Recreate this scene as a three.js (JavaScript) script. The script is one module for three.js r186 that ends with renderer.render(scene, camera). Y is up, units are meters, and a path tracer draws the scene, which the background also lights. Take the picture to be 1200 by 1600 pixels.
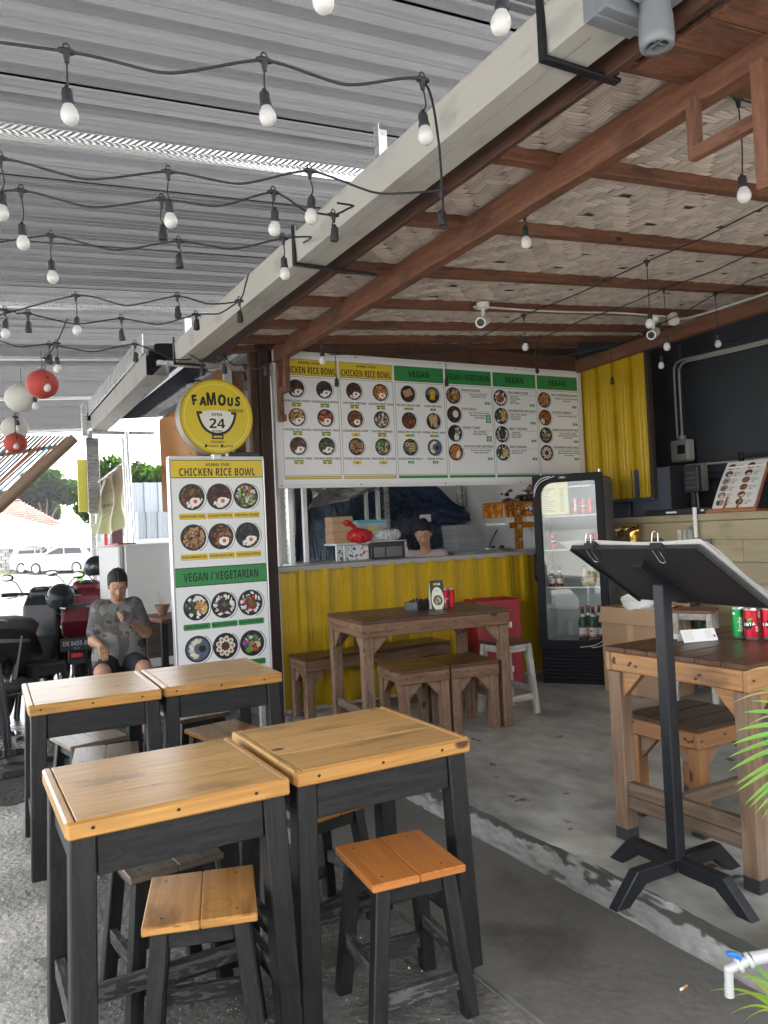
import * as THREE from 'three';
import { mergeGeometries } from 'three/addons/utils/BufferGeometryUtils.js';
import { MarchingCubes } from 'three/addons/objects/MarchingCubes.js';

// ---------- camera, sky, sun, exposure ----------
const scene = new THREE.Scene();
const camera = new THREE.PerspectiveCamera(65.66, 0.75, 0.05, 600);
camera.position.set(0, 1.48, 0);
{
  const yaw = 0.50161, pitch = 0.02324, roll = -0.04642;
  const f = new THREE.Vector3(Math.sin(yaw) * Math.cos(pitch), Math.sin(pitch), -Math.cos(yaw) * Math.cos(pitch));
  const r0 = new THREE.Vector3(Math.cos(yaw), 0, Math.sin(yaw)), u0 = new THREE.Vector3().crossVectors(r0, f);
  const r = r0.clone().multiplyScalar(Math.cos(roll)).addScaledVector(u0, Math.sin(roll));
  const u = u0.clone().multiplyScalar(Math.cos(roll)).addScaledVector(r0, -Math.sin(roll));
  camera.quaternion.setFromRotationMatrix(new THREE.Matrix4().makeBasis(r, u, f.clone().negate()));
}
scene.add(camera);
const SUN = new THREE.Vector3(0.34, 0.86, -0.38).normalize();
{
  const w = 512, h = 256, d = new Float32Array(w * h * 4);
  for (let j = 0; j < h; j++) for (let i = 0; i < w; i++) {
    const el = (j + 0.5) / h * Math.PI - Math.PI / 2, az = (i + 0.5) / w * Math.PI * 2;
    const s = Math.max(0, Math.sin(el));
    let c = [0.62 + 0.55 * Math.pow(1 - s, 2), 0.80 + 0.40 * Math.pow(1 - s, 2), 1.05 + 0.18 * Math.pow(1 - s, 2)];
    let n = 0;
    for (let k = 1; k <= 5; k++) n += Math.sin(az * k * 2 + k * 1.7 + Math.sin(el * k * 5 + k)) * Math.cos(el * k * 4.3 + k * 0.6) / k;
    const cl = Math.min(1, Math.max(0, 0.62 + n * 0.35));
    const k = 0.35 + 0.6 * cl; c = c.map((v, q) => v * (1 - k) + [1.28, 1.3, 1.33][q] * k);
    if (el < 0) c = [0.35, 0.34, 0.32];
    const o = (j * w + i) * 4; d[o] = c[0]; d[o + 1] = c[1]; d[o + 2] = c[2]; d[o + 3] = 1;
  }
  const sky = new THREE.DataTexture(d, w, h, THREE.RGBAFormat, THREE.FloatType);
  sky.mapping = THREE.EquirectangularReflectionMapping; sky.magFilter = THREE.LinearFilter; sky.needsUpdate = true;
  scene.background = sky; scene.environment = sky;
}
const sun = new THREE.DirectionalLight(new THREE.Color(1, 0.95, 0.88), 3.4);
sun.position.copy(SUN).multiplyScalar(60); sun.target.position.set(0, 0, -8); scene.add(sun, sun.target);
sun.castShadow = true; sun.shadow.mapSize.set(4096, 4096);
Object.assign(sun.shadow.camera, { left: -45, right: 45, top: 45, bottom: -45, near: 1, far: 160 });
const EXPOSURE = 4.8;
scene.fog = new THREE.FogExp2(new THREE.Color(0.95, 0.97, 1.0), 0.0006);

// ---------- helpers ----------
const mul = (s) => () => { s |= 0; s = s + 0x6D2B79F5 | 0; let t = Math.imul(s ^ s >>> 15, 1 | s); t = t + Math.imul(t ^ t >>> 7, 61 | t) ^ t; return ((t ^ t >>> 14) >>> 0) / 4294967296; };
const rnd = mul(7);
const rr = (a, b) => a + (b - a) * rnd();
const V = (x, y, z) => new THREE.Vector3(x, y, z);
const PI = Math.PI;
const clamp = (x, a = 0, b = 1) => Math.min(b, Math.max(a, x));
const sst = (a, b, x) => { x = clamp((x - a) / (b - a)); return x * x * (3 - 2 * x); };
const lerp = (a, b, t) => a + (b - a) * t;
const mix3 = (a, b, t) => [lerp(a[0], b[0], t), lerp(a[1], b[1], t), lerp(a[2], b[2], t)];
// periodic value noise
const hsh = (x, y, s) => { let h = Math.imul(x, 374761393) + Math.imul(y, 668265263) + Math.imul(s, 974634777) | 0; h = Math.imul(h ^ h >>> 13, 1274126177); return ((h ^ h >>> 16) >>> 0) / 4294967296; };
function pn(x, y, px, py, s) {
  const xi = Math.floor(x), yi = Math.floor(y), fx = x - xi, fy = y - yi, m = (a, b) => ((a % b) + b) % b;
  const u = fx * fx * (3 - 2 * fx), v = fy * fy * (3 - 2 * fy), x0 = m(xi, px), x1 = m(xi + 1, px), y0 = m(yi, py), y1 = m(yi + 1, py);
  return lerp(lerp(hsh(x0, y0, s), hsh(x1, y0, s), u), lerp(hsh(x0, y1, s), hsh(x1, y1, s), u), v);
}
function fbm(u, v, fx, fy, s, oct = 4) { let a = 0, t = 0, w = 1; for (let k = 0; k < oct; k++) { a += w * pn(u * fx, v * fy, fx, fy, s + k); t += w; w *= 0.55; fx *= 2; fy *= 2; } return a / t; }
function tex(w, h, fn, { lin = false, lu = 1, lv = 1 } = {}) {
  const d = new Uint8Array(w * h * 4);
  for (let j = 0; j < h; j++) for (let i = 0; i < w; i++) {
    const c = fn((i + 0.5) / w, (j + 0.5) / h), o = (j * w + i) * 4;
    for (let k = 0; k < 3; k++) d[o + k] = clamp(Array.isArray(c) ? c[k] : c) * 255;
    d[o + 3] = 255;
  }
  const t = new THREE.DataTexture(d, w, h, THREE.RGBAFormat);
  t.wrapS = t.wrapT = THREE.RepeatWrapping; t.magFilter = THREE.LinearFilter; t.minFilter = THREE.LinearMipmapLinearFilter; t.generateMipmaps = true;
  if (!lin) t.colorSpace = THREE.SRGBColorSpace;
  t.repeat.set(1 / lu, 1 / lv); t.needsUpdate = true;
  return t;
}
function cnv(w, h, draw, flip) {
  const c = document.createElement('canvas'); c.width = w; c.height = h; draw(c.getContext('2d'), w, h);
  const t = new THREE.CanvasTexture(c); t.colorSpace = THREE.SRGBColorSpace; t.anisotropy = 8; return t;
}
const mat = (o) => { const p = { ...o }; if (Array.isArray(p.color)) p.color = new THREE.Color().setRGB(...p.color); if (Array.isArray(p.emissive)) p.emissive = new THREE.Color().setRGB(...p.emissive);
  const K = ['transmission', 'clearcoat', 'sheen', 'thickness', 'ior'].some((k) => k in p); if (!('side' in p)) p.side = THREE.DoubleSide; return K ? new THREE.MeshPhysicalMaterial(p) : new THREE.MeshStandardMaterial(p); };
const tint = (m, r, g = r, b = r) => { const c = m.clone(); c.color = new THREE.Color().setRGB(m.color.r * r, m.color.g * g, m.color.b * b); return c; };
// geometry
function ni(g) { if (g.index) g = g.toNonIndexed(); for (const k of Object.keys(g.attributes)) if (!['position', 'normal', 'uv'].includes(k)) g.deleteAttribute(k); if (!g.attributes.uv) g.setAttribute('uv', new THREE.BufferAttribute(new Float32Array(g.attributes.position.count * 2), 2)); return g; }
const mg = (a) => a.length === 1 ? a[0] : mergeGeometries(a.map(ni));
function at(g, x = 0, y = 0, z = 0, ry = 0, rx = 0, rz = 0) { return g.applyMatrix4(new THREE.Matrix4().compose(V(x, y, z), new THREE.Quaternion().setFromEuler(new THREE.Euler(rx, ry, rz, 'YXZ')), V(1, 1, 1))); }
// box with chamfered edges, uv in metres with the grain along its longest side
function cb(w, h, d, c = 0.003, gr) {
  const H = [w / 2, h / 2, d / 2]; c = Math.min(c, Math.min(w, h, d) * 0.45);
  const g = gr !== undefined ? gr : (w >= h && w >= d ? 0 : h >= d ? 1 : 2), ou = rnd() * 3, ov = rnd() * 3;
  const P = [], N = [], U = [];
  const put = (pts, n, ax) => {
    const e1 = [pts[1][0] - pts[0][0], pts[1][1] - pts[0][1], pts[1][2] - pts[0][2]], e2 = [pts[2][0] - pts[0][0], pts[2][1] - pts[0][1], pts[2][2] - pts[0][2]];
    const cr = [e1[1] * e2[2] - e1[2] * e2[1], e1[2] * e2[0] - e1[0] * e2[2], e1[0] * e2[1] - e1[1] * e2[0]];
    if (cr[0] * n[0] + cr[1] * n[1] + cr[2] * n[2] < 0) pts.reverse();
    const b = [0, 1, 2].filter((k) => k !== ax), ua = b.includes(g) ? g : b[0], va = b.find((k) => k !== ua), l = Math.hypot(...n);
    for (let t = 1; t < pts.length - 1; t++) for (const q of [pts[0], pts[t], pts[t + 1]]) { P.push(...q); N.push(n[0] / l, n[1] / l, n[2] / l); U.push(q[ua] + ou, q[va] + ov + ax * 0.37); }
  };
  for (let a = 0; a < 3; a++) for (const s of [-1, 1]) {
    const b = (a + 1) % 3, e = (a + 2) % 3, n = [0, 0, 0]; n[a] = s;
    put([[-1, -1], [1, -1], [1, 1], [-1, 1]].map(([p, q]) => { const v = [0, 0, 0]; v[a] = s * H[a]; v[b] = p * (H[b] - c); v[e] = q * (H[e] - c); return v; }), n, a);
    for (const t of [-1, 1]) { // edge between faces a and b
      const n2 = [0, 0, 0]; n2[a] = s; n2[b] = t;
      const m = (A, B, E) => { const v = [0, 0, 0]; v[a] = s * (H[a] - A); v[b] = t * (H[b] - B); v[e] = E * (H[e] - c); return v; };
      put([m(0, c, -1), m(c, 0, -1), m(c, 0, 1), m(0, c, 1)], n2, a);
    }
  }
  for (const x of [-1, 1]) for (const y of [-1, 1]) for (const z of [-1, 1])
    put([[x * H[0], y * (H[1] - c), z * (H[2] - c)], [x * (H[0] - c), y * H[1], z * (H[2] - c)], [x * (H[0] - c), y * (H[1] - c), z * H[2]]], [x, y, z], 1);
  const G = new THREE.BufferGeometry();
  G.setAttribute('position', new THREE.Float32BufferAttribute(P, 3)); G.setAttribute('normal', new THREE.Float32BufferAttribute(N, 3)); G.setAttribute('uv', new THREE.Float32BufferAttribute(U, 2));
  return G;
}
const bx = (x0, x1, y0, y1, z0, z1, c = 0.003, g) => cb(x1 - x0, y1 - y0, z1 - z0, c, g).translate((x0 + x1) / 2, (y0 + y1) / 2, (z0 + z1) / 2);
const _basis = (a, b, up) => { const X = b.clone().sub(a).normalize(); let Y = up.clone().addScaledVector(X, -up.dot(X)); if (Y.lengthSq() < 1e-6) Y = V(0, 0, 1).addScaledVector(X, -X.z); Y.normalize(); return new THREE.Matrix4().makeBasis(X, Y, X.clone().cross(Y)).setPosition(a.clone().add(b).multiplyScalar(0.5)); };
// squared bar from a to b: w sideways, h upwards
const bar = (a, b, w, h, c = 0.002, up = V(0, 1, 0)) => cb(a.distanceTo(b), h, w, c, 0).applyMatrix4(_basis(a, b, up));
const rod = (a, b, r0, r1 = r0, n = 10) => ni(new THREE.CylinderGeometry(r1, r0, a.distanceTo(b), n, 1)).applyMatrix4(new THREE.Matrix4().makeRotationZ(-PI / 2)).applyMatrix4(_basis(a, b, V(0, 1, 0)));
const tube = (pts, r, seg = 40, n = 8, closed = false, ten = 0.5) => ni(new THREE.TubeGeometry(new THREE.CatmullRomCurve3(pts, closed, 'catmullrom', ten), seg, r, n, closed));
const lathe = (pts, n = 20) => ni(new THREE.LatheGeometry(pts.map(([x, y]) => new THREE.Vector2(x, y)), n));
const ball = (r, x = 0, y = 0, z = 0, sx = 1, sy = 1, sz = 1, n = 16) => ni(new THREE.SphereGeometry(r, n, Math.round(n * 0.7))).scale(sx, sy, sz).translate(x, y, z);
function ext(pts, depth, bevel = 0.004, seg = 2, smooth = false) { // outline in xy, thickness along z centred
  const s = new THREE.Shape(); if (smooth) { s.moveTo(...pts[0]); s.splineThru(pts.slice(1).map(([x, y]) => new THREE.Vector2(x, y))); } else pts.forEach(([x, y], i) => i ? s.lineTo(x, y) : s.moveTo(x, y));
  return ni(new THREE.ExtrudeGeometry(s, { depth: depth - 2 * bevel, bevelEnabled: bevel > 0, bevelSize: bevel, bevelThickness: bevel, bevelSegments: seg, curveSegments: 10 }).translate(0, 0, -depth / 2 + bevel));
}
const rrect = (w, h, r) => { const s = new THREE.Shape(), x = -w / 2, y = -h / 2; const R = Array.isArray(r) ? r : [r, r, r, r]; s.moveTo(x + R[0], y); s.lineTo(x + w - R[1], y); s.quadraticCurveTo(x + w, y, x + w, y + R[1]); s.lineTo(x + w, y + h - R[2]); s.quadraticCurveTo(x + w, y + h, x + w - R[2], y + h); s.lineTo(x + R[3], y + h); s.quadraticCurveTo(x, y + h, x, y + h - R[3]); s.lineTo(x, y + R[0]); s.quadraticCurveTo(x, y, x + R[0], y); return s; };
function sheetFn(nu, nv, f, uvf) { // surface through f(u,v) -> [x,y,z]
  const P = [], U = [], I = [];
  for (let j = 0; j <= nv; j++) for (let i = 0; i <= nu; i++) { const u = i / nu, v = j / nv; P.push(...f(u, v)); U.push(...(uvf ? uvf(u, v) : [u, v])); }
  for (let j = 0; j < nv; j++) for (let i = 0; i < nu; i++) { const a = j * (nu + 1) + i, b = a + 1, c = a + nu + 1, d = c + 1; I.push(a, b, d, a, d, c); }
  const g = new THREE.BufferGeometry(); g.setAttribute('position', new THREE.Float32BufferAttribute(P, 3)); g.setAttribute('uv', new THREE.Float32BufferAttribute(U, 2)); g.setIndex(I); g.computeVertexNormals(); return ni(g);
}
// printed face: a flat sheet w x h in xy facing +z with uv 0..1
const face = (w, h) => ni(new THREE.PlaneGeometry(w, h));
// body from a distance field
const sdCap = (p, a, b, ra, rb = ra) => { const bx_ = b[0] - a[0], by = b[1] - a[1], bz = b[2] - a[2], px = p[0] - a[0], py = p[1] - a[1], pz = p[2] - a[2]; const t = clamp((px * bx_ + py * by + pz * bz) / (bx_ * bx_ + by * by + bz * bz + 1e-9)); return Math.hypot(px - bx_ * t, py - by * t, pz - bz * t) - lerp(ra, rb, t); };
const smin = (a, b, k) => { const h = Math.max(k - Math.abs(a - b), 0) / k; return Math.min(a, b) - h * h * k * 0.25; };
const bones = (B, k = 0.03) => (p) => { let d = 1e3; for (const [a, b, ra, rb] of B) { const q = sdCap(p, a, b, ra, rb === undefined ? ra : rb); d = d > 100 ? q : smin(d, q, k); } return d; };
function mc(sdf, lo, hi, cell, uvs = 1) {
  const c = [0, 1, 2].map((k) => (lo[k] + hi[k]) / 2), half = Math.max(...[0, 1, 2].map((k) => (hi[k] - lo[k]) / 2)) * 1.08, res = Math.min(150, Math.ceil(half * 2 / cell));
  const m = new MarchingCubes(res, new THREE.MeshBasicMaterial(), false, false, 400000); m.isolation = 0; m.reset();
  const hs = res / 2; let i = 0;
  for (let z = 0; z < res; z++) for (let y = 0; y < res; y++) for (let x = 0; x < res; x++) m.field[i++] = -sdf([c[0] + (x - hs) / hs * half, c[1] + (y - hs) / hs * half, c[2] + (z - hs) / hs * half]);
  m.update();
  const n = m.count !== undefined ? m.count : m.geometry.drawRange.count, P = new Float32Array(n * 3), N = new Float32Array(n * 3), U = new Float32Array(n * 2);
  for (let k = 0; k < n; k++) {
    const p = [0, 1, 2].map((a) => m.positionArray[k * 3 + a] * half + c[a]), e = cell * 0.5, g = [0, 1, 2].map((a) => { const q = p.slice(), w = p.slice(); q[a] += e; w[a] -= e; return sdf(q) - sdf(w); }), l = Math.hypot(...g) || 1;
    for (let a = 0; a < 3; a++) { P[k * 3 + a] = p[a]; N[k * 3 + a] = g[a] / l; }
    U[k * 2] = (p[0] + p[2] * 0.6) * uvs; U[k * 2 + 1] = p[1] * uvs;
  }
  for (let k = 0; k < n; k += 3) { // outward winding
    const a = [0, 1, 2].map((q) => V(P[(k + q) * 3], P[(k + q) * 3 + 1], P[(k + q) * 3 + 2])), f = a[1].clone().sub(a[0]).cross(a[2].clone().sub(a[0]));
    if (f.dot(V(N[k * 3], N[k * 3 + 1], N[k * 3 + 2])) < 0) for (const A of [[P, 3], [N, 3], [U, 2]]) for (let q = 0; q < A[1]; q++) { const t = A[0][(k + 1) * A[1] + q]; A[0][(k + 1) * A[1] + q] = A[0][(k + 2) * A[1] + q]; A[0][(k + 2) * A[1] + q] = t; }
  }
  const G = new THREE.BufferGeometry(); G.setAttribute('position', new THREE.BufferAttribute(P, 3)); G.setAttribute('normal', new THREE.BufferAttribute(N, 3)); G.setAttribute('uv', new THREE.BufferAttribute(U, 2)); return G;
}
// scene graph
const taken = {};
const numbered = (n) => { if (!(n in taken)) { taken[n] = 0; return n; } taken[n]++; return n + '_' + String(taken[n]).padStart(3, '0'); };
function tag(o, label, category, group) { o.userData.label = label; o.userData.category = category; if (group) o.userData.group = group; return o; }
function thing(name, label, category, pos = [0, 0, 0], ry = 0, group) { const o = new THREE.Group(); o.name = numbered(name); scene.add(o); o.position.set(...pos); o.rotation.y = ry; return tag(o, label, category, group); }
function part(name, g, m, parent) { const o = new THREE.Mesh(Array.isArray(g) ? mg(g) : g, m); o.name = name; o.castShadow = o.receiveShadow = true; (parent || scene).add(o); return o; }
function solo(name, g, m, label, category, group) { const o = part(numbered(name), g, m, scene); return tag(o, label, category, group); }
function struct(name, g, m) { const o = part(numbered(name), g, m, scene); o.userData.kind = 'structure'; return o; }
function dup(o, label, pos, ry, group) { const c = o.clone(); c.name = numbered(o.name.replace(/_\d\d\d$/, '')); c.userData = { ...o.userData }; scene.add(c); if (pos) c.position.set(...pos); if (ry !== undefined) c.rotation.y = ry; if (label) c.userData.label = label; if (group) c.userData.group = group; return c; }
// ---------- materials ----------
// wood: u along the grain
function woodTex(cols, { seed = 1, lu = 1.6, lv = 0.5, streak = 1, knots = 3, wear = null, wearAmt = 0, w = 768, h = 384, dirt = 0.25, rings = 0 } = {}) {
  const R = mul(seed * 91 + 5), K = []; for (let i = 0; i < knots; i++) K.push([R(), R(), 0.008 + R() * 0.012]);
  const RG = []; for (let i = 0; i < rings; i++) RG.push([R(), R(), i % 3 ? 0.003 + R() * 0.007 : 0.034 + R() * 0.008, R()]);
  const f = (u, v) => {
    let dv = 0, kn = 0;
    for (const [kx, ky, kr] of K) { let dx = (u - kx), dy = (v - ky); dx -= Math.round(dx); dy -= Math.round(dy); dx *= lu; dy *= lv; const r = Math.hypot(dx * 0.6, dy); dv += Math.sign(dy) * 0.02 * Math.exp(-r * r / (kr * kr * 10)); kn = Math.max(kn, 1 - sst(kr * 0.5, kr * 1.1, r)); }
    const vv = v + dv, a = fbm(u, vv, 3, 10, seed, 3), b = fbm(u, vv, 6, 70, seed + 20, 3), ring = 0.5 + 0.5 * Math.sin((vv * 26 + a * 5 + fbm(u, vv, 2, 3, seed + 50, 2) * 6) * PI);
    let t = clamp(0.15 + 0.45 * a + streak * (0.28 * (b - 0.5) * 2 + 0.22 * (ring - 0.5)) );
    let c = mix3(cols[0], cols[1], t); if (cols[2]) c = mix3(c, cols[2], sst(0.56, 0.8, fbm(u, v, 4, 9, seed + 31, 4)) * 0.7);
    const d = sst(0.55, 0.85, fbm(u, v, 7, 7, seed + 77, 4)) * dirt; c = c.map((x) => x * (1 - d));
    if (wear) { const q = sst(0.52, 0.62, Math.max(fbm(u, v, 10, 30, seed + 99, 4), 0.9 * fbm(u, v, 60, 60, seed + 109, 2))) * wearAmt; c = mix3(c, wear, q); }
    if (rings) for (const [x, y, r, k] of RG) { let dx = u - x, dy = v - y; dx -= Math.round(dx); dy -= Math.round(dy); const q = Math.hypot(dx * lu, dy * lv); const e = r > 0.02 ? Math.exp(-Math.pow((q - r) / 0.0028, 2)) * (0.4 + 0.6 * pn(Math.atan2(dy, dx) * 3 + 20, k * 9, 99, 99, seed)) : 1 - sst(r * 0.6, r, q); c = mix3(c, k > 0.5 ? [c[0] * 0.72, c[1] * 0.58, c[2] * 0.42] : [Math.min(1, c[0] * 1.18), Math.min(1, c[1] * 1.18), Math.min(1, c[2] * 1.22)], e * 0.55); }
    if (kn > 0) c = mix3(c, [cols[0][0] * 0.35, cols[0][1] * 0.28, cols[0][2] * 0.25], kn * 0.85);
    return c;
  };
  return [tex(w, h, f, { lu, lv }), tex(384, 192, (u, v) => 0.5 + 0.5 * (fbm(u, v, 6, 70, seed + 20, 3) - 0.5) + 0.3 * (fbm(u, v, 12, 20, seed + 60, 3) - 0.5), { lin: true, lu, lv })];
}
const woodMat = (cols, o = {}) => { const [m, b] = woodTex(cols, o); return mat({ color: [1, 1, 1], map: m, bumpMap: b, bumpScale: o.bump || 0.0012, roughness: o.rough || 0.5, roughnessMap: null, metalness: 0 }); };
const M = {};
M.honey = woodMat([[0.70, 0.51, 0.29], [0.86, 0.69, 0.44], [0.76, 0.56, 0.32]], { seed: 3, rough: 0.30, bump: 0.0004, knots: 4, dirt: 0.24, rings: 30, w: 1024, h: 512 });
M.honeyEdge = woodMat([[0.66, 0.46, 0.22], [0.86, 0.66, 0.38]], { seed: 11, rough: 0.48, knots: 5, dirt: 0.15 });
M.orange = woodMat([[0.68, 0.40, 0.18], [0.84, 0.56, 0.29], [0.76, 0.46, 0.21]], { seed: 5, rough: 0.34, bump: 0.0004, knots: 1, dirt: 0.1 });
M.greyWood = woodMat([[0.30, 0.26, 0.22], [0.48, 0.43, 0.38]], { seed: 8, rough: 0.5, dirt: 0.3 });
M.paleWood = woodMat([[0.44, 0.38, 0.31], [0.66, 0.60, 0.52]], { seed: 9, rough: 0.28, dirt: 0.2, bump: 0.0005 });
M.black = woodMat([[0.055, 0.055, 0.058], [0.095, 0.095, 0.099]], { seed: 13, rough: 0.5, knots: 0, wear: [0.33, 0.32, 0.31], wearAmt: 0.2, streak: 0.7, bump: 0.001 });
M.blackWorn = woodMat([[0.13, 0.13, 0.13], [0.23, 0.23, 0.23]], { seed: 14, rough: 0.7, knots: 0, wear: [0.46, 0.45, 0.43], wearAmt: 0.55, streak: 0.7 });
M.brown = woodMat([[0.22, 0.145, 0.10], [0.36, 0.25, 0.17], [0.29, 0.21, 0.155]], { seed: 17, rough: 0.36, knots: 3 });
M.brownLeg = woodMat([[0.36, 0.28, 0.22], [0.54, 0.44, 0.36], [0.45, 0.40, 0.36]], { seed: 19, rough: 0.7, wear: [0.56, 0.51, 0.45], wearAmt: 0.35, bump: 0.002 });
M.pine = woodMat([[0.54, 0.38, 0.23], [0.74, 0.56, 0.36], [0.58, 0.44, 0.30]], { seed: 23, rough: 0.55, knots: 10, bump: 0.002 });
M.pineGrey = woodMat([[0.36, 0.29, 0.23], [0.55, 0.46, 0.38], [0.46, 0.42, 0.38]], { seed: 25, rough: 0.75, knots: 2, bump: 0.003 });
M.beam = woodMat([[0.36, 0.22, 0.155], [0.53, 0.345, 0.255], [0.43, 0.28, 0.20]], { seed: 29, rough: 0.65, knots: 2, wear: [0.75, 0.70, 0.64], wearAmt: 0.10, bump: 0.002 });
M.darkWood = woodMat([[0.15, 0.10, 0.08], [0.28, 0.20, 0.16]], { seed: 31, rough: 0.7, bump: 0.002 });
M.whiteWood = woodMat([[0.62, 0.61, 0.58], [0.80, 0.79, 0.76]], { seed: 33, rough: 0.6, knots: 0, wear: [0.42, 0.38, 0.33], wearAmt: 0.28, streak: 0.5 });
M.tealWood = woodMat([[0.25, 0.42, 0.42], [0.40, 0.56, 0.55]], { seed: 34, rough: 0.6, knots: 0, wear: [0.6, 0.6, 0.55], wearAmt: 0.3 });
M.cream = woodMat([[0.60, 0.55, 0.43], [0.71, 0.66, 0.54]], { seed: 35, rough: 0.45, knots: 0, streak: 0.5, dirt: 0.12 });
M.lightWood = woodMat([[0.55, 0.33, 0.18], [0.70, 0.46, 0.27]], { seed: 36, rough: 0.5, knots: 0 });
const steelRough = tex(256, 256, (u, v) => 0.45 + 0.45 * (fbm(u, v, 40, 6, 4, 3) - 0.3), { lin: true, lu: 0.5, lv: 0.5 });
M.galv = mat({ color: [0.72, 0.73, 0.74], metalness: 0.85, roughness: 0.55, roughnessMap: steelRough });
const roofCol = tex(512, 512, (u, v) => { const a = fbm(u, v, 8, 3, 61, 4), b = fbm(u, v, 60, 12, 63, 3); const k = 0.90 + 0.08 * (a - 0.5) + 0.02 * (b - 0.5); return [k, k, k * 1.01]; }, { lu: 2.2, lv: 1.4 });
M.roof = mat({ color: [0.84, 0.85, 0.86], map: roofCol, metalness: 0.55, roughness: 0.2 });
M.gutter = mat({ color: [1, 1, 1], map: tex(512, 256, (u, v) => { const d = fbm(u, v, 3, 30, 5, 4), e = sst(0.55, 0.8, fbm(u, v, 8, 4, 9, 4)); const k = 0.68 + 0.03 * (d - 0.5) - 0.07 * e; return [k, k * 0.985, k * 0.95]; }, { lu: 1.5, lv: 0.4 }), roughness: 0.5 });
M.yellow = mat({ color: [1, 1, 1], map: tex(512, 512, (u, v) => { const d = fbm(u, v, 40, 3, 8, 3), e = fbm(u, v, 5, 5, 18, 4); const k = 1 + 0.015 * (d - 0.5) - 0.06 * sst(0.5, 0.8, e); return [0.74 * k, 0.61 * k, 0.075 * k]; }, { lu: 1.2, lv: 1.2 }), roughness: 0.33, metalness: 0.1 });
M.whitePlastic = mat({ color: [0.76, 0.75, 0.71], roughness: 0.45 });
M.wire = mat({ color: [0.022, 0.024, 0.027], roughness: 0.55 });
M.bulb = mat({ color: [0.82, 0.82, 0.80], roughness: 0.22, transmission: 0.35, thickness: 0 });
M.blackMetal = mat({ color: [0.020, 0.023, 0.028], roughness: 0.42, metalness: 0.3, map: tex(256, 256, (u, v) => { const s = sst(0.72, 0.8, fbm(u, v, 20, 20, 41, 4)); return mix3([0.80, 0.80, 0.82], [2, 2, 2], s); }, { lu: 0.4, lv: 0.4 }) });
M.blackPlastic = mat({ color: [0.025, 0.026, 0.03], roughness: 0.4 });
M.dark = mat({ color: [0.045, 0.054, 0.074], roughness: 0.6 });
M.chrome = mat({ color: [0.8, 0.8, 0.8], metalness: 1, roughness: 0.2 });
M.steel = mat({ color: [0.6, 0.6, 0.6], metalness: 0.9, roughness: 0.38 });
M.paper = mat({ color: [0.82, 0.81, 0.78], roughness: 0.8 });
M.white = mat({ color: [0.78, 0.78, 0.77], roughness: 0.5 });
M.pvc = mat({ color: [0.20, 0.215, 0.235], roughness: 0.35 });
M.glass = mat({ color: [0.96, 0.98, 0.97], roughness: 0.02, transmission: 1, thickness: 0 });
M.darkGlass = mat({ color: [0.03, 0.035, 0.04], roughness: 0.06, metalness: 0.1 });
M.red = mat({ color: [0.26, 0.006, 0.018], roughness: 0.35 });
M.rubber = mat({ color: [0.02, 0.02, 0.021], roughness: 0.85 });
M.gold = mat({ color: [0.72, 0.48, 0.13], metalness: 1, roughness: 0.25 });
M.skin = mat({ color: [0.37, 0.195, 0.12], roughness: 0.55 });
M.hair = mat({ color: [0.009, 0.008, 0.008], roughness: 0.72 });
M.terrace = mat({ color: [1, 1, 1], map: tex(1024, 1024, (u, v) => {
  const wx = u + 0.03 * (fbm(u, v, 8, 8, 201, 3) - 0.5), wy = v + 0.03 * (fbm(u, v, 8, 8, 231, 3) - 0.5);
  const a = fbm(wx, wy, 9, 14, 71, 5), b = fbm(wx, wy, 30, 46, 72, 4), c = fbm(u, v, 3, 3, 73, 4), s = sst(0.77, 0.84, fbm(u, v, 22, 22, 74, 4));
  const k = 0.60 + 0.30 * (a - 0.5) + 0.16 * (b - 0.5) + 0.26 * (c - 0.5); const y = sst(0.45, 0.72, fbm(u, v, 6, 6, 76, 4)) * 0.02;
  return mix3([k + y * 0.5, k * 0.998 + y * 0.3, k * 0.968 - y * 0.5], [0.2, 0.19, 0.18], s * 0.8); }, { lu: 2.6, lv: 2.6 }),
  roughness: 0.42, bumpMap: tex(512, 512, (u, v) => fbm(u, v, 10, 24, 77, 5), { lin: true, lu: 2.6, lv: 2.6 }), bumpScale: 0.004 });
const groundTex = (base, seed, spk) => tex(1024, 1024, (u, v) => {
  const a = fbm(u, v, 4, 4, seed, 5), g = fbm(u, v, 120, 120, seed + 9, 3), st = sst(0.74, 0.8, pn(u * 210, v * 210, 210, 210, seed + 30)) * spk, dk = sst(0.52, 0.75, fbm(u, v, 7, 7, seed + 40, 5));
  let k = base * (1 + 0.35 * (a - 0.5) + 0.12 * (g - 0.5) - 0.24 * dk) + st * 0.16; return [k, k * 0.975, k * 0.93]; }, { lu: 3, lv: 3 });
M.ground = mat({ color: [1, 1, 1], map: groundTex(0.68, 90, 0.25), roughness: 0.8, bumpMap: tex(512, 512, (u, v) => fbm(u, v, 60, 60, 99, 4), { lin: true, lu: 1.2, lv: 1.2 }), bumpScale: 0.008 });
M.drain = mat({ color: [1, 1, 1], map: groundTex(0.40, 120, 0.12), roughness: 0.62, bumpMap: tex(512, 512, (u, v) => fbm(u, v, 40, 40, 129, 4), { lin: true, lu: 1, lv: 1 }), bumpScale: 0.003 });
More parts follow.
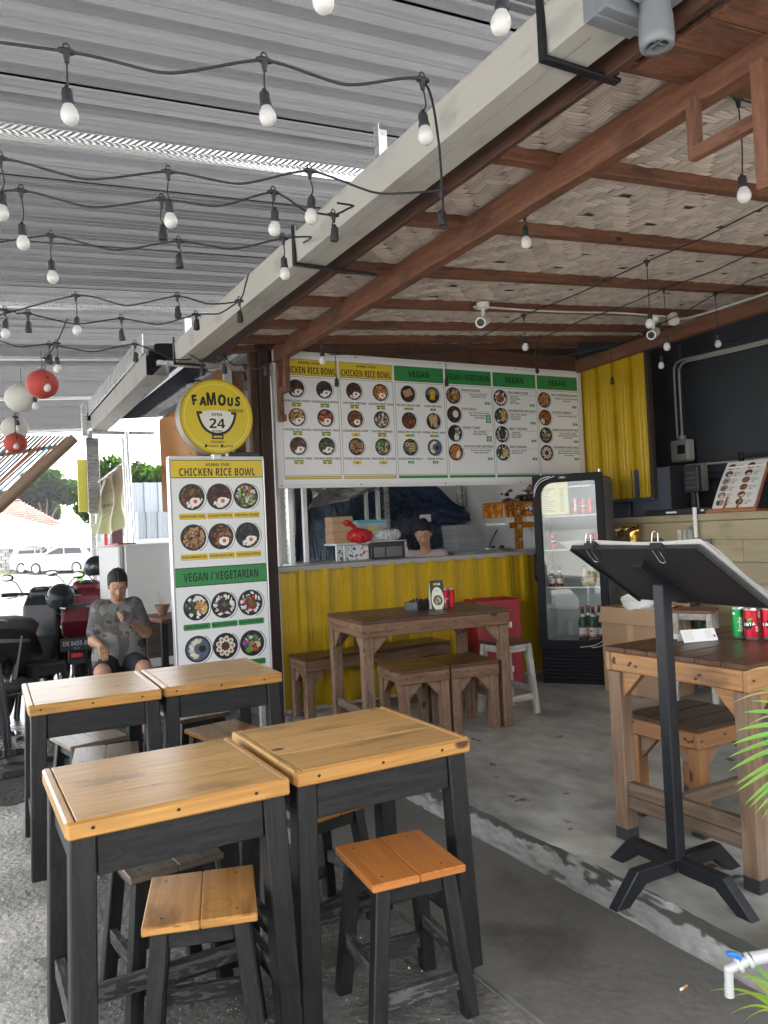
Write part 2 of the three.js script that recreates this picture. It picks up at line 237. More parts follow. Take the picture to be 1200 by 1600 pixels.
M.asphalt = mat({ color: [1, 1, 1], map: groundTex(0.27, 180, 0.2), roughness: 0.38, roughnessMap: tex(256, 256, (u, v) => 0.55 + 1.2 * (fbm(u, v, 5, 5, 190, 4) - 0.35), { lin: true, lu: 2.2, lv: 2.2 }), bumpMap: tex(512, 512, (u, v) => fbm(u, v, 50, 50, 195, 4), { lin: true, lu: 1.2, lv: 1.2 }), bumpScale: 0.006 });
M.lot = mat({ color: [1, 1, 1], map: groundTex(0.46, 140, 0.2), roughness: 0.85 });
M.wet = mat({ color: [0.035, 0.034, 0.033], roughness: 0.07 });
M.darkWet = mat({ color: [0.05, 0.05, 0.05], roughness: 0.35 });
M.plaster = mat({ color: [0.62, 0.62, 0.60], roughness: 0.8, map: tex(512, 512, (u, v) => { const k = 0.9 + 0.25 * (fbm(u, v, 5, 5, 150, 5) - 0.5); return [k, k, k * 0.98]; }, { lu: 2, lv: 2 }) });
M.darkWall = mat({ color: [0.062, 0.073, 0.088], roughness: 0.55, map: tex(256, 256, (u, v) => 0.86 + 0.3 * (fbm(u, v, 6, 6, 160, 4) - 0.5), { lu: 2, lv: 2 }) });
const tarpTex = (c0, c1, s) => tex(512, 512, (u, v) => mix3(c0, c1, clamp(0.5 + 1.6 * (fbm(u, v, 6, 5, s, 5) - 0.5))), { lu: 1, lv: 1 });
const wrinkle = tex(512, 512, (u, v) => Math.abs(fbm(u, v, 9, 7, 171, 5) - 0.5) * 2, { lin: true });
M.tarpBlue = mat({ color: [1, 1, 1], map: tarpTex([0.10, 0.16, 0.28], [0.20, 0.29, 0.44], 170), roughness: 0.45, bumpMap: wrinkle, bumpScale: 0.03 });
M.tarpGrey = mat({ color: [1, 1, 1], map: tarpTex([0.20, 0.25, 0.32], [0.33, 0.39, 0.46], 175), roughness: 0.42, bumpMap: wrinkle, bumpScale: 0.03 });
M.card = mat({ color: [0.40, 0.26, 0.155], roughness: 0.8 });
M.blockGrey = mat({ color: [0.24, 0.235, 0.22], roughness: 0.9 });
M.siding = mat({ color: [0.42, 0.47, 0.52], roughness: 0.5, metalness: 0.2 });
M.carWhite = mat({ color: [0.46, 0.46, 0.47], roughness: 0.25, clearcoat: 1 });
M.bikeBlack = mat({ color: [0.012, 0.013, 0.016], roughness: 0.3, clearcoat: 0.0, specularIntensity: 0.5 });
M.fridgeBlack = mat({ color: [0.011, 0.012, 0.015], roughness: 0.5, clearcoat: 0.0, specularIntensity: 0.25 });
M.bikeRed = mat({ color: [0.10, 0.008, 0.014], roughness: 0.28 });
M.seatBlack = mat({ color: [0.03, 0.03, 0.032], roughness: 0.6 });
M.lampRed = mat({ color: [0.5, 0.02, 0.02], roughness: 0.15 });
M.lampClear = mat({ color: [0.75, 0.74, 0.7], roughness: 0.15 });
const leafMat = (r, g, b) => mat({ color: [r, g, b], roughness: 0.55, transmission: 0.35, thickness: 0 });
M.leafA = leafMat(0.24, 0.44, 0.06); M.leafB = leafMat(0.15, 0.32, 0.05); M.palm = leafMat(0.20, 0.42, 0.06); M.dryLeaf = leafMat(0.42, 0.34, 0.12);
M.trunk = mat({ color: [0.13, 0.10, 0.08], roughness: 0.9 });
const T = 0.137;      // terrace above the street
// ---------- ground ----------
const edgeX = (z) => 2.158 + 0.035 * (pn(z * 1.3 + 40, 0.5, 200, 4, 300) - 0.5) + 0.030 * (pn(z * 7 + 90, 1.5, 400, 4, 301) - 0.5) + 0.012 * (pn(z * 30 + 200, 2.5, 900, 4, 302) - 0.5);
struct('ground', ni(new THREE.PlaneGeometry(240, 240).rotateX(-PI / 2)), M.ground).geometry.attributes.uv.array.forEach((v, i, a) => { a[i] = v * 240; });
{
  const g = bx(1.475, 2.15, -0.05, 0.02, -9, 3, 0.006); struct('drain_cover', g, M.drain);
  struct('parking_lot', sheetFn(60, 40, (u, v) => [lerp(-45, 60, u), 0.006, lerp(-9.4, -80, v) + 0.35 * (pn(u * 60, 3, 60, 8, 310) - 0.5) * (v < 0.01 ? 1 : 0)], (u, v) => [u * 105, v * 70]), M.lot);
  struct('terrace', sheetFn(420, 6, (u, v) => { const z = lerp(-5.75, 2.4, u); return [lerp(edgeX(z), 6.3, v), T, z]; }, (u, v) => [lerp(-5.75, 2.4, u), lerp(0, 4.1, v)]), M.terrace);
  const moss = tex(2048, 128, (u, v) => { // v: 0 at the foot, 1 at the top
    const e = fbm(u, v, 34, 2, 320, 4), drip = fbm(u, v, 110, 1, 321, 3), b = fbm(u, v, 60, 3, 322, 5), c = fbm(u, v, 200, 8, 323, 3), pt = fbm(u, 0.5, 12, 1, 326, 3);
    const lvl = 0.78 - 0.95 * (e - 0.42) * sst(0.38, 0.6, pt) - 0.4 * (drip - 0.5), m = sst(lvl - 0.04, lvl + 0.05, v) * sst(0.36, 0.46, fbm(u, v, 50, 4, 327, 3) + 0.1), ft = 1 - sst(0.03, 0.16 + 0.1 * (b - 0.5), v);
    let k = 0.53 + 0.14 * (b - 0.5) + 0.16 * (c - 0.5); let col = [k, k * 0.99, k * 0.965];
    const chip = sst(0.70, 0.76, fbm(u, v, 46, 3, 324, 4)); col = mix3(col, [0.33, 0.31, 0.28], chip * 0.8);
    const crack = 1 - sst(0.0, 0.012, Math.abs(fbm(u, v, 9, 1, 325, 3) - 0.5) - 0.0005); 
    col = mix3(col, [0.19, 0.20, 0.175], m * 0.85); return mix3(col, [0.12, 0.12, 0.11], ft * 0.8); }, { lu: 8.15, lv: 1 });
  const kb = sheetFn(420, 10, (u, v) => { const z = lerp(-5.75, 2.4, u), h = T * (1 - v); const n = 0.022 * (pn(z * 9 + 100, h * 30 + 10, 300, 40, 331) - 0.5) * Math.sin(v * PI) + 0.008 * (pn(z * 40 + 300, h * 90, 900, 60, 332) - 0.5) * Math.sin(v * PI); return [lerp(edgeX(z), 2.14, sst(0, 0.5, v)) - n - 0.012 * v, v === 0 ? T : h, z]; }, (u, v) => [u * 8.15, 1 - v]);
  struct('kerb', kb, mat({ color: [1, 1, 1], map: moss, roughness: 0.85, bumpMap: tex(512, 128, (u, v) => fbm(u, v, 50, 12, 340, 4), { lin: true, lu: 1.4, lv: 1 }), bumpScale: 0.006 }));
}
struct('asphalt', sheetFn(120, 60, (u, v) => { const x = lerp(-7, 1.47, u); return [x, 0.004, lerp(-5.15 + 0.5 * (pn(x * 1.7 + 50, 2, 300, 9, 351) - 0.5) + 0.2 * (pn(x * 7 + 90, 3, 600, 9, 352) - 0.5), -9.6, v)]; }, (u, v) => [u * 8.5, v * 4.4]), M.asphalt);
// dark trodden dirt under and around the street tables
{ const sh = new THREE.Shape(), n = 220; for (let i = 0; i <= n; i++) { const t = i / n * 2 * PI, c = Math.cos(t), s = Math.sin(t), r = 0.80 + 0.42 * (pn(5 + c * 2.5, 5 + s * 2.5, 200, 200, 361) - 0.3) + 0.22 * (pn(30 + c * 14, 30 + s * 14, 400, 400, 362) - 0.5) + 0.08 * (pn(90 + c * 50, 90 + s * 50, 900, 900, 363) - 0.5), X = Math.min(1.468, 0.92 + c * 0.78 * r), Z = 2.55 + s * 1.75 * r; i ? sh.lineTo(X, Z) : sh.moveTo(X, Z); }
  const g = ni(new THREE.ShapeGeometry(sh)).rotateX(-PI / 2).translate(0, 0.003, 0); g.attributes.position.array.forEach((v, i, a) => { if (i % 3 === 2) a[i] = v; }); struct('dirt', g, mat({ color: [1, 1, 1], map: groundTex(0.43, 210, 0.35), roughness: 0.75, bumpMap: M.ground.bumpMap, bumpScale: 0.008 })); }
// puddles on the wet asphalt
for (const [x, z, a, b, s] of [[0.18, -6.35, 0.30, 0.12, 1], [0.55, -6.0, 0.34, 0.09, 2], [0.62, -6.75, 0.20, 0.11, 3], [0.30, -7.0, 0.22, 0.07, 4], [0.95, -7.1, 0.18, 0.05, 5], [0.05, -5.75, 0.34, 0.10, 6], [1.35, -7.0, 0.16, 0.05, 7]]) {
  const sh = new THREE.Shape(), n = 64; for (let i = 0; i <= n; i++) { const t = i / n * 2 * PI, r = 0.55 + 0.9 * pn(3 + Math.cos(t) * 2.2 + s * 9, 3 + Math.sin(t) * 2.2, 200, 200, 350); i ? sh.lineTo(Math.cos(t) * a * r, Math.sin(t) * b * r) : sh.moveTo(Math.cos(t) * a * r, Math.sin(t) * b * r); }
  struct('puddle', ni(new THREE.ShapeGeometry(sh)).rotateX(-PI / 2).translate(x, 0.010, z), M.wet);
}
{ // grit on the asphalt
  const g = new THREE.IcosahedronGeometry(1, 0), im = new THREE.InstancedMesh(g, mat({ color: [0.5, 0.49, 0.46], roughness: 0.9, flatShading: true }), 2200), m4 = new THREE.Matrix4();
  for (let i = 0; i < 2200; i++) { const big = i % 24 === 0, r = big ? rr(0.003, 0.006) : rr(0.0012, 0.003); m4.compose(V(i % 3 ? 0.45 + (rnd() + rnd() + rnd() - 1.5) * 0.75 : rr(-0.6, 1.45), r * 0.4 + 0.003, i % 3 ? -2.3 + (rnd() + rnd() - 1) * 1.1 : rr(-4.6, -1.3)), new THREE.Quaternion().setFromEuler(new THREE.Euler(rr(0, 3), rr(0, 3), rr(0, 3))), V(r, r * 0.7, r * rr(0.7, 1.3))); im.setMatrixAt(i, m4); const k = rr(0.4, 1.5); im.setColorAt(i, new THREE.Color(k, k, k * 0.96)); }
  im.name = 'gravel'; im.userData = { kind: 'stuff', label: 'pale grit scattered over the asphalt under the tables', category: 'gravel' }; im.castShadow = im.receiveShadow = true; scene.add(im);
}
// folded sheet metal: profile (a, b) pairs extruded along length L (third axis)
function fold(pts, L, off = 0) {
  const P = [], N = [], U = []; let s = off;
  for (let i = 0; i < pts.length - 1; i++) {
    const [a, b] = pts[i], [c, d] = pts[i + 1], l = Math.hypot(c - a, d - b), n = [-(d - b) / l, (c - a) / l];
    for (const [p, q, y, t] of [[a, b, 0, 0], [c, d, 0, 1], [c, d, L, 1], [a, b, 0, 0], [c, d, L, 1], [a, b, L, 0]]) { P.push(p, y, q); N.push(n[0], 0, n[1]); U.push(s + t * l, y); }
    s += l;
  }
  const g = new THREE.BufferGeometry(); g.setAttribute('position', new THREE.Float32BufferAttribute(P, 3)); g.setAttribute('normal', new THREE.Float32BufferAttribute(N, 3)); g.setAttribute('uv', new THREE.Float32BufferAttribute(U, 2)); return g;
}
const ribs = (n, pitch, ribW, dep, swage = 0.002) => { const p = []; const pan = pitch - ribW, sl = ribW * 0.14; for (let i = 0; i < n; i++) { const x = i * pitch; p.push([x, 0], [x + pan * 0.3, 0], [x + pan * 0.33, swage], [x + pan * 0.37, swage], [x + pan * 0.40, 0], [x + pan * 0.62, 0], [x + pan * 0.65, swage], [x + pan * 0.69, swage], [x + pan * 0.72, 0], [x + pan, 0], [x + pan + sl, dep], [x + pan + ribW - sl, dep]); } p.push([n * pitch, 0]); return p; };

// ---------- big metal roof over the street side ----------
const roofY = (x) => 3.55 + 0.058 * (x - 1.6);
{
  const t = thing('metal_roof', 'bare corrugated metal roof sheets on steel purlins over the street tables', 'roof');
  const X0 = -3.4, X1 = 2.32, L = Math.hypot(X1 - X0, 0.058 * (X1 - X0)), tl = Math.atan(0.058);
  for (let i = 0; i < 17; i++) {
    const z0 = 1.4 - i * 1.0;
    // profile axis a -> z (towards -z), b -> y, length -> x
    const pf = ribs(4, 0.25, 0.095, 0.042, 0.005); pf.push([1.018, 0.001]); const h = fold(pf, L), p = h.attributes.position, n = h.attributes.normal, m = new THREE.Matrix4().set(0, Math.cos(tl), -Math.sin(tl), X0, 0, Math.sin(tl), Math.cos(tl), roofY(X0) + rr(-0.003, 0.003), -1, 0, 0, z0, 0, 0, 0, 1);
    h.applyMatrix4(m); const sh = part('roof_sheet', h, tint(M.roof, rr(0.9, 1.05)), t);
  }
  const emb = tex(128, 64, (u, v) => { const q = Math.abs(v - 0.5) * 2; return 0.5 + 0.5 * Math.sin((u * 4 + q * 1.2) * 2 * PI); }, { lin: true, lu: 0.14, lv: 0.06 });
  const pm = mat({ color: [0.74, 0.75, 0.76], metalness: 0.75, roughness: 0.42, bumpMap: emb, bumpScale: 0.006 });
  for (const z of [0.5, -1.75, -4.15, -7.15, -9.2, -11.8, -15.2]) {
    const a = V(X0 + 0.1, roofY(X0 + 0.1) - 0.031, z + (z < -2 ? 0.0 : 0)), b = V(X1 - 0.1, roofY(X1 - 0.1) - 0.031, z + 0.06);
    part('purlin', [bar(a, b, 0.06, 0.004, 0.001), bar(a.clone().add(V(0, 0.028, 0.03)), b.clone().add(V(0, 0.028, 0.03)), 0.004, 0.052, 0.001), bar(a.clone().add(V(0, 0.028, -0.03)), b.clone().add(V(0, 0.028, -0.03)), 0.004, 0.052, 0.001)], pm, t);
  }
  // steel edge beam and posts at the far left side
  for (const z of [1.2, -4.8, -10.8]) part('post', bx(-3.36, -3.28, 0, roofY(-3.3) - 0.06, z - 0.04, z + 0.04), M.galv, t);
  part('edge_beam', bar(V(-3.32, roofY(-3.32) - 0.12, 1.3), V(-3.32, roofY(-3.32) - 0.12, -15.5), 0.08, 0.1), M.galv, t);
  for (const z of [-2.75, -5.72]) part('hanger', [bx(1.54, 1.60, 2.9, 3.10, z - 0.002, z + 0.002), bx(1.54, 1.545, 2.9, 3.10, z, z + 0.04)], M.galv, t);
}
// ---------- gutter along the terrace edge ----------
{
  const t = thing('gutter', 'long grey white box gutter between metal roof and bamboo ceiling', 'gutter', [1.62, 2.87, -1.8]);
  const a = V(0.02, 0.03, 0.23), b = V(-0.09, -0.06, -3.86), prof = [[-0.075, 0.075], [-0.085, 0.075], [-0.075, -0.06], [0.075, -0.06], [0.078, 0.05]];
  const sk = (p, q) => { const A = [p, q].map(([x, y]) => [V(a.x + x, a.y + y, a.z), V(b.x + x, b.y + y, b.z)]); return A; };
  const P = []; for (let i = 0; i < prof.length - 1; i++) { const [[A, B], [C, D]] = sk(prof[i], prof[i + 1]); const n = V(C.x - A.x, C.y - A.y, 0).normalize(), mid = A.clone().add(C).multiplyScalar(.5), mid2 = B.clone().add(D).multiplyScalar(.5); P.push(bar(mid, mid2, A.distanceTo(C) + 0.003, 0.004, 0.001, V(-n.y, n.x, 0))); }
  part('trough', P, M.gutter, t);
  part('seam', [bar(V(a.x - 0.02, a.y - 0.0635, a.z - 0.05), V(b.x - 0.02, b.y - 0.0635, b.z + 0.05), 0.004, 0.003, 0.001)], tint(M.gutter, 0.62), t);
  const brk = (z, l) => { const k = (a.z - z) / (a.z - b.z), x = lerp(a.x, b.x, k), y = lerp(a.y, b.y, k); return [bx(x - 0.092, x - 0.081, y - 0.075, y + 0.12, z - 0.016, z + 0.016), bx(x - 0.092, x + l, y - 0.078, y - 0.065, z - 0.016, z + 0.016)]; };
  part('bracket', brk(0.06, 0.21), M.blackMetal, t); part('bracket_end', bx(a.x + 0.17, a.x + 0.195, a.y - 0.064, a.y + 0.03, 0.045, 0.08), M.blackMetal, t);
  part('bracket', brk(-1.72, 0.36), M.blackMetal, t);
  part('bracket', brk(-3.84, 0.14), M.blackMetal, t);
  part('end_piece', [bx(a.x - 0.088, a.x + 0.09, a.y - 0.068, a.y + 0.10, 0.22, 0.31, 0.006), bx(a.x - 0.092, a.x + 0.094, a.y - 0.075, a.y + 0.106, 0.25, 0.275)], M.pvc, t);
  part('outlet', [lathe([[0.040, 0], [0.055, 0], [0.058, 0.03], [0.055, 0.10], [0.050, 0.12], [0.05, 0.16], [0.044, 0.16], [0.040, 0]], 28).scale(0.8, 0.8, 0.8).translate(a.x + 0.055, a.y - 0.165, 0.345), bx(a.x - 0.02, a.x + 0.13, a.y - 0.05, a.y + 0.04, 0.312, 0.42, 0.02)], M.pvc, t);
  part('grille', [bar(V(a.x + 0.02, a.y - 0.152, 0.345), V(a.x + 0.09, a.y - 0.152, 0.345), 0.008, 0.004), bar(V(a.x + 0.055, a.y - 0.154, 0.31), V(a.x + 0.055, a.y - 0.154, 0.38), 0.008, 0.004)], M.pvc, t);
  part('pipe_arm', [rod(V(a.x + 0.22, a.y + 0.05, 0.30), V(a.x + 0.50, a.y + 0.04, 0.36), 0.03)], M.blackPlastic, t);
}
// gutter and roof of the neighbouring stall
{
  const t = thing('neighbour_gutter', 'lower grey gutter running on behind the round sign', 'gutter', [1.36, 2.74, -5.8]);
  const Lz = -2.95;
  part('trough', [bar(V(-0.08, 0.02, 0), V(-0.02, 0.01, Lz), 0.004, 0.16), bar(V(0, -0.06, 0), V(0.06, -0.07, Lz), 0.16, 0.004), bar(V(0.08, 0, 0), V(0.14, -0.01, Lz), 0.004, 0.12)], tint(M.gutter, 0.86), t);
  part('flashing', bar(V(-0.10, 0.17, 0), V(-0.04, 0.16, Lz), 0.01, 0.14), M.galv, t);
  part('bracket', [bx(-0.06, 0.62, -0.11, -0.075, Lz + 0.02, Lz + 0.06), bx(-0.12, -0.065, -0.13, 0.20, Lz + 0.0, Lz + 0.06)], M.galv, t); part('tie_bar', bx(-0.02, 0.75, 0.0, 0.035, 0.05, 0.09), M.galv, t);
  const r = thing('neighbour_roof', 'dark underside of corrugated roof behind the round sign', 'roof', [1.4, 2.93, -5.85]);
  for (let i = 0; i < 5; i++) { const h = fold(ribs(4, 0.2, 0.075, 0.03, 0.003), 2.9); h.applyMatrix4(new THREE.Matrix4().set(0, 0.99, -0.08, 0, 0, 0.08, 0.99, 0, -1, 0, 0, -i * 0.8, 0, 0, 0, 1)); part('roof_sheet', h, M.roof, r); }
  for (const x of [0.3, 1.6]) part('rafter', bar(V(x, 0.02 + x * 0.08 - 0.05, 0), V(x, 0.02 + x * 0.08 - 0.05, -4), 0.05, 0.07), M.galv, r);
  part('post', bx(0.05, 0.11, -2.93, -0.12, -4.0, -3.94), M.galv, r);
}
// ---------- bamboo ceiling of the terrace ----------
const ceilY = (x) => 2.95 + 0.08 * (x - 2.3);
{
  const t = thing('bamboo_ceiling', 'woven bamboo ceiling with reddish brown battens and beams over the terrace', 'ceiling');
  const tl = Math.atan(0.08), up = V(-0.08, 1, 0).normalize();
  const p = 0.04, geoB = (() => { const a = []; for (let s = 0; s < 4; s++) { a.push(ext([[-0.061, 0], [-0.04, -0.003], [0, -0.005], [0.04, -0.003], [0.061, 0], [0.04, 0.0005], [-0.04, 0.0005]].map(([x, y]) => [x, y]), 0.0076, 0.002, 1).translate(0, rr(-0.001, 0.001), (s - 1.5) * 0.0100 + rr(-0.0005, 0.0005)).rotateY(rr(-0.02, 0.02))); } return mg(a); })();
  const L = [], nx = 118, nz = 120, m4 = new THREE.Matrix4(), q0 = new THREE.Quaternion().setFromAxisAngle(V(0, 0, 1), tl);
  const md = (a, b) => ((a % b) + b) % b;
  for (let i = 0; i < nx; i++) for (let j = 0; j < nz; j++) {
    const x = 1.86 + i * p, z = -5.72 + j * p, zz = md(i, 24) < 12 ? md(i, 24) : 23 - md(i, 24), k = md(zz + j, 6);
    if (k === 1) L.push([x, z, PI / 2]); if (k === 4) L.push([x, z, 0]);
  }
  { const n = geoB.attributes.position.count, c = new Float32Array(n * 3); for (let i = 0; i < n; i++) { const k = [0.86, 1.08, 0.95, 1.1][Math.floor(i / (n / 4))]; c[i * 3] = c[i * 3 + 1] = c[i * 3 + 2] = k; } geoB.setAttribute('color', new THREE.BufferAttribute(c, 3)); }
  const im = new THREE.InstancedMesh(geoB, mat({ color: [0.52, 0.445, 0.395], roughness: 0.75, vertexColors: true }), L.length);
  L.forEach(([x, z, r], i) => { const q = q0.clone().multiply(new THREE.Quaternion().setFromEuler(new THREE.Euler(rr(-0.04, 0.04), r + rr(-0.06, 0.06), 0))); m4.compose(V(x, ceilY(x) - 0.004 + rr(-0.003, 0.002), z), q, V(1, 1.2, 1)); im.setMatrixAt(i, m4); const k = rr(0.80, 1.14); im.setColorAt(i, new THREE.Color(k * rr(0.97, 1.05), k, k * rr(0.94, 1.02))); });
  im.name = 'bamboo_weave'; im.userData.kind = 'stuff'; im.castShadow = im.receiveShadow = true; t.add(im);
  part('backing_mat', bar(V(1.84, ceilY(1.84) + 0.012, -2.36), V(6.6, ceilY(6.6) + 0.012, -2.36), 6.8, 0.012, 0.002, up), mat({ color: [0.16, 0.12, 0.09], roughness: 0.9 }), t);
  part('roof_cover', bar(V(1.72, ceilY(1.72) + 0.06, -2.36), V(6.7, ceilY(6.7) + 0.06, -2.36), 7.0, 0.03, 0.002, up), mat({ color: [0.76, 0.76, 0.76], roughness: 0.5 }), t);
  for (const [z, k] of [[-1.02, 0], [-1.70, 0], [-2.36, 0.03], [-3.02, 0.05], [-3.72, 0.05], [-4.36, 0.06], [-4.92, 0.04], [-5.36, 0.02], [-5.68, 0]]) { const a = V(1.84, ceilY(1.84) - 0.036, z), b = V(6.5, ceilY(6.5) - 0.036, z - k * 3); part('batten', bar(a, b, 0.055, 0.058, 0.004, up), tint(M.beam, rr(0.85, 1.1)), t); }
  part('beam', bar(V(2.09, 2.845, 1.0), V(2.215, 2.845, -5.62), 0.065, 0.125, 0.005), M.beam, t);
  part('beam', bar(V(5.20, 2.985 + 0.12, 0.6), V(5.22, 2.93, -5.62), 0.07, 0.11, 0.005), tint(M.beam, 0.9), t);
  part('fascia', bar(V(1.815, 2.905, 1.0), V(1.76, 2.86, -5.62), 0.028, 0.13, 0.004), tint(M.beam, 0.45), t);
  for (let i = 0; i < 5; i++) part('soffit_board', bar(V(1.86, ceilY(1.86) - 0.07, -1.62 + i * 0.135), V(3.3, ceilY(3.3) - 0.07, -1.62 + i * 0.135), 0.13, 0.016, 0.002, up), tint(M.beam, rr(0.9, 1.1)), t);
  part('gable_infill', bx(2.06, 6.1, 2.80, 3.3, -5.69, -5.655), M.darkWood, t); part('wall_plate', bx(2.05, 5.2, 2.88, 3.02, -5.64, -5.60), tint(M.beam, 0.55), t);
}
// spiral fret brackets of timber under the long beam
{
  const fret = (pos, label, s) => { const t = thing('wooden_bracket', label, 'bracket', pos); let k = 0; const B = (z0, y0, z1, y1) => { k++; part('bracket_bar', bar(V(0, y0, z0).multiplyScalar(s), V(0, y1, z1).multiplyScalar(s), 0.031 + k * 0.0016, 0.038 + k * 0.0008, 0.003), M.beam, t); };
    B(0, 0, 0, -0.20); B(-0.015, -0.18, 0.27, -0.18); B(0.25, 0.0, 0.25, -0.40); B(0.23, -0.38, 0.52, -0.38); return t; };
  fret([2.10, 2.79, -1.675], 'square spiral timber bracket under the beam in the upper right corner', 0.93);
  const b = thing('wooden_bracket', 'ladder shaped timber bracket hanging beside the menu board', 'bracket', [2.20, 2.79, -5.50]);
  let k = 0; const B = (z0, y0, z1, y1) => { k++; part('bracket_bar', bar(V(0, y0, z0), V(0, y1, z1), 0.036 + k * 0.0016, 0.043 + k * 0.0008, 0.003), M.beam, b); };
  B(0.10, 0, 0.10, -0.26); B(-0.04, 0, -0.04, -0.46); B(-0.05, -0.24, 0.12, -0.24); B(-0.05, -0.44, 0.02, -0.44);
}
// timber and steel post at the corner of the kiosk
{
  const t = thing('timber_post', 'tall dark timber post at the corner of the yellow kiosk', 'post', [2.06, 0, -5.63]);
  part('post', bx(0.0, 0.085, 0, 2.9, -0.05, 0.04, 0.006), tint(M.darkWood, 1.25), t); part('steel_channel', bx(-0.065, -0.008, 0, 2.85, -0.05, 0.02, 0.003), tint(M.beam, 0.45), t);
}
// ---------- yellow kiosk counter ----------
{
  const t = thing('kiosk_counter', 'yellow corrugated metal serving counter with grey ledge below the menu board', 'counter', [2.12, T, -5.646]);
  for (let i = 0; i < 4; i++) { const g = fold(ribs(4, 0.195, 0.066, 0.042, 0.002), 1.06, i).translate(0.055 + i * 0.78, 0.02, 0); part('sheet_panel', g, i === 1 ? tint(M.yellow, 1.02) : M.yellow, t); }
  part('ledge', bx(0.02, 3.12, 1.062, 1.103, -0.14, 0.036, 0.004), mat({ color: [0.33, 0.33, 0.31], roughness: 0.6 }), t);
  part('end_post', bx(-0.035, 0.045, 0, 1.09, -0.06, 0.03, 0.005), tint(M.white, 0.72), t);
  part('skirting', bx(0.05, 3.12, 0, 0.03, -0.03, 0.04, 0.004), tint(M.white, 0.6), t);
  const sc = []; for (let i = 0; i < 15; i++) for (const y of [0.05, 1.045]) sc.push(ball(0.004, 0.12 + i * 0.195, y, 0.002, 1, 1, 0.6, 8)); part('screw', sc, M.blackPlastic, t).userData.kind = 'stuff';
  part('back_sheet', bx(0, 3.12, 0, 1.06, -0.05, -0.03), M.whitePlastic, t);
}
// yellow wall and cream half wall on the right
{
  const t = thing('yellow_wall', 'tall yellow corrugated metal wall panel right of the menu board', 'wall', [5.24, 1.66, -4.80]);
  const g = fold(ribs(4, 0.205, 0.06, 0.036, 0.002), 1.34).rotateY(PI / 2).translate(0, 0, 0); part('sheet_panel', g, M.yellow, t);
  const g2 = g.clone(); g.rotateY(0); // runs from z=0 to -0.82
  part('trim', bx(-0.02, 0.03, -0.02, 1.4, -0.005, 0.03), tint(M.darkWood, 0.9), t);
  part('sill', bx(-0.03, 0.06, -0.03, -0.002, -0.85, 0.03), M.dark, t);
  const c = thing('plank_wall', 'cream painted half wall of horizontal planks behind the right table', 'wall', [5.24, T, 0]);
  const hs = [0, 0.16, 0.33, 0.49, 0.655, 0.82, 0.98, 1.15, 1.30]; for (let i = 0; i < 8; i++) { let z = -5.64; while (z < 0.7) { const l = rr(1.5, 2.4), z1 = Math.min(0.7, z + l); part('plank', bx(-0.012 + rr(-0.002, 0.002), 0.012, hs[i] + 0.002, hs[i + 1] - 0.002, z + 0.0015, z1 - 0.0015, 0.0025), tint(M.cream, rr(0.92, 1.06)), c); z = z1; } }
  part('ledge', bx(-0.03, 0.26, 1.302, 1.358, -5.64, 0.7, 0.004), tint(M.cream, 1.0), c); part('core', bx(0.014, 0.10, 0, 1.30, -5.64, 0.7), M.plaster, c);
}
// dark back room beyond the half wall
{
  const t = thing('dark_back_wall', 'dark grey blue back wall with flat shutter above the half wall', 'wall', [6.05, T, 0]);
  part('wall', bx(0, 0.1, 0, 3.3, -5.7, 1.0), M.darkWall, t); part('end_wall', bx(-0.78, -0.002, 0, 3.2, -5.72, -5.645), M.darkWall, t);
  part('shutter', bx(-0.06, -0.002, 1.72, 2.85, -4.95, 0.4, 0.008), tint(M.darkWall, 0.75), t); part('shutter_rail', bx(-0.1, -0.062, 1.66, 1.72, -4.95, 0.4, 0.006), tint(M.darkWall, 0.6), t);
  part('jamb', bx(-0.05, -0.002, 1.3, 2.95, -5.25, -5.1, 0.004), tint(M.darkWall, 1.3), t);
}
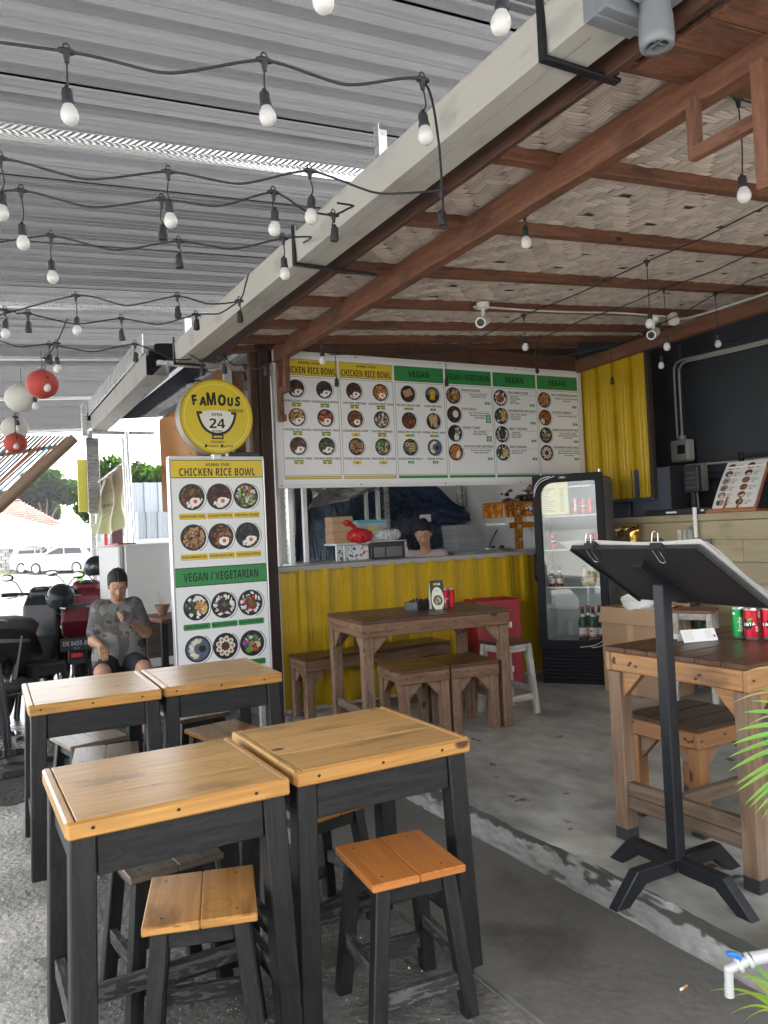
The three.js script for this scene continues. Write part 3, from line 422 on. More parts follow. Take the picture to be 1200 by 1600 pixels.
// ---------- street tables and stools ----------
const honeys = [0.92, 1.0, 1.08, 0.97].map((k) => tint(M.honey, k, k * rr(0.97, 1.02), k * rr(0.92, 1.02)));
function splay(x, z, dx, dz, y1, w, m, t, name = 'leg') { return part(name, bar(V(x + dx, 0, z + dz), V(x, y1, z), w, w, 0.004, V(0, 0, 1)), m, t); }
function streetTable(label, pos, ry, w, d, tops, n = 3) {
  const t = thing('wooden_table', label, 'table', pos, ry), H = 0.775, th = 0.045, e = 0.028, pw = (d) / n;
  for (let i = 0; i < n; i++) { const z0 = -d / 2 + i * pw; part('plank', bx(-w / 2 + e, w / 2 - e, H - th + rr(0, 0.001), H + rr(-0.0012, 0.0006), z0 + 0.0004, z0 + pw - 0.0004, 0.0016), tops[i % tops.length], t); }
  for (const s of [-1, 1]) part('end_board', bx(Math.min(s * w / 2, s * (w / 2 - e + 0.0015)), Math.max(s * w / 2, s * (w / 2 - e + 0.0015)), H - th - 0.001, H + 0.0005, -d / 2, d / 2, 0.006), tint(tops[0], 0.97), t);
  part('front_edge', bx(-w / 2 + 0.004, w / 2 - 0.004, H - th - 0.002, H - 0.002, d / 2 - 0.0005, d / 2 + 0.011, 0.005), M.honeyEdge, t);
  const nails = []; for (const x of [-0.24, -0.02, 0.2]) nails.push(ball(0.005, x, H - th / 2, d / 2 + 0.0105, 1.3, 1, 0.35, 8)); part('nail_head', nails, M.darkWood, t).userData.kind = 'stuff';
  const lx = w / 2 - 0.045, lz = d / 2 - 0.045;
  for (const [sx, sz] of [[-1, 1], [1, 1], [-1, -1], [1, -1]]) splay(sx * lx, sz * lz, sx * 0.022, sz * 0.02, H - th - 0.002, 0.066, M.black, t);
  for (const sz of [-1, 1]) part('apron', bx(-lx + 0.033, lx - 0.033, H - th - 0.115, H - th - 0.003, sz * lz - 0.012, sz * lz + 0.024, 0.003), M.black, t);
  for (const sx of [-1, 1]) part('apron', bx(sx * lx - 0.02, sx * lx + 0.02, H - th - 0.115, H - th - 0.003, -lz + 0.033, lz - 0.033, 0.003), M.black, t);
  for (const sx of [-1, 1]) part('stretcher', bx(sx * (lx + 0.018) - 0.016, sx * (lx + 0.018) + 0.016, 0.15, 0.205, -lz + 0.02, lz - 0.02, 0.003), M.blackWorn, t);
  part('stretcher', bx(-lx + 0.005, lx - 0.005, 0.155, 0.20, -0.02, 0.02, 0.003), M.blackWorn, t);
  return t;
}
streetTable('front left honey wood table on black splayed legs, nearest the camera', [0.541, 0, -2.475], 0, 0.613, 0.57, [honeys[0], honeys[1], honeys[3]]);
streetTable('honey wood table beside the kerb, right one of the front pair', [1.193, 0, -2.53], 0, 0.632, 0.60, [honeys[1], honeys[2], honeys[0]]);
const paleT = [1.0, 0.95].map((k) => tint(M.honey, k * 1.0, k * 1.08, k * 1.2));
streetTable('rear left wooden table with pale glare, nearest the motorbikes', [0.585, 0, -4.20], -0.035, 0.585, 0.66, paleT);
streetTable('rear right wooden table in front of the standing menu sign', [1.19, 0, -4.19], -0.035, 0.60, 0.63, [honeys[3], honeys[0]]);
function stool(label, pos, ry, m, edge) {
  const t = thing('wooden_stool', label, 'stool', pos, ry), H = 0.46, w = 0.305, d = 0.33;
  for (const s of [-1, 1]) part('seat_board', bx(s < 0 ? -w / 2 : 0.0003, s < 0 ? -0.0003 : w / 2, H - 0.024, H, -d / 2, d / 2, 0.004, 2), tint(m, s < 0 ? 1 : 0.96), t);
  const lx = w / 2 - 0.045, lz = d / 2 - 0.05;
  for (const [sx, sz] of [[-1, 1], [1, 1], [-1, -1], [1, -1]]) splay(sx * lx, sz * lz, sx * 0.045, sz * 0.03, H - 0.025, 0.046, M.black, t);
  for (const s of [-1, 1]) { part('apron', bx(-lx + 0.02, lx - 0.02, H - 0.08, H - 0.026, s * (lz + 0.002) - 0.012, s * (lz + 0.002) + 0.012, 0.002), M.black, t); part('apron', bx(s * lx - 0.012, s * lx + 0.012, H - 0.08, H - 0.026, -lz + 0.02, lz - 0.02, 0.002), M.black, t); }
  for (const s of [-1, 1]) part('stretcher', bx(s * (lx + 0.028) - 0.012, s * (lx + 0.028) + 0.012, 0.155, 0.20, -lz - 0.012, lz + 0.012, 0.002), M.blackWorn, t);
  for (const s of [-1, 1]) part('stretcher', bx(-lx - 0.02, lx + 0.02, 0.085, 0.135, s * (lz + 0.022) - 0.011, s * (lz + 0.022) + 0.011, 0.002), M.blackWorn, t);
  const nl = []; for (const x of [-0.1, 0.09]) for (const z of [-0.12, 0.12]) nl.push(ball(0.004, x + rr(-0.01, 0.01), H, z, 1, 0.4, 1, 8)); part('nail_head', nl, M.darkWood, t).userData.kind = 'stuff';
  return t;
}
const stoolM = [tint(M.orange, 0.92, 0.93, 0.95), tint(M.honey, 0.86, 0.76, 0.64), M.greyWood, M.paleWood];
stool('bright orange wooden stool in front of the right front table', [1.205, 0, -2.21], -0.10, stoolM[0]);
stool('honey topped stool turned aslant in front of the left front table', [0.605, 0, -2.30], -0.30, stoolM[1]);
stool('grey weathered stool tucked under the left front table', [0.585, 0, -2.71], 0.10, stoolM[2]);
stool('brown topped stool tucked behind the right front table', [1.20, 0, -2.85], 0.20, tint(M.honey, 0.8, 0.68, 0.55));
stool('pale topped stool under the rear left table, farther from camera', [0.62, 0, -4.52], 0.2, stoolM[3]);
stool('pale topped stool in front of the rear left table', [0.64, 0, -4.10], -0.18, tint(stoolM[3], 0.95));
stool('pale topped stool under the rear right table, farther from camera', [1.245, 0, -4.72], 0.12, tint(stoolM[3], 0.9));
stool('honey topped stool in front of the rear right table', [1.255, 0, -4.18], 0.16, stoolM[1]);

// ---------- brown terrace furniture with corner braces ----------
function brace(x, y, z, dx, dz, s, w, m, t) { // triangular knee between leg and apron
  const g = ext([[0, 0], [s, 0], [0, -s * 1.05]], w, 0.002, 1), a = Math.atan2(-dz, dx); return part('corner_brace', g.rotateY(a).translate(x, y, z), m, t);
}
function heavyTable(name, label, cat, pos, ry, w, d, H, o) {
  const t = thing(name, label, cat, pos, ry), L = o.leg || 0.07, A = o.apron || 0.085, n = o.planks || 4, pw = (d - 0.004) / n, ix = w / 2 - L / 2 - (o.inset || 0.006), iz = d / 2 - L / 2 - (o.inset || 0.006), B = o.brace || 0.11;
  for (let i = 0; i < n; i++) part('plank', bx(-w / 2, w / 2, H - 0.022, H + rr(-0.001, 0.001), -d / 2 + 0.002 + i * pw + 0.001, -d / 2 + 0.002 + (i + 1) * pw - 0.001, 0.003), tint(o.top, rr(0.88, 1.1)), t);
  for (const s of [-1, 1]) part('apron', bx(-w / 2 + 0.001, w / 2 - 0.001, H - 0.022 - A, H - 0.023, s * (d / 2 - 0.014) - 0.0125, s * (d / 2 - 0.014) + 0.0125, 0.004), tint(o.edge, rr(0.94, 1.05)), t);
  for (const s of [-1, 1]) part('apron', bx(s * (w / 2 - 0.0145) - 0.0125, s * (w / 2 - 0.0145) + 0.0125, H - 0.022 - A + 0.001, H - 0.0235, -d / 2 + 0.028, d / 2 - 0.028, 0.004), tint(o.edge, rr(0.94, 1.05)), t);
  for (const [sx, sz] of [[-1, 1], [1, 1], [-1, -1], [1, -1]]) {
    const l = part('leg', bx(sx * ix - L / 2, sx * ix + L / 2, 0.0, H - 0.024 - A, sz * iz - L / 2, sz * iz + L / 2, 0.004), tint(o.legM, rr(0.92, 1.06)), t);
    if (o.foot) part('foot_band', bx(sx * ix - L / 2 - 0.001, sx * ix + L / 2 + 0.001, 0.0005, rr(0.05, 0.07), sz * iz - L / 2 - 0.001, sz * iz + L / 2 + 0.001, 0.003), M.blackPlastic, l);
    brace(sx * ix - sx * L / 2, H - 0.0245 - A, sz * iz, -sx, 0, B, L * 0.5, o.braceM || o.legM, t); brace(sx * ix, H - 0.0248 - A, sz * iz - sz * L / 2, 0, -sz, B, L * 0.5, o.braceM || o.legM, t);
  }
  const nl = []; for (const s of [-1, 1]) for (let i = 0; i < (o.nails || 6); i++) nl.push(ball(0.0055, lerp(-w / 2 + 0.03, w / 2 - 0.03, i / ((o.nails || 6) - 1)) + rr(-0.02, 0.02), H - 0.022 - A * rr(0.3, 0.8), s * (d / 2 - 0.001), 1.6, 1, 0.3, 8), ball(0.0055, s * (w / 2 - 0.0005), H - 0.022 - A * rr(0.3, 0.8), lerp(-d / 2 + 0.03, d / 2 - 0.03, rnd()), 0.3, 1, 1.6, 8));
  part('nail_mark', nl, M.blackPlastic, t).userData.kind = 'stuff';
  return t;
}
{
  const br = { top: tint(M.brown, 1.15, 1.0, 0.86), edge: tint(M.brownLeg, 0.92, 0.71, 0.56), legM: tint(M.brownLeg, 1.02, 0.9, 0.8), braceM: tint(M.brownLeg, 0.98, 0.78, 0.64) };
  const t1 = heavyTable('terrace_table', 'dark brown wooden table in front of the yellow counter', 'table', [2.775, T, -4.665], -0.105, 1.06, 0.665, 0.787, { ...br, planks: 5, nails: 9, leg: 0.068 });
  part('stretcher', bx(-0.46, 0.46, 0.10, 0.155, -0.30, -0.268, 0.004), M.pineGrey, t1); for (const s of [-1, 1]) part('stretcher', bx(s * 0.49 - 0.014, s * 0.49 + 0.014, 0.16, 0.215, -0.27, 0.27, 0.004), M.pineGrey, t1);
  const bn = heavyTable('bench', 'long low brown bench against the yellow counter', 'bench', [2.81, T, -5.42], 0, 1.24, 0.31, 0.455, { ...br, planks: 2, leg: 0.062, apron: 0.075, brace: 0.10, nails: 7 });
  const st = { ...br, planks: 3, leg: 0.06, apron: 0.07, brace: 0.095, nails: 4 };
  heavyTable('square_stool', 'left of two brown square stools pushed together', 'stool', [2.665, T, -4.565], -0.14, 0.35, 0.42, 0.452, { ...st, top: tint(M.brown, 1.35, 1.25, 1.05), edge: tint(M.brownLeg, 0.95, 0.72, 0.58) });
  heavyTable('square_stool', 'right of two brown square stools pushed together', 'stool', [3.02, T, -4.515], -0.14, 0.35, 0.42, 0.452, { ...st, edge: tint(M.brownLeg, 0.95, 0.74, 0.6) });
  const rt = heavyTable('terrace_table', 'pine table with brown top behind the black menu stand', 'table', [3.02, T, -2.215], 0.03, 1.16, 0.68, 0.81, { top: tint(M.brown, 1.2, 1.02, 0.9), edge: M.pine, legM: tint(M.pineGrey, 1.12, 1.06, 1.0), braceM: tint(M.pine, 0.85), planks: 6, leg: 0.066, apron: 0.08, brace: 0.10, foot: 1, nails: 9 });
  part('stretcher', bx(-0.56, -0.52, 0.19, 0.245, -0.30, 0.30, 0.005), M.pineGrey, rt); part('stretcher', bx(-0.562, -0.517, 0.135, 0.188, -0.30, 0.30, 0.006), tint(M.pineGrey, 0.82), rt); part('stretcher', bx(-0.516, 0.5, 0.19, 0.245, -0.055, -0.015, 0.005), tint(M.pineGrey, 0.8), rt);
  heavyTable('square_stool', 'brown square stool under the pine table', 'stool', [2.90, T, -2.50], 0.02, 0.42, 0.40, 0.462, { ...st, top: tint(M.brown, 0.8), edge: tint(M.pine, 0.75, 0.66, 0.62), legM: tint(M.pine, 0.74, 0.66, 0.62), foot: 1 });
}
function whiteStool(label, pos, ry, m, seat, H = 0.515) {
  const t = thing('painted_stool', label, 'stool', pos, ry), w = 0.25, L = 0.042;
  part('seat', bx(-w / 2 - 0.01, w / 2 + 0.01, H - 0.02, H, -w / 2 - 0.015, w / 2 + 0.015, 0.004), seat, t);
  for (const [sx, sz] of [[-1, 1], [1, 1], [-1, -1], [1, -1]]) splay(sx * (w / 2 - L / 2), sz * (w / 2 - L / 2 + 0.01), sx * 0.035, sz * 0.025, H - 0.02, L, m, t);
  for (const s of [-1, 1]) { part('apron', bx(-w / 2 + L, w / 2 - L, H - 0.07, H - 0.021, s * (w / 2 - 0.012) - 0.012, s * (w / 2 - 0.012) + 0.012), m, t); part('apron', bx(s * (w / 2 - 0.02) - 0.012, s * (w / 2 - 0.02) + 0.012, H - 0.07, H - 0.021, -w / 2 + L - 0.01, w / 2 - L + 0.01), m, t);
    part('stretcher', bx(-w / 2, w / 2, 0.10, 0.145, s * (w / 2 + 0.008) - 0.01, s * (w / 2 + 0.008) + 0.01), m, t); part('stretcher', bx(s * (w / 2 + 0.008) - 0.01, s * (w / 2 + 0.008) + 0.01, 0.15, 0.195, -w / 2, w / 2), m, t); }
  return t;
}
whiteStool('white painted stool with dark brown seat beside the red crates', [3.475, T, -4.615], 0.03, M.whiteWood, tint(M.brown, 0.8, 0.6, 0.6));
whiteStool('white painted stool behind the pine table, with red brown seat', [4.80, T, -4.06], 0.5, M.whiteWood, tint(M.beam, 1.2), 0.66);
whiteStool('teal painted stool between the carton and white stool by the half wall', [5.0, T, -4.42], 0.2, M.tealWood, tint(M.brown, 0.9), 0.66);
whiteStool('white painted stool standing on the far right by the half wall', [5.04, T, -3.72], 0.3, tint(M.whiteWood, 0.92), tint(M.beam, 1.1), 0.68);

// ---------- things on the tables ----------
const canTex = (bg, fg, draw) => cnv(512, 384, (c, w, h) => { c.fillStyle = bg; c.fillRect(0, 0, w, h); draw(c, w, h, fg); });
function can(label, pos, ry, m) {
  const t = thing('soda_can', label, 'can', pos, ry, undefined), R = 0.028, H = 0.138;
  const b = ni(new THREE.CylinderGeometry(R, R, H - 0.024, 32, 1, true)).translate(0, H / 2, 0); part('body', b, m, t);
  part('top_rim', lathe([[0, H - 0.008], [0.021, H - 0.008], [0.0225, H - 0.001], [0.0245, H - 0.001], [0.0255, H - 0.005], [R, H - 0.012]], 28), M.steel, t); part('base', lathe([[R, 0.012], [0.0245, 0.002], [0.022, 0], [0, 0.004]], 28), M.steel, t);
  part('pull_tab', cb(0.018, 0.002, 0.011, 0.001).translate(0.002, H - 0.005, 0), M.steel, t); return t;
}
const fanta = (c, w, h, x) => { c.save(); c.translate(x, h * 0.52); c.fillStyle = '#12131f'; c.beginPath(); c.ellipse(0, 0, 62, 74, 0, 0, 7); c.fill(); c.fillStyle = '#5d9a35'; c.beginPath(); c.ellipse(34, -66, 38, 18, -0.5, 0, 7); c.fill(); c.rotate(-0.12); c.font = 'bold 62px sans-serif'; c.textAlign = 'center'; c.lineWidth = 10; c.strokeStyle = '#12131f'; c.strokeText('FANTA', 0, 20); c.fillStyle = '#fff'; c.fillText('FANTA', 0, 20); c.restore(); };
const fantaM = mat({ color: [0.95, 0.95, 0.95], map: canTex('#c21431', '#fff', (c, w, h) => { for (const x of [128, 384]) fanta(c, w, h, x); c.fillStyle = '#fff'; c.fillRect(232, 230, 48, 70); c.fillStyle = '#444'; for (let i = 0; i < 12; i++) c.fillRect(237 + i * 3.2, 238, i % 3 ? 1 : 2, 50); c.fillStyle = '#e9a; '; }), roughness: 0.28, metalness: 0.45 });
const colaM = mat({ color: [0.95, 0.95, 0.95], map: canTex('#c4121f', '#fff', (c, w, h) => { c.fillStyle = '#fff'; c.font = 'italic bold 84px serif'; for (const x of [0, 256]) { c.save(); c.translate(x + 150, h * 0.86); c.rotate(-PI / 2); c.fillText('Coca-Cola', 0, 0); c.restore(); } }), roughness: 0.28, metalness: 0.45 });
const spriteM = mat({ color: [0.95, 0.95, 0.95], map: canTex('#0f8f43', '#fff', (c, w, h) => { c.fillStyle = '#eef7ee'; c.font = 'italic bold 74px sans-serif'; for (const x of [0, 256]) { c.save(); c.translate(x + 160, h * 0.85); c.rotate(-PI / 2); c.fillText('Sprite', 0, 0); c.restore(); c.beginPath(); c.arc(x + 60, 60, 18, 0, 7); c.fill(); } }), roughness: 0.28, metalness: 0.45 });
can('red soda can with dark round logo on the table by the yellow counter', [2.985, T + 0.788, -4.63], 2.4, fantaM);
can('red cola can right of another can on the table by the yellow counter', [3.046, T + 0.788, -4.645], 0.3, colaM);
can('green soda can beside red cans on the pine table', [2.955, T + 0.811, -2.275], 0.8, spriteM);
can('red soda can between the green can and the one showing its logo', [2.953, T + 0.811, -2.213], 3.2, fantaM);
can('red soda can with logo turned to camera on the pine table', [3.003, T + 0.811, -2.17], 4.15, fantaM);
{ // black condiment tray
  const t = thing('condiment_tray', 'small black openwork tray on the table by the counter', 'tray', [2.83, T + 0.788, -4.72], 0.45);
  part('base', cb(0.2, 0.008, 0.11, 0.002).translate(0, 0.004, 0), M.blackPlastic, t);
  for (const s of [-1, 1]) { part('side', cb(0.2, 0.05, 0.006, 0.002).translate(0, 0.033, s * 0.052), M.blackPlastic, t); part('side', cb(0.006, 0.05, 0.098, 0.002).translate(s * 0.097, 0.033, 0), M.blackPlastic, t); }
  const sp = []; for (let i = 0; i < 16; i++) sp.push(ball(0.009, -0.09 + i * 0.012, 0.06 + rr(-0.003, 0.006), rr(-0.05, 0.05), 1, 1.2, 1, 6)); part('sauce_sachet', sp, M.blackPlastic, t).userData.kind = 'stuff';
}
{ // tent card with bowl
  const m = mat({ color: [0.9, 0.9, 0.9], roughness: 0.5, map: cnv(256, 512, (c, w, h) => { c.fillStyle = '#1d3b2c'; c.fillRect(0, 0, w, h); c.fillStyle = '#e8e2d2'; c.beginPath(); c.ellipse(128, 330, 118, 210, 0, 0, 7); c.fill(); c.fillStyle = '#d8b545'; c.fillRect(70, 50, 70, 34); c.fillStyle = '#ddd'; c.fillRect(150, 54, 50, 34); c.fillStyle = '#2c3a3e'; c.beginPath(); c.arc(128, 350, 88, 0, 7); c.fill(); const R = mul(8); for (let i = 0; i < 90; i++) { c.fillStyle = ['#b98a4a', '#7c9a42', '#d9d0b8', '#7a4a2a'][i % 4]; const a = R() * 7, r = R() * 66; c.beginPath(); c.arc(128 + Math.cos(a) * r, 350 + Math.sin(a) * r, 5 + R() * 8, 0, 7); c.fill(); } c.fillStyle = '#3a3a36'; c.font = 'bold 20px sans-serif'; c.textAlign = 'center'; c.fillText('VEGAN', 128, 190); }) });
  const t = thing('tent_card', 'small green and cream tent card with bowl picture on brown table', 'menu card', [2.915, T + 0.788, -4.625], -0.15);
  const f = face(0.1, 0.2); f.rotateX(-0.16).translate(0, 0.0985, 0.018); part('front', f, m, t); part('back', bar(V(0, 0, -0.016), V(0, 0.196, 0.0), 0.1, 0.0015, 0.0004, V(0, 0, 1)), M.paper, t);
}
{ // folded white paper card
  const t = thing('folded_card', 'white folded paper card lying on the pine table', 'card', [2.778, T + 0.8115, -2.345], -0.30);
  const m = mat({ color: [0.84, 0.84, 0.83], roughness: 0.7, map: cnv(256, 96, (c, w, h) => { c.fillStyle = '#fbfbfa'; c.fillRect(0, 0, w, h); c.fillStyle = '#cfccc6'; for (let i = 0; i < 8; i++) { c.fillRect(14, 12 + i * 9, 70, 3); c.fillRect(176, 14 + i * 8, 52, 2.5); } c.fillStyle = '#8a5a3a'; c.fillRect(232, 50, 14, 20); }) });
  const f = face(0.16, 0.056).rotateX(-0.5).translate(0, 0.0255, 0.014); part('front', f, m, t); const b = face(0.16, 0.056).rotateX(0.5 + PI).translate(0, 0.0255, -0.014); part('back', b, M.paper, t);
  const n = thing('paper_scrap', 'crumpled white receipt beside the folded card', 'paper', [2.785, T + 0.8115, -2.47], 0.4);
  part('sheet', sheetFn(10, 8, (u, v) => [(u - 0.5) * 0.1, 0.002 + 0.02 * pn(u * 4, v * 4, 20, 20, 411) * Math.sin(u * PI), (v - 0.5) * 0.07]), M.paper, n);
}
// ---------- black menu stand ----------
{
  const t = thing('menu_stand', 'black metal menu stand with tilted board, seen from behind', 'menu stand', [2.29, T, -2.08]);
  part('post', bx(-0.024, 0.024, 0.07, 1.10, -0.024, 0.024, 0.004), M.blackMetal, t);
  for (let k = 0; k < 4; k++) { const a = k * PI / 2, d = (r, y) => V(Math.cos(a) * r, y, Math.sin(a) * r); const el = ext([[0.024, 0.062], [0.178, 0.062], [0.262, 0], [0.318, 0], [0.215, 0.105], [0.024, 0.105]], 0.044, 0.004, 1); part('foot', el.rotateY(-a), M.blackMetal, t); }
  // board: high edge towards the street (-x), low edge inside
  const A = V(-0.185, 1.247, 0), B = V(0.17, 1.02, 0), n = V(B.y - A.y, -(B.x - A.x), 0).normalize(), mid = A.clone().add(B).multiplyScalar(0.5), up = V(-n.x, -n.y, 0);
  const brd = part('board', bar(A.clone().add(V(0, 0, 0.03)), B.clone().add(V(0, 0, 0.03)), 0.60, 0.016, 0.003, up), tint(M.blackPlastic, 0.8), t);
  for (const z of [0.325, -0.265]) part('rim', bar(A.clone().add(V(0, 0, z)).addScaledVector(n, 0.012), B.clone().add(V(0, 0, z)).addScaledVector(n, 0.012), 0.012, 0.010, 0.002, up), M.blackMetal, t);
  part('bracket', [bar(V(-0.11, 1.195, 0.0).addScaledVector(n, 0.016), V(0.12, 1.045, 0.0).addScaledVector(n, 0.016), 0.05, 0.03, 0.003, up)], M.blackMetal, t);
  part('strut', bar(V(0, 1.06, 0), V(0.09, 1.05, 0), 0.044, 0.044), M.blackMetal, t);
  const sh = thing('menu_sheet', 'white menu sheets clipped to the black stand board', 'menu', [2.29, T, -2.08]);
  part('sheet', sheetFn(12, 12, (u, v) => { const p = A.clone().lerp(B, lerp(-0.05, 1.02, u)).addScaledVector(up, 0.010 + 0.006 * Math.sin(v * 7)); return [p.x, p.y, lerp(-0.325, 0.345, v)]; }), M.paper, sh);
  part('sheet', sheetFn(12, 12, (u, v) => { const p = A.clone().lerp(B, lerp(0.0, 1.0, u)).addScaledVector(up, 0.016 + 0.004 * Math.sin(u * 9)); return [p.x, p.y, lerp(-0.24, 0.352, v)]; }), M.white, sh);
  for (const [z, l] of [[-0.16, 'far'], [0.16, 'near']]) {
    const c = thing('binder_clip', 'black binder clip gripping the ' + l + ' end of the menu board', 'clip', [2.29 + A.x, T + A.y, -2.08 + z]);
    part('jaw', [ext([[-0.014, -0.016], [0.03, -0.012], [0.03, 0.012], [-0.014, 0.02]], 0.05, 0.002, 1).rotateZ(-0.56)], M.blackPlastic, c);
    for (const s of [-1, 1]) part('handle', tube([V(-0.012, s * 0.014, -0.014), V(0.0 + (s < 0 ? 0.02 : -0.01), s * 0.05 - 0.004, -0.011), V(0.005 + (s < 0 ? 0.02 : -0.01), s * 0.054 - 0.004, 0), V(0.0 + (s < 0 ? 0.02 : -0.01), s * 0.05 - 0.004, 0.011), V(-0.012, s * 0.014, 0.014)], 0.0013, 24, 6), M.chrome, c);
  }
}
// ---------- printed menus ----------
function ct(c, s, x, y, size, { col = '#14140f', w = 0, align = 'center', bold = true, sx = 0.8, font = 'sans-serif', style = '' } = {}) { // condensed text; w: width to fit
  c.save(); c.font = `${style} ${bold ? 'bold ' : ''}${size}px ${font}`; c.textAlign = 'left'; let k = sx, m = c.measureText(s).width; if (w) k = Math.min(1.15, w / m);
  c.translate(align === 'center' ? x - m * k / 2 : align === 'right' ? x - m * k : x, y); c.scale(k, 1); c.fillStyle = col; c.fillText(s, 0, 0); c.restore();
}
const FOOD = {
  sticky: [['#2a1710', '#3d2216', '#54301c', '#7a4a2c'], 'rice', 1], pepper: [['#16131a', '#241e26', '#35303a', '#4a3d33'], 'rice', 1], teri: [['#3a1712', '#5a2418', '#7a3a26', '#2a1410'], 'rice', 1], sweet: [['#c07a2c', '#d99a45', '#8c4f1e', '#e6c27e'], 0, 1],
  salted: [['#b98a44', '#d8b56a', '#8f5f2a', '#e8d7a6'], 'rice', 1], rica: [['#8c3a1a', '#b65a2a', '#d98a4a', '#5a2010'], 'rice', 1], katsu: [['#6a3a1c', '#8a5228', '#a86c3a', '#4a2812'], 0, 1], cabbage: [['#d8d0b8', '#9a7040', '#e8e4d4', '#2c2418'], 0, 0],
  basil: [['#4a2018', '#6a3022', '#30401c', '#8a5a3a'], 'rice', 1], green: [['#33402a', '#4a5c38', '#6d7c50', '#22281c'], 'rice', 1], udon: [['#8a6038', '#a87a4c', '#6a4426', '#c49a68'], 0, 0], poke: [['#5e9a3a', '#8cc04a', '#d8d8c8', '#7a3d7a', '#c8502a', '#2f5a2a'], 0, 0],
  chips: ['chips'], corn: ['corn'], spicy: [['#6a2a20', '#8a3c2c', '#4a1c16', '#9a5a40'], 0, 0], bean: ['bean'], spring: ['spring'], gyoza: ['gyoza'], bulgogi: [['#b07a44', '#8a5a30', '#d0a878', '#5a3a1e'], 0, 0], balls: ['balls'], crab: ['crab'], curry: [['#b8742c', '#a05f22', '#8a4c1a', '#d09040'], 'moon', 0],
  fish: [['#a8281e', '#c8442c', '#7a1a14', '#4a6a34'], 'ring', 0], rendang: ['rend'], beef: [['#241c22', '#362a32', '#4a3a40', '#5a2030'], 'ring', 0], salad: [['#d8c8a0', '#b8342a', '#6a9a3a', '#8a4a8a', '#e0e0d8', '#3f7a3a'], 'salad', 0], rolls: ['rolls'], chickcab: [['#8c4a1e', '#a8622c', '#c4813e', '#6a3212'], 'cup', 0],
};
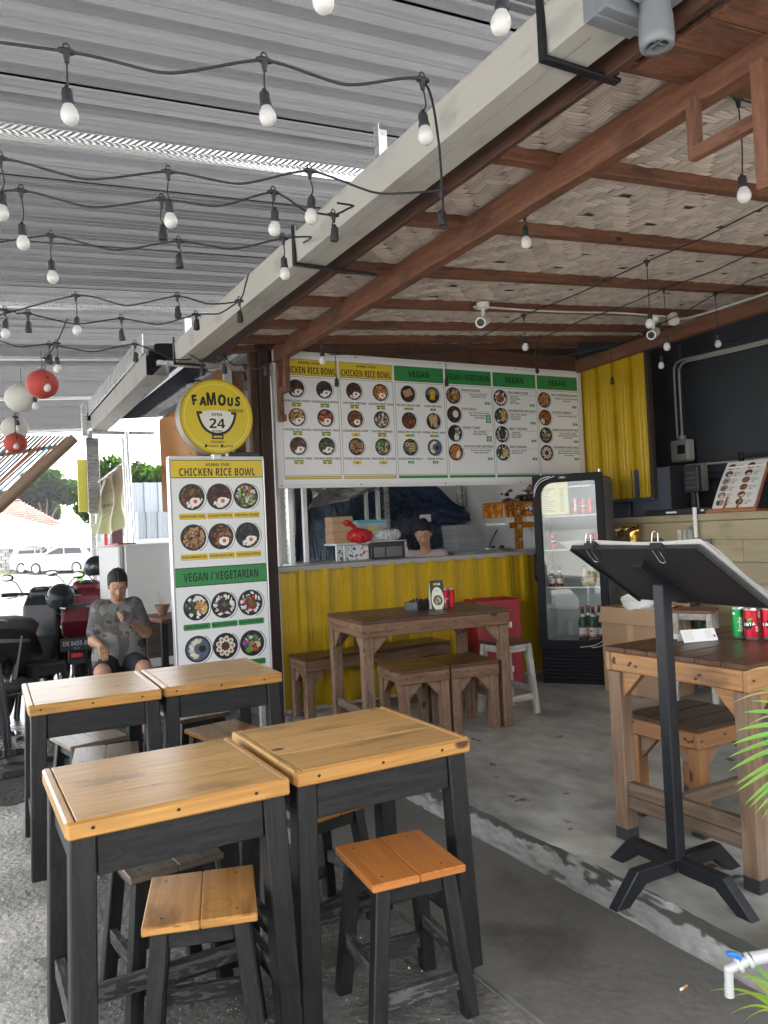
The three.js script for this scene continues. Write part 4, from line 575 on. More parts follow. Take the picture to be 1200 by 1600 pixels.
function bowl(c, x, y, r, kind, R) {
  c.save(); c.fillStyle = 'rgba(0,0,0,0.0)'; c.beginPath(); c.arc(x, y, r, 0, 7); c.fillStyle = '#15161a'; c.fill();
  c.lineWidth = r * 0.05; c.strokeStyle = '#3a3c42'; c.beginPath(); c.arc(x, y, r * 0.95, 0, 7); c.stroke();
  c.lineWidth = r * 0.05; c.strokeStyle = '#6d6f74'; c.beginPath(); c.arc(x + r * 0.08, y + r * 0.03, r * 1.06, -1.1, 1.25); c.stroke();
  c.beginPath(); c.arc(x, y, r * 0.86, 0, 7); c.clip();
  const F = FOOD[kind], blob = (px, py, a, b, t, col) => { c.fillStyle = col; c.beginPath(); c.ellipse(px, py, a, b, t, 0, 7); c.fill(); };
  const fill = (cols, n, rad, sz, ox = 0, oy = 0) => { for (let i = 0; i < n; i++) { const a = R() * 7, q = Math.sqrt(R()) * rad; blob(x + ox + Math.cos(a) * q, y + oy + Math.sin(a) * q, sz * (0.5 + R()), sz * (0.35 + R() * 0.5), R() * 3, cols[Math.floor(R() * cols.length)]); } };
  const g = (a, b, t, l) => { c.save(); c.translate(x + a * r, y + b * r); c.rotate(t); c.fillStyle = '#d8b98a'; c.fillRect(-l * r / 2, -r * 0.1, l * r, r * 0.2); c.fillStyle = '#a5743c'; c.fillRect(-l * r / 2, r * 0.04, l * r, r * 0.06); c.restore(); };
  if (Array.isArray(F[0])) {
    if (F[1] === 'ring') { fill(['#e8e6e0', '#f4f2ec', '#d8d4cc'], 60, r * 0.8, r * 0.14); fill(F[0], 70, r * 0.5, r * 0.15); fill(['#4f7a3a'], 6, r * 0.15, r * 0.1); }
    else if (F[1] === 'salad') F[0].forEach((col, i) => { const a = i / F[0].length * 6.28; fill([col, col, '#ffffff33'], 14, r * 0.26, r * 0.13, Math.cos(a) * r * 0.5, Math.sin(a) * r * 0.5); });
    else fill(F[0], 110, r * 0.84, r * 0.15);
    if (F[1] === 'rice') { for (let i = 0; i < 40; i++) { const a = 0.3 + R() * 1.9; blob(x + Math.cos(a) * r * (0.55 + R() * 0.28), y + Math.sin(a) * r * (0.5 + R() * 0.3), r * 0.1, r * 0.07, R() * 3, ['#f2f0ea', '#dedad2', '#ffffff'][i % 3]); } }
    if (F[1] === 'moon') blob(x + r * 0.3, y + r * 0.25, r * 0.24, r * 0.5, 0.3, '#efe9dd');
    if (F[1] === 'cup') blob(x - r * 0.4, y + r * 0.48, r * 0.36, r * 0.34, 0, '#e8e2d4');
    if (F[1] === 'salad') blob(x, y, r * 0.2, r * 0.2, 0, '#b48a50');
    if (F[2]) { blob(x + r * 0.22, y + r * 0.38, r * 0.40, r * 0.33, 0.2, '#fbfaf6'); blob(x + r * 0.42, y + r * 0.26, r * 0.22, r * 0.2, 0, '#fbfaf6'); blob(x + r * 0.26, y + r * 0.34, r * 0.16, r * 0.15, 0, '#e2571f'); blob(x + r * 0.23, y + r * 0.31, r * 0.05, r * 0.04, 0, '#f7b06a'); }
  } else if (F[0] === 'chips') { for (let i = 0; i < 5; i++) g(-0.45 + i * 0.22, 0.05 - i * 0.08, 1.1, 0.85); blob(x + r * 0.2, y + r * 0.5, r * 0.24, r * 0.22, 0, '#7c1f1c'); }
  else if (F[0] === 'corn') { c.fillStyle = '#6b7078'; c.fillRect(x - r, y - r, 2 * r, r); for (let i = 0; i < 5; i++) blob(x, y - r * 0.5 + i * r * 0.24, r * 0.4, r * 0.15, rr(-.1, .1), i % 2 ? '#d9b13c' : '#c4982c'); }
  else if (F[0] === 'bean') for (let i = 0; i < 18; i++) g(R() * 1.2 - 0.6, R() * 1.2 - 0.6, 0.9 + R() * 0.8, 0.9);
  else if (F[0] === 'spring') { fill(['#3f5a34', '#587a44'], 40, r * 0.8, r * 0.2); for (let i = 0; i < 4; i++) g(0.25, -0.4 + i * 0.28, -0.15, 0.85); blob(x - r * 0.4, y - r * 0.35, r * 0.26, r * 0.24, 0, '#e9e4dc'); blob(x - r * 0.4, y - r * 0.35, r * 0.18, r * 0.16, 0, '#b8242c'); }
  else if (F[0] === 'gyoza') { c.fillStyle = '#55657d'; c.fillRect(x - r, y - r, 2 * r, 2 * r); for (let i = 0; i < 7; i++) { const a = 1.9 + i * 0.5; blob(x + Math.cos(a) * r * 0.5, y + Math.sin(a) * r * 0.58, r * 0.26, r * 0.15, a + 0.8, i % 2 ? '#efe6cf' : '#ded2b4'); } blob(x + r * 0.35, y, r * 0.28, r * 0.26, 0, '#15161c'); }
  else if (F[0] === 'balls') { fill(['#3a2420', '#5a332a', '#27181a'], 40, r * 0.7, r * 0.2); blob(x + r * 0.2, y - r * 0.05, r * 0.4, r * 0.44, 0, '#ece8dd'); }
  else if (F[0] === 'crab') { fill(['#6a2a22', '#8a3a2a', '#d8cabb'], 24, r * 0.4, r * 0.16, r * 0.3, -r * 0.3); blob(x + r * 0.2, y + r * 0.45, r * 0.36, r * 0.45, 0.2, '#dfe4e2'); c.fillStyle = '#222'; c.fillRect(x + r * 0.1, y + r * 0.2, r * 0.3, r * 0.05); }
  else if (F[0] === 'rend') { fill(['#e8e6e0', '#f4f2ec'], 40, r * 0.82, r * 0.15); fill(['#2c4a2c', '#3d5c36', '#22351f'], 50, r * 0.42, r * 0.16, -r * 0.3, 0); fill(['#d49a4a', '#c0803a', '#e0b46a'], 30, r * 0.4, r * 0.17, r * 0.38, 0); }
  else if (F[0] === 'rolls') { for (let i = 0; i < 9; i++) { const a = i * 0.698; blob(x + Math.cos(a) * r * 0.55, y + Math.sin(a) * r * 0.55, r * 0.24, r * 0.2, a, '#e9e2d2'); blob(x + Math.cos(a) * r * 0.55, y + Math.sin(a) * r * 0.55, r * 0.12, r * 0.1, a, i % 2 ? '#c8683a' : '#7c9a52'); } blob(x, y, r * 0.28, r * 0.28, 0, '#5a2a1c'); }
  c.restore();
}
const YEL = '#e8ca32', GRN = '#2f8f49', INK = '#14160f';
function menuPanel(c, W, H, p, R) {
  const head = p.g ? GRN : YEL; c.fillStyle = '#f3f3f2'; c.fillRect(0, 0, W, H);
  c.fillStyle = INK; c.fillRect(8, 26, W - 16, 100); c.fillStyle = head; c.fillRect(9, 28, W - 18, 95);
  if (p.g) ct(c, p.t, W / 2, 97, 58, { w: Math.min(W - 30, p.t.length > 6 ? W - 26 : 170) }); else { ct(c, 'NORMAL FOOD', W / 2, 54, 20, { sx: 1 }); ct(c, p.t, W / 2, 114, 58, { w: W - 34 }); }
  c.strokeStyle = '#3a3a36'; c.lineWidth = 2; c.strokeRect(8, 136, W - 16, H - 190); c.fillStyle = INK; c.fillRect(8, H - 46, W - 16, 17); c.fillStyle = head; c.fillRect(9, H - 44, W - 18, 13);
  const pill = (x, y, w, h, col, s, tc = '#111') => { c.fillStyle = col; c.beginPath(); c.roundRect(x - w / 2, y, w, h, 4); c.fill(); if (s) ct(c, s, x, y + h - 3, 14, { sx: 0.9, col: tc }); };
  if (p.grid) p.grid.forEach(([k, s, pr], i) => { const x = W * (i % 2 ? 0.745 : 0.265), y = 210 + Math.floor(i / 2) * 178; bowl(c, x, y, 56, k, R); ct(c, s, x, y + 83, 18, { w: Math.min(W * 0.46, s.length * 10.5) });
    if (p.g) { if (pr) { pill(x - 14, y + 91, 42, 17, YEL, 'LARGE'); pill(x + 22, y + 91, 28, 17, GRN, '65', '#dfe'); } else pill(x, y + 91, 44, 17, GRN, '75K', '#dfe'); } else if (pr === 1) pill(x, y + 90, 62, 22, YEL, '70K'); else { pill(x, y + 87, 64, 8, GRN); pill(x - 17, y + 96, 30, 17, YEL, '60K'); pill(x + 17, y + 96, 30, 17, YEL, '65K'); } });
  else p.list.forEach(([k, s, d, pr], i) => { const y = 206 + i * 130; bowl(c, 68, y, 58, k, R); ct(c, s, 134, y - 34, 21, { align: 'left', w: Math.min(W - 150, s.length * 12.5) }); c.fillStyle = '#777'; c.fillRect(134, y - 27, W - 150, 1.5);
    d.forEach((q, j) => ct(c, q, p.bul ? 146 : W * 0.70, y - 9 + j * 16, 14, { bold: true, align: p.bul && j ? 'left' : p.bul ? 'left' : 'center', sx: 0.95 })); for (let j = 0; j < pr; j++) pill(W - 46, y + 36 - (pr - 1 - j) * 20, 44, 17, GRN, '75K', '#dfe'); });
}
const PANELS = [
  { t: 'CHICKEN RICE BOWL', grid: [['sticky', 'CHICKEN STICKY GINGER'], ['pepper', 'CHICKEN BLACK PEPPER'], ['salted', 'CHICKEN SALTED EGG'], ['rica', 'CHICKEN RICA - RICA'], ['basil', 'CHICKEN PEANUT BASIL'], ['green', 'CHICKEN GREEN CHILI']] },
  { t: 'CHICKEN RICE BOWL', grid: [['teri', 'CHICKEN TERIYAKI'], ['sweet', 'CHICKEN SWEET SOUR'], ['katsu', 'CHICKEN KATSU CURRY', 1], ['cabbage', 'CHICKEN CABBAGE'], ['udon', 'CHICKEN LEMONGRASS UDON', 1], ['poke', 'POKE BOWL CHICKEN', 1]] },
  { t: 'VEGAN', g: 1, grid: [['chips', 'TOFU CHIPS, EGGPLANT CHIPS', 1], ['corn', 'CORN FRITTERS'], ['spicy', 'KOREAN SPICY TOFU CHIPS', 1], ['bean', 'SPRING BEAN CHIPS', 1], ['spring', 'VEGGIE SPRING ROLLS'], ['gyoza', 'VEGGIE GYOZA']] },
  { t: 'VEGAN / VEGETARIAN', g: 1, list: [['bulgogi', 'VEGAN BULGOGI', ['Rice, Tofu, Spring Onion,', 'White Onion, Garlic'], 1], ['balls', 'TOFU BALLS', ['Rice, Tofu, Broccoli, Carrot,', 'Mushroom, Spring Onion,', 'White Ginger'], 3], ['crab', 'VEGAN "CRAB"', ['Rice, Cauliflower', 'Black Pepper Sauce'], 2], ['curry', 'TOFU KATSU CURRY VEGETARIAN', ['Rice, Curry, Carrot, Potato,', 'Onion, Garlic, Spice'], 1]] },
  { t: 'VEGAN', g: 1, bul: 1, list: [['fish', 'FISH SWEET SOUR', ['   Vegan Fish', 'Choice of Sauce', '- Teriyaki', '- White Ginger'], 1], ['rendang', 'CHICKEN RICA-RICA SPICY', ['Vegan Chicken, Spinach', 'Choice of Sauce', '- Black Pepper'], 1], ['beef', 'BEEF TERIYAKI', ['   Vegan Meat', 'Choice of Sauce', '- White Ginger'], 1], ['rendang', 'BEEF RENDANG', ['Vegan Meat, Spinach', 'Rendang Sauce'], 1]] },
  { t: 'VEGAN', g: 1, list: [['udon', 'TOFU LEMONGRASS UDON', ['Noodle, Tofu, Broccoli, Mushroom', 'Lemongrass'], 1], ['chickcab', 'CHICKEN CABBAGE', ['Vegan Chicken, Vegan Sauce'], 1], ['salad', 'QUINOA AVOCADO CRUNCHY SALAD', ['Lettuce, Quinoa, Avocado,', 'Red Pepper, Carrot, Cucumber,', 'Peanut Sauce'], 1], ['rolls', 'VIETNAMESE SPRING ROLLS', ['Rice Paper, Red Onion, Tomato,', 'Mint, Avocado, Carrot, Cucumber', 'Peanut Sauce'], 1]] },
];
{
  const t = thing('menu_board', 'wide white menu board with six food panels above the yellow counter', 'menu board', [2.175, 1.832, -5.60], 0);
  const W = 3.07, H = 1.055; part('backing', bx(0, W, 0, H, -0.022, 0, 0.003), tint(M.white, 0.92), t);
  const pw = 0.496; PANELS.forEach((p, i) => { const m = mat({ color: [0.88, 0.89, 0.90], roughness: 0.42, map: cnv(400, 800, (c, w, h) => menuPanel(c, w, h, p, mul(40 + i))) }); part('menu_panel', face(pw, 0.992).translate(0.045 + pw / 2 + i * pw + i * 0.0005, H / 2, 0.0035), m, t); });
  const sc = []; for (const x of [0.03, 0.7, 1.5, 2.3, W - 0.03]) for (const y of [0.02, H - 0.02]) sc.push(ball(0.006, x, y, 0.002, 1, 1, 0.5, 8)); part('screw', sc, M.blackPlastic, t).userData.kind = 'stuff';
}
{ // standing menu sign
  const t = thing('standing_sign', 'tall standing sign headed chicken rice bowl with rows of bowls', 'sign', [1.335, 0.36, -5.45]); const W = 0.668, H = 1.685;
  part('box', bx(0, W, 0, H, -0.06, 0, 0.004), tint(M.white, 0.9), t); part('trim', [bx(-0.008, W + 0.008, H - 0.006, H + 0.012, -0.065, 0.006, 0.003), bx(-0.01, -0.001, 0, H - 0.007, -0.065, 0.006, 0.002), bx(W + 0.001, W + 0.01, 0, H - 0.007, -0.065, 0.006, 0.002)], M.steel, t).userData.kind = 'stuff';
  const m = mat({ color: [0.88, 0.89, 0.90], roughness: 0.38, map: cnv(712, 1790, (c, w, h) => {
    c.fillStyle = '#f4f4f3'; c.fillRect(0, 0, w, h); const R = mul(77), S = 712 / 0.668 / 712 * 0.668; const band = (y0, y1, col) => { c.fillStyle = INK; c.fillRect(0, y0 - 6, w, y1 - y0 + 12); c.fillStyle = col; c.fillRect(0, y0, w, y1 - y0); };
    band(14, 138, YEL); ct(c, 'NORMAL FOOD', w / 2, 56, 30, { sx: 1, w: 190 }); ct(c, 'CHICKEN RICE BOWL', w / 2, 128, 78, { w: 600 });
    const row = (y, ks, ns, col, dy) => ks.forEach((k, i) => { const x = 148 + i * 212; bowl(c, x, y, 98, k, R); c.fillStyle = '#b9b7b0'; c.beginPath(); c.roundRect(x - 99, y + dy + 4, 204, 42, 8); c.fill(); c.fillStyle = col; c.beginPath(); c.roundRect(x - 102, y + dy, 204, 42, 8); c.fill(); ct(c, ns[i], x, y + dy + 31, 25, { w: Math.min(188, ns[i].length * 14) }); });
    row(285, ['basil', 'teri', 'poke'], ['CHICKEN PEANUT BASIL', 'CHICKEN TERIYAKI', 'POKE BOWL CHICKEN'], YEL, 122); row(585, ['udon', 'katsu', 'pepper'], ['CHICKEN LEMONGRASS UDON', 'CHICKEN KATSU CURRY', 'CHICKEN BLACK PEPPER'], YEL, 122);
    band(812, 940, GRN); ct(c, 'VEGAN / VEGETARIAN', w / 2, 908, 86, { w: 590 });
    row(1100, ['rendang', 'beef', 'fish'], ['BEEF RENDANG', 'BEEF TERIYAKI', 'FISH SWEET SOUR'], GRN, 122); row(1408, ['gyoza', 'rolls', 'salad'], ['VEGGIE GYOZA', 'VIETNAMESE SPRING ROLLS', 'AVOCADO CRUNCHY SALAD'], GRN, 122); band(1650, 1700, GRN); }) });
  part('printed_face', face(W - 0.012, H - 0.012).translate(W / 2, H / 2, 0.003), m, t); part('leg', bx(0.05, 0.09, -0.36, 0, -0.05, -0.01), M.steel, t); part('leg', bx(W - 0.09, W - 0.05, -0.36, 0, -0.05, -0.01), M.steel, t); part('clamp', bx(W - 0.24, W - 0.02, H + 0.013, H + 0.045, -0.05, -0.01, 0.004), M.blackPlastic, t);
}
{ // round lightbox sign
  const t = thing('round_sign', 'round yellow sign reading FAMOUS WARUNG open 24 above the standing sign', 'sign', [1.665, 2.33, -5.46]); const R = 0.262, D = 0.11;
  part('drum', [ni(new THREE.CylinderGeometry(R, R, D, 64, 1, true)).rotateX(PI / 2), ni(new THREE.CircleGeometry(R, 64)).rotateY(PI).translate(0, 0, -D / 2)], mat({ color: [0.32, 0.32, 0.31], roughness: 0.5, metalness: 0.4 }), t);
  part('rim', ni(new THREE.TorusGeometry(R - 0.003, 0.005, 8, 80)).translate(0, 0, D / 2 + 0.001), tint(M.yellow, 0.9), t);
  const m = mat({ color: [0.80, 0.80, 0.80], roughness: 0.35, map: cnv(768, 768, (c, w) => { const X = w / 2; c.fillStyle = '#e6cd2c'; c.fillRect(0, 0, w, w); c.strokeStyle = '#f4e892'; c.lineWidth = 8; c.beginPath(); c.arc(X, X, 342, 0, 7); c.stroke();
    // brushed letters
    c.fillStyle = '#17170f'; [['F', 160, 264, 136, -0.12, 0.8], ['A', 244, 268, 118, 0.05, 0.9], ['M', 336, 262, 176, -0.06, 0.72], ['O', 442, 262, 152, 0.08, 0.82], ['U', 534, 264, 118, 0.02, 0.86], ['S', 612, 262, 132, 0.1, 0.84]].forEach(([ch, x, y, s, a, k]) => { c.save(); c.translate(x, y); c.rotate(a); c.scale(k, 1); c.font = `bold ${s}px sans-serif`; c.textAlign = 'center'; c.fillText(ch, 0, 0); c.lineWidth = 9; c.lineJoin = 'bevel'; c.strokeStyle = '#17170f'; c.strokeText(ch, 0, 0); c.restore(); });
    ct(c, 'WARUNG', 592, 330, 42, { w: 170 });
    c.fillStyle = '#f6f4ea'; c.beginPath(); c.moveTo(190, 345); c.quadraticCurveTo(385, 282, 582, 345); c.bezierCurveTo(560, 470, 500, 555, 385, 560); c.bezierCurveTo(270, 555, 212, 470, 190, 345); c.fill();
    c.strokeStyle = '#17170f'; c.lineWidth = 26; c.beginPath(); c.moveTo(232, 345); c.lineTo(184, 345); c.bezierCurveTo(210, 490, 275, 562, 385, 566); c.bezierCurveTo(495, 562, 560, 490, 586, 345); c.lineTo(540, 345); c.stroke(); c.lineWidth = 16; c.strokeRect(332, 576, 108, 34); 
    ct(c, 'OPEN', 385, 378, 44, { w: 116 }); ct(c, '24', 385, 504, 140, { w: 190 }); ct(c, 'HUORS', 385, 548, 34, { w: 116 }); ct(c, 'AVALIABLE:', 385, 658, 32, { w: 150 }); c.fillStyle = '#17170f'; c.beginPath(); c.arc(258, 690, 16, 0, 7); c.arc(428, 690, 16, 0, 7); c.fill(); ct(c, 'Grabfood', 332, 700, 26, { w: 104 }); ct(c, 'gofood', 500, 700, 26, { w: 96 }); }) });
  const f = ni(new THREE.CircleGeometry(R - 0.004, 72)).translate(0, 0, D / 2); part('printed_face', f, m, t); part('stem', bx(-0.03, 0.03, -0.30, -R + 0.01, -0.03, 0.03), M.steel, t);
}
// ---------- inside the kiosk ----------
struct('kiosk_floor', bx(2.16, 5.22, -0.02, T, -7.6, -5.76), M.drain);
{
  const w = thing('kiosk_back_wall', 'pale painted back wall inside the kiosk', 'wall', [2.1, T, -7.45]); part('wall', bx(0, 3.2, 0, 3.0, -0.1, 0), M.white, w); part('side_wall', bx(3.04, 3.12, 0, 2.9, 0.002, 1.72), tint(M.white, 0.95), w); part('ceiling_panel', bx(0, 3.2, 2.78, 2.82, 0.002, 1.75), tint(M.white, 0.5), w); part('steel_stud', bx(2.92, 2.96, 0, 2.77, 0.002, 0.05), M.galv, w); part('steel_stud', bx(2.99, 3.02, 0, 2.77, 0.002, 0.05), tint(M.galv, 0.7), w);
  // tarpaulins: folded sheets hung in front of the back wall
  const tarp = (name, label, f, m, top) => { const t = thing(name, label, 'tarpaulin'); part('sheet', sheetFn(70, 50, f, (u, v) => [u * 1.6, v * 1.3]), m, t); return t; };
  const fold_ = (u, v, s) => 0.10 * Math.sin(u * 9 + v * 5 + s) * (0.4 + 0.6 * v) + 0.06 * (pn(u * 9, v * 6, 90, 60, 500 + s) - 0.5) + 0.035 * Math.sin(u * 31 - v * 12) * v;
  tarp('tarpaulin', 'grey blue tarpaulin hanging in folds on the left inside the kiosk', (u, v) => [lerp(2.92, 3.75, u) - 0.06 * v, lerp(1.98, 0.6, v) - 0.0 * u, -7.12 + fold_(u, v, 1)], M.tarpGrey);
  tarp('tarpaulin', 'dark blue tarpaulin draped diagonally across the kiosk back wall', (u, v) => { const x = lerp(3.55, 4.96, u), y = lerp(lerp(2.15, 1.70, sst(0.45, 1, u)), lerp(1.55, 1.52, u), v); return [x, y, -7.16 + fold_(u, v, 2) * 0.7]; }, M.tarpBlue);
  tarp('tarpaulin', 'dull grey tarpaulin below the dark blue one behind the cook', (u, v) => [lerp(3.55, 4.96, u), lerp(1.60, 0.7, v), -7.20 + fold_(u, v, 3) * 0.6], tint(M.tarpGrey, 0.9, 0.92, 0.92));
  tarp('plastic_sheet', 'crumpled silver plastic sheet bunched under the menu board at left', (u, v) => [lerp(2.95, 3.75, u), lerp(2.0, lerp(1.70, 1.88, u), v), -6.9 + fold_(u, v, 5) * 1.3 + 0.1 * Math.sin(v * PI)], mat({ color: [0.55, 0.55, 0.55], roughness: 0.28, metalness: 0.35, bumpMap: wrinkle, bumpScale: 0.04 }));
  const post = (x, z, r, m, l) => solo('kiosk_post', bx(x - r, x + r, T, 2.75, z - r, z + r), m, l, 'post');
  post(3.63, -6.98, 0.017, tint(M.white, 0.85), 'thin white square post left of the other in the kiosk middle'); post(3.745, -6.95, 0.019, M.white, 'white square post behind the blue lidded box, right of a thinner one'); post(3.86, -7.0, 0.03, tint(M.galv, 0.7), 'grey steel post right of the white posts in the kiosk'); post(2.72, -6.4, 0.02, M.white, 'bright white slanting pole at the left end of the kiosk'); post(2.46, -6.1, 0.02, M.steel, 'steel pole at the far left of the kiosk opening'); post(2.30, -5.95, 0.016, tint(M.white, 0.8), 'pale slim pole nearest the corner post in the kiosk'); post(2.62, -6.5, 0.028, M.galv, 'galvanised post between pale poles at the kiosk left');
  solo('paper_note', bar(V(4.25, 1.585, -6.99), V(4.385, 1.59, -6.99), 0.003, 0.075, 0.0005), M.paper, 'small white paper note stuck on the tarpaulin', 'note');
  const pc = thing('prep_counter', 'steel prep counter standing inside the kiosk', 'counter', [3.7, T, -6.2]); part('worktop', bx(-1.2, -0.14, 1.07, 1.10, -0.45, 0.25), M.steel, pc); part('cabinet', bx(-1.15, -0.18, 0, 1.068, -0.42, 0.2), M.steel, pc); part('worktop', bx(0.55, 1.4, 1.07, 1.10, -0.6, 0.25), M.steel, pc); part('cabinet', bx(0.6, 1.35, 0, 1.068, -0.57, 0.2), M.steel, pc); part('fan_shelf', bx(-0.13, 0.42, 1.07, 1.098, -0.75, -0.44), M.steel, pc);
}
{ // stack of moulded paper trays
  for (let i = 0; i < 13; i++) solo('food_tray', ext([[-0.09, 0], [0.09, 0], [0.096, 0.014], [0.085, 0.0165], [-0.085, 0.0165], [-0.096, 0.014]], 0.15, 0.003, 1).rotateY(rr(-0.05, 0.05)).translate(2.895 + rr(-0.004, 0.004), 1.392 + i * 0.0168, -6.08), tint(M.card, rr(0.9, 1.25), rr(0.95, 1.2), rr(0.95, 1.2)), i === 12 ? 'brown paper food tray, topmost of the stack on the glass cabinet' : i === 0 ? 'brown paper food tray, bottom one of the stack on the glass cabinet' : 'brown paper food tray within the stack on the glass cabinet', 'food tray', i && i < 12 ? 'brown paper trays within the stack' : undefined);
  const g = thing('glass_cabinet', 'small glass fronted display case under the paper trays', 'cabinet', [2.98, 1.24, -6.1]); part('frame', [bx(-0.17, 0.165, 0.13, 0.15, -0.12, 0.12), bx(-0.17, -0.155, 0, 0.129, 0.1, 0.12), bx(0.15, 0.165, 0, 0.129, 0.1, 0.12), bx(-0.10, -0.085, 0, 0.129, 0.1, 0.12)], M.steel, g).userData.kind = 'stuff'; part('picture_panel', face(0.30, 0.125).translate(-0.0, 0.065, 0.085), mat({ color: [0.9, 0.9, 0.9], roughness: 0.4, map: cnv(256, 112, (c, w, h) => { c.fillStyle = '#e9eef0'; c.fillRect(0, 0, w, h); const R = mul(5); for (let i = 0; i < 50; i++) { c.fillStyle = ['#2f4038', '#b8c8cc', '#5a6a5c', '#c05a44', '#d8a890'][Math.floor(R() * 3) + (i > 38 ? 2 : 0)] || '#888'; c.beginPath(); c.ellipse(i > 38 ? 190 + R() * 60 : R() * 180, R() * h, 4 + R() * 14, 3 + R() * 8, R() * 3, 0, 7); c.fill(); } }) }), g); part('base', bx(-0.17, 0.165, -0.003, 0.0, -0.12, 0.12), M.steel, g);
  const b = thing('black_cabinet', 'black framed warmer cabinet beside the glass case', 'cabinet', [3.295, 1.24, -6.08]); part('body', bx(-0.165, 0.17, 0, 0.145, -0.14, 0.11, 0.005), M.blackPlastic, b); part('pane', bx(-0.135, -0.03, 0.012, 0.10, 0.111, 0.114), tint(M.steel, 0.35), b); part('pane', bx(-0.015, 0.14, 0.012, 0.10, 0.111, 0.114), tint(M.steel, 0.35), b);
  const x = thing('storage_box', 'clear plastic storage box with blue lid behind the red bag', 'box', [3.27, 1.385, -6.3]); part('tub', [bx(-0.14, 0.14, 0, 0.17, 0.12, 0.123), bx(-0.14, 0.14, 0, 0.17, -0.123, -0.12), bx(-0.14, -0.137, 0, 0.17, -0.119, 0.119), bx(0.137, 0.14, 0, 0.17, -0.119, 0.119)], mat({ color: [0.62, 0.70, 0.76], roughness: 0.25, transmission: 0.4, thickness: 0 }), x).userData.kind = 'stuff'; part('lid', bx(-0.15, 0.15, 0.171, 0.195, -0.13, 0.13, 0.006), mat({ color: [0.10, 0.42, 0.52], roughness: 0.4 }), x); part('sticker', bx(-0.05, 0.05, 0.09, 0.135, 0.1235, 0.125), mat({ color: [0.75, 0.58, 0.15], roughness: 0.6 }), x);
  const bag = (p, s) => { let d = Math.hypot((p[0]) / s[0], (p[1] - 0.05) / s[1], p[2] / s[2]) - 1; return d * Math.min(...s) + 0.012 * (pn(p[0] * 40 + 50, p[1] * 40 + p[2] * 31 + 50, 300, 300, 610) - 0.5); };
  const rb = thing('red_bag', 'knotted red plastic bag on top of the black cabinet', 'bag', [3.045, 1.395, -6.0]); const red = mat({ color: [0.62, 0.03, 0.04], roughness: 0.25, transmission: 0.25, thickness: 0 });
  part('body', mc((p) => smin(bag(p, [0.115, 0.068, 0.09]), sdCap(p, [-0.03, 0.1, 0], [-0.05, 0.13, 0.01], 0.016, 0.012), 0.03), [-0.14, -0.03, -0.11], [0.14, 0.16, 0.11], 0.007), red, rb); part('knot_flap', mc((p) => sdCap(p, [-0.05, 0.13, 0.01], [-0.135, 0.165, 0.03], 0.014, 0.026) + 0.008 * (pn(p[0] * 60 + 50, p[1] * 60 + 50, 200, 200, 611) - 0.5), [-0.18, 0.1, -0.04], [-0.02, 0.21, 0.07], 0.006), red, rb);
  const cbg = thing('clear_bag', 'clear plastic bag of lids on the black cabinet', 'bag', [3.30, 1.39, -6.02]); part('body', mc((p) => bag(p, [0.15, 0.06, 0.09]) + 0.012 * (pn(p[0] * 70 + 90, p[2] * 70 + 90, 300, 300, 612) - 0.5), [-0.17, -0.03, -0.11], [0.17, 0.14, 0.11], 0.007), mat({ color: [0.66, 0.68, 0.69], roughness: 0.2, transmission: 0.3, thickness: 0 }), cbg); part('base_sheet', bx(-0.22, 0.16, -0.006, 0.0, -0.09, 0.1), tint(M.paper, 0.9), cbg);
  const f = thing('electric_fan', 'black electric fan standing behind the clear bag', 'fan', [3.86, 1.24, -6.72]); const cage = []; for (let i = 0; i < 24; i++) { const a = i / 24 * 2 * PI; cage.push(tube([V(0.02 * Math.cos(a), 0.16 + 0.02 * Math.sin(a), 0.06), V(0.09 * Math.cos(a), 0.16 + 0.09 * Math.sin(a), 0.055), V(0.138 * Math.cos(a), 0.16 + 0.138 * Math.sin(a), 0.0)], 0.0014, 8, 5)); } part('cage', cage, M.blackPlastic, f).userData.kind = 'stuff'; part('rim', ni(new THREE.TorusGeometry(0.14, 0.005, 8, 48)).translate(0, 0.16, 0), M.blackPlastic, f); for (let i = 0; i < 3; i++) part('blade', ball(0.05, 0.065, 0, 0, 1.1, 0.8, 0.12, 12).rotateX(0.4).rotateZ(i * 2.094).translate(0, 0.16, 0.02), tint(M.blackPlastic, 2), f); part('stand', [rod(V(0, -0.0, -0.03), V(0, 0.16, -0.05), 0.014), rod(V(0, 0, -0.03), V(0, 0.012, -0.03), 0.09)], M.blackPlastic, f); part('motor', rod(V(0, 0.16, -0.09), V(0, 0.16, 0.0), 0.045), M.blackPlastic, f);
  const sb = thing('spray_bottle', 'small clear bottle beside the black cabinet', 'bottle', [3.50, 1.24, -6.02]); part('body', lathe([[0, 0], [0.022, 0.002], [0.024, 0.07], [0.01, 0.095], [0.009, 0.11], [0, 0.11]]), tint(M.whitePlastic, 0.9), sb); part('cap', rod(V(0, 0.11, 0), V(0, 0.135, 0), 0.012), M.whitePlastic, sb);
  for (let i = 0; i < 6; i++) solo('egg_tray', ext([[-0.15, 0], [0.15, 0], [0.158, 0.03], [0.145, 0.042], [-0.145, 0.042], [-0.158, 0.03]], 0.26, 0.004, 1).rotateY(rr(-0.04, 0.04)).translate(4.53 + i * -0.004, 1.242 + i * 0.0425, -6.62), mat({ color: [0.30, 0.32, 0.32].map((v) => v * rr(0.9, 1.1)), roughness: 0.85 }), i === 5 ? 'grey pulp tray, topmost of the stack beside the cook' : i === 0 ? 'grey pulp tray, lowest of the stack beside the cook' : 'grey pulp tray within the stack beside the cook', 'tray', i && i < 5 ? 'grey trays within the stack' : undefined);
}
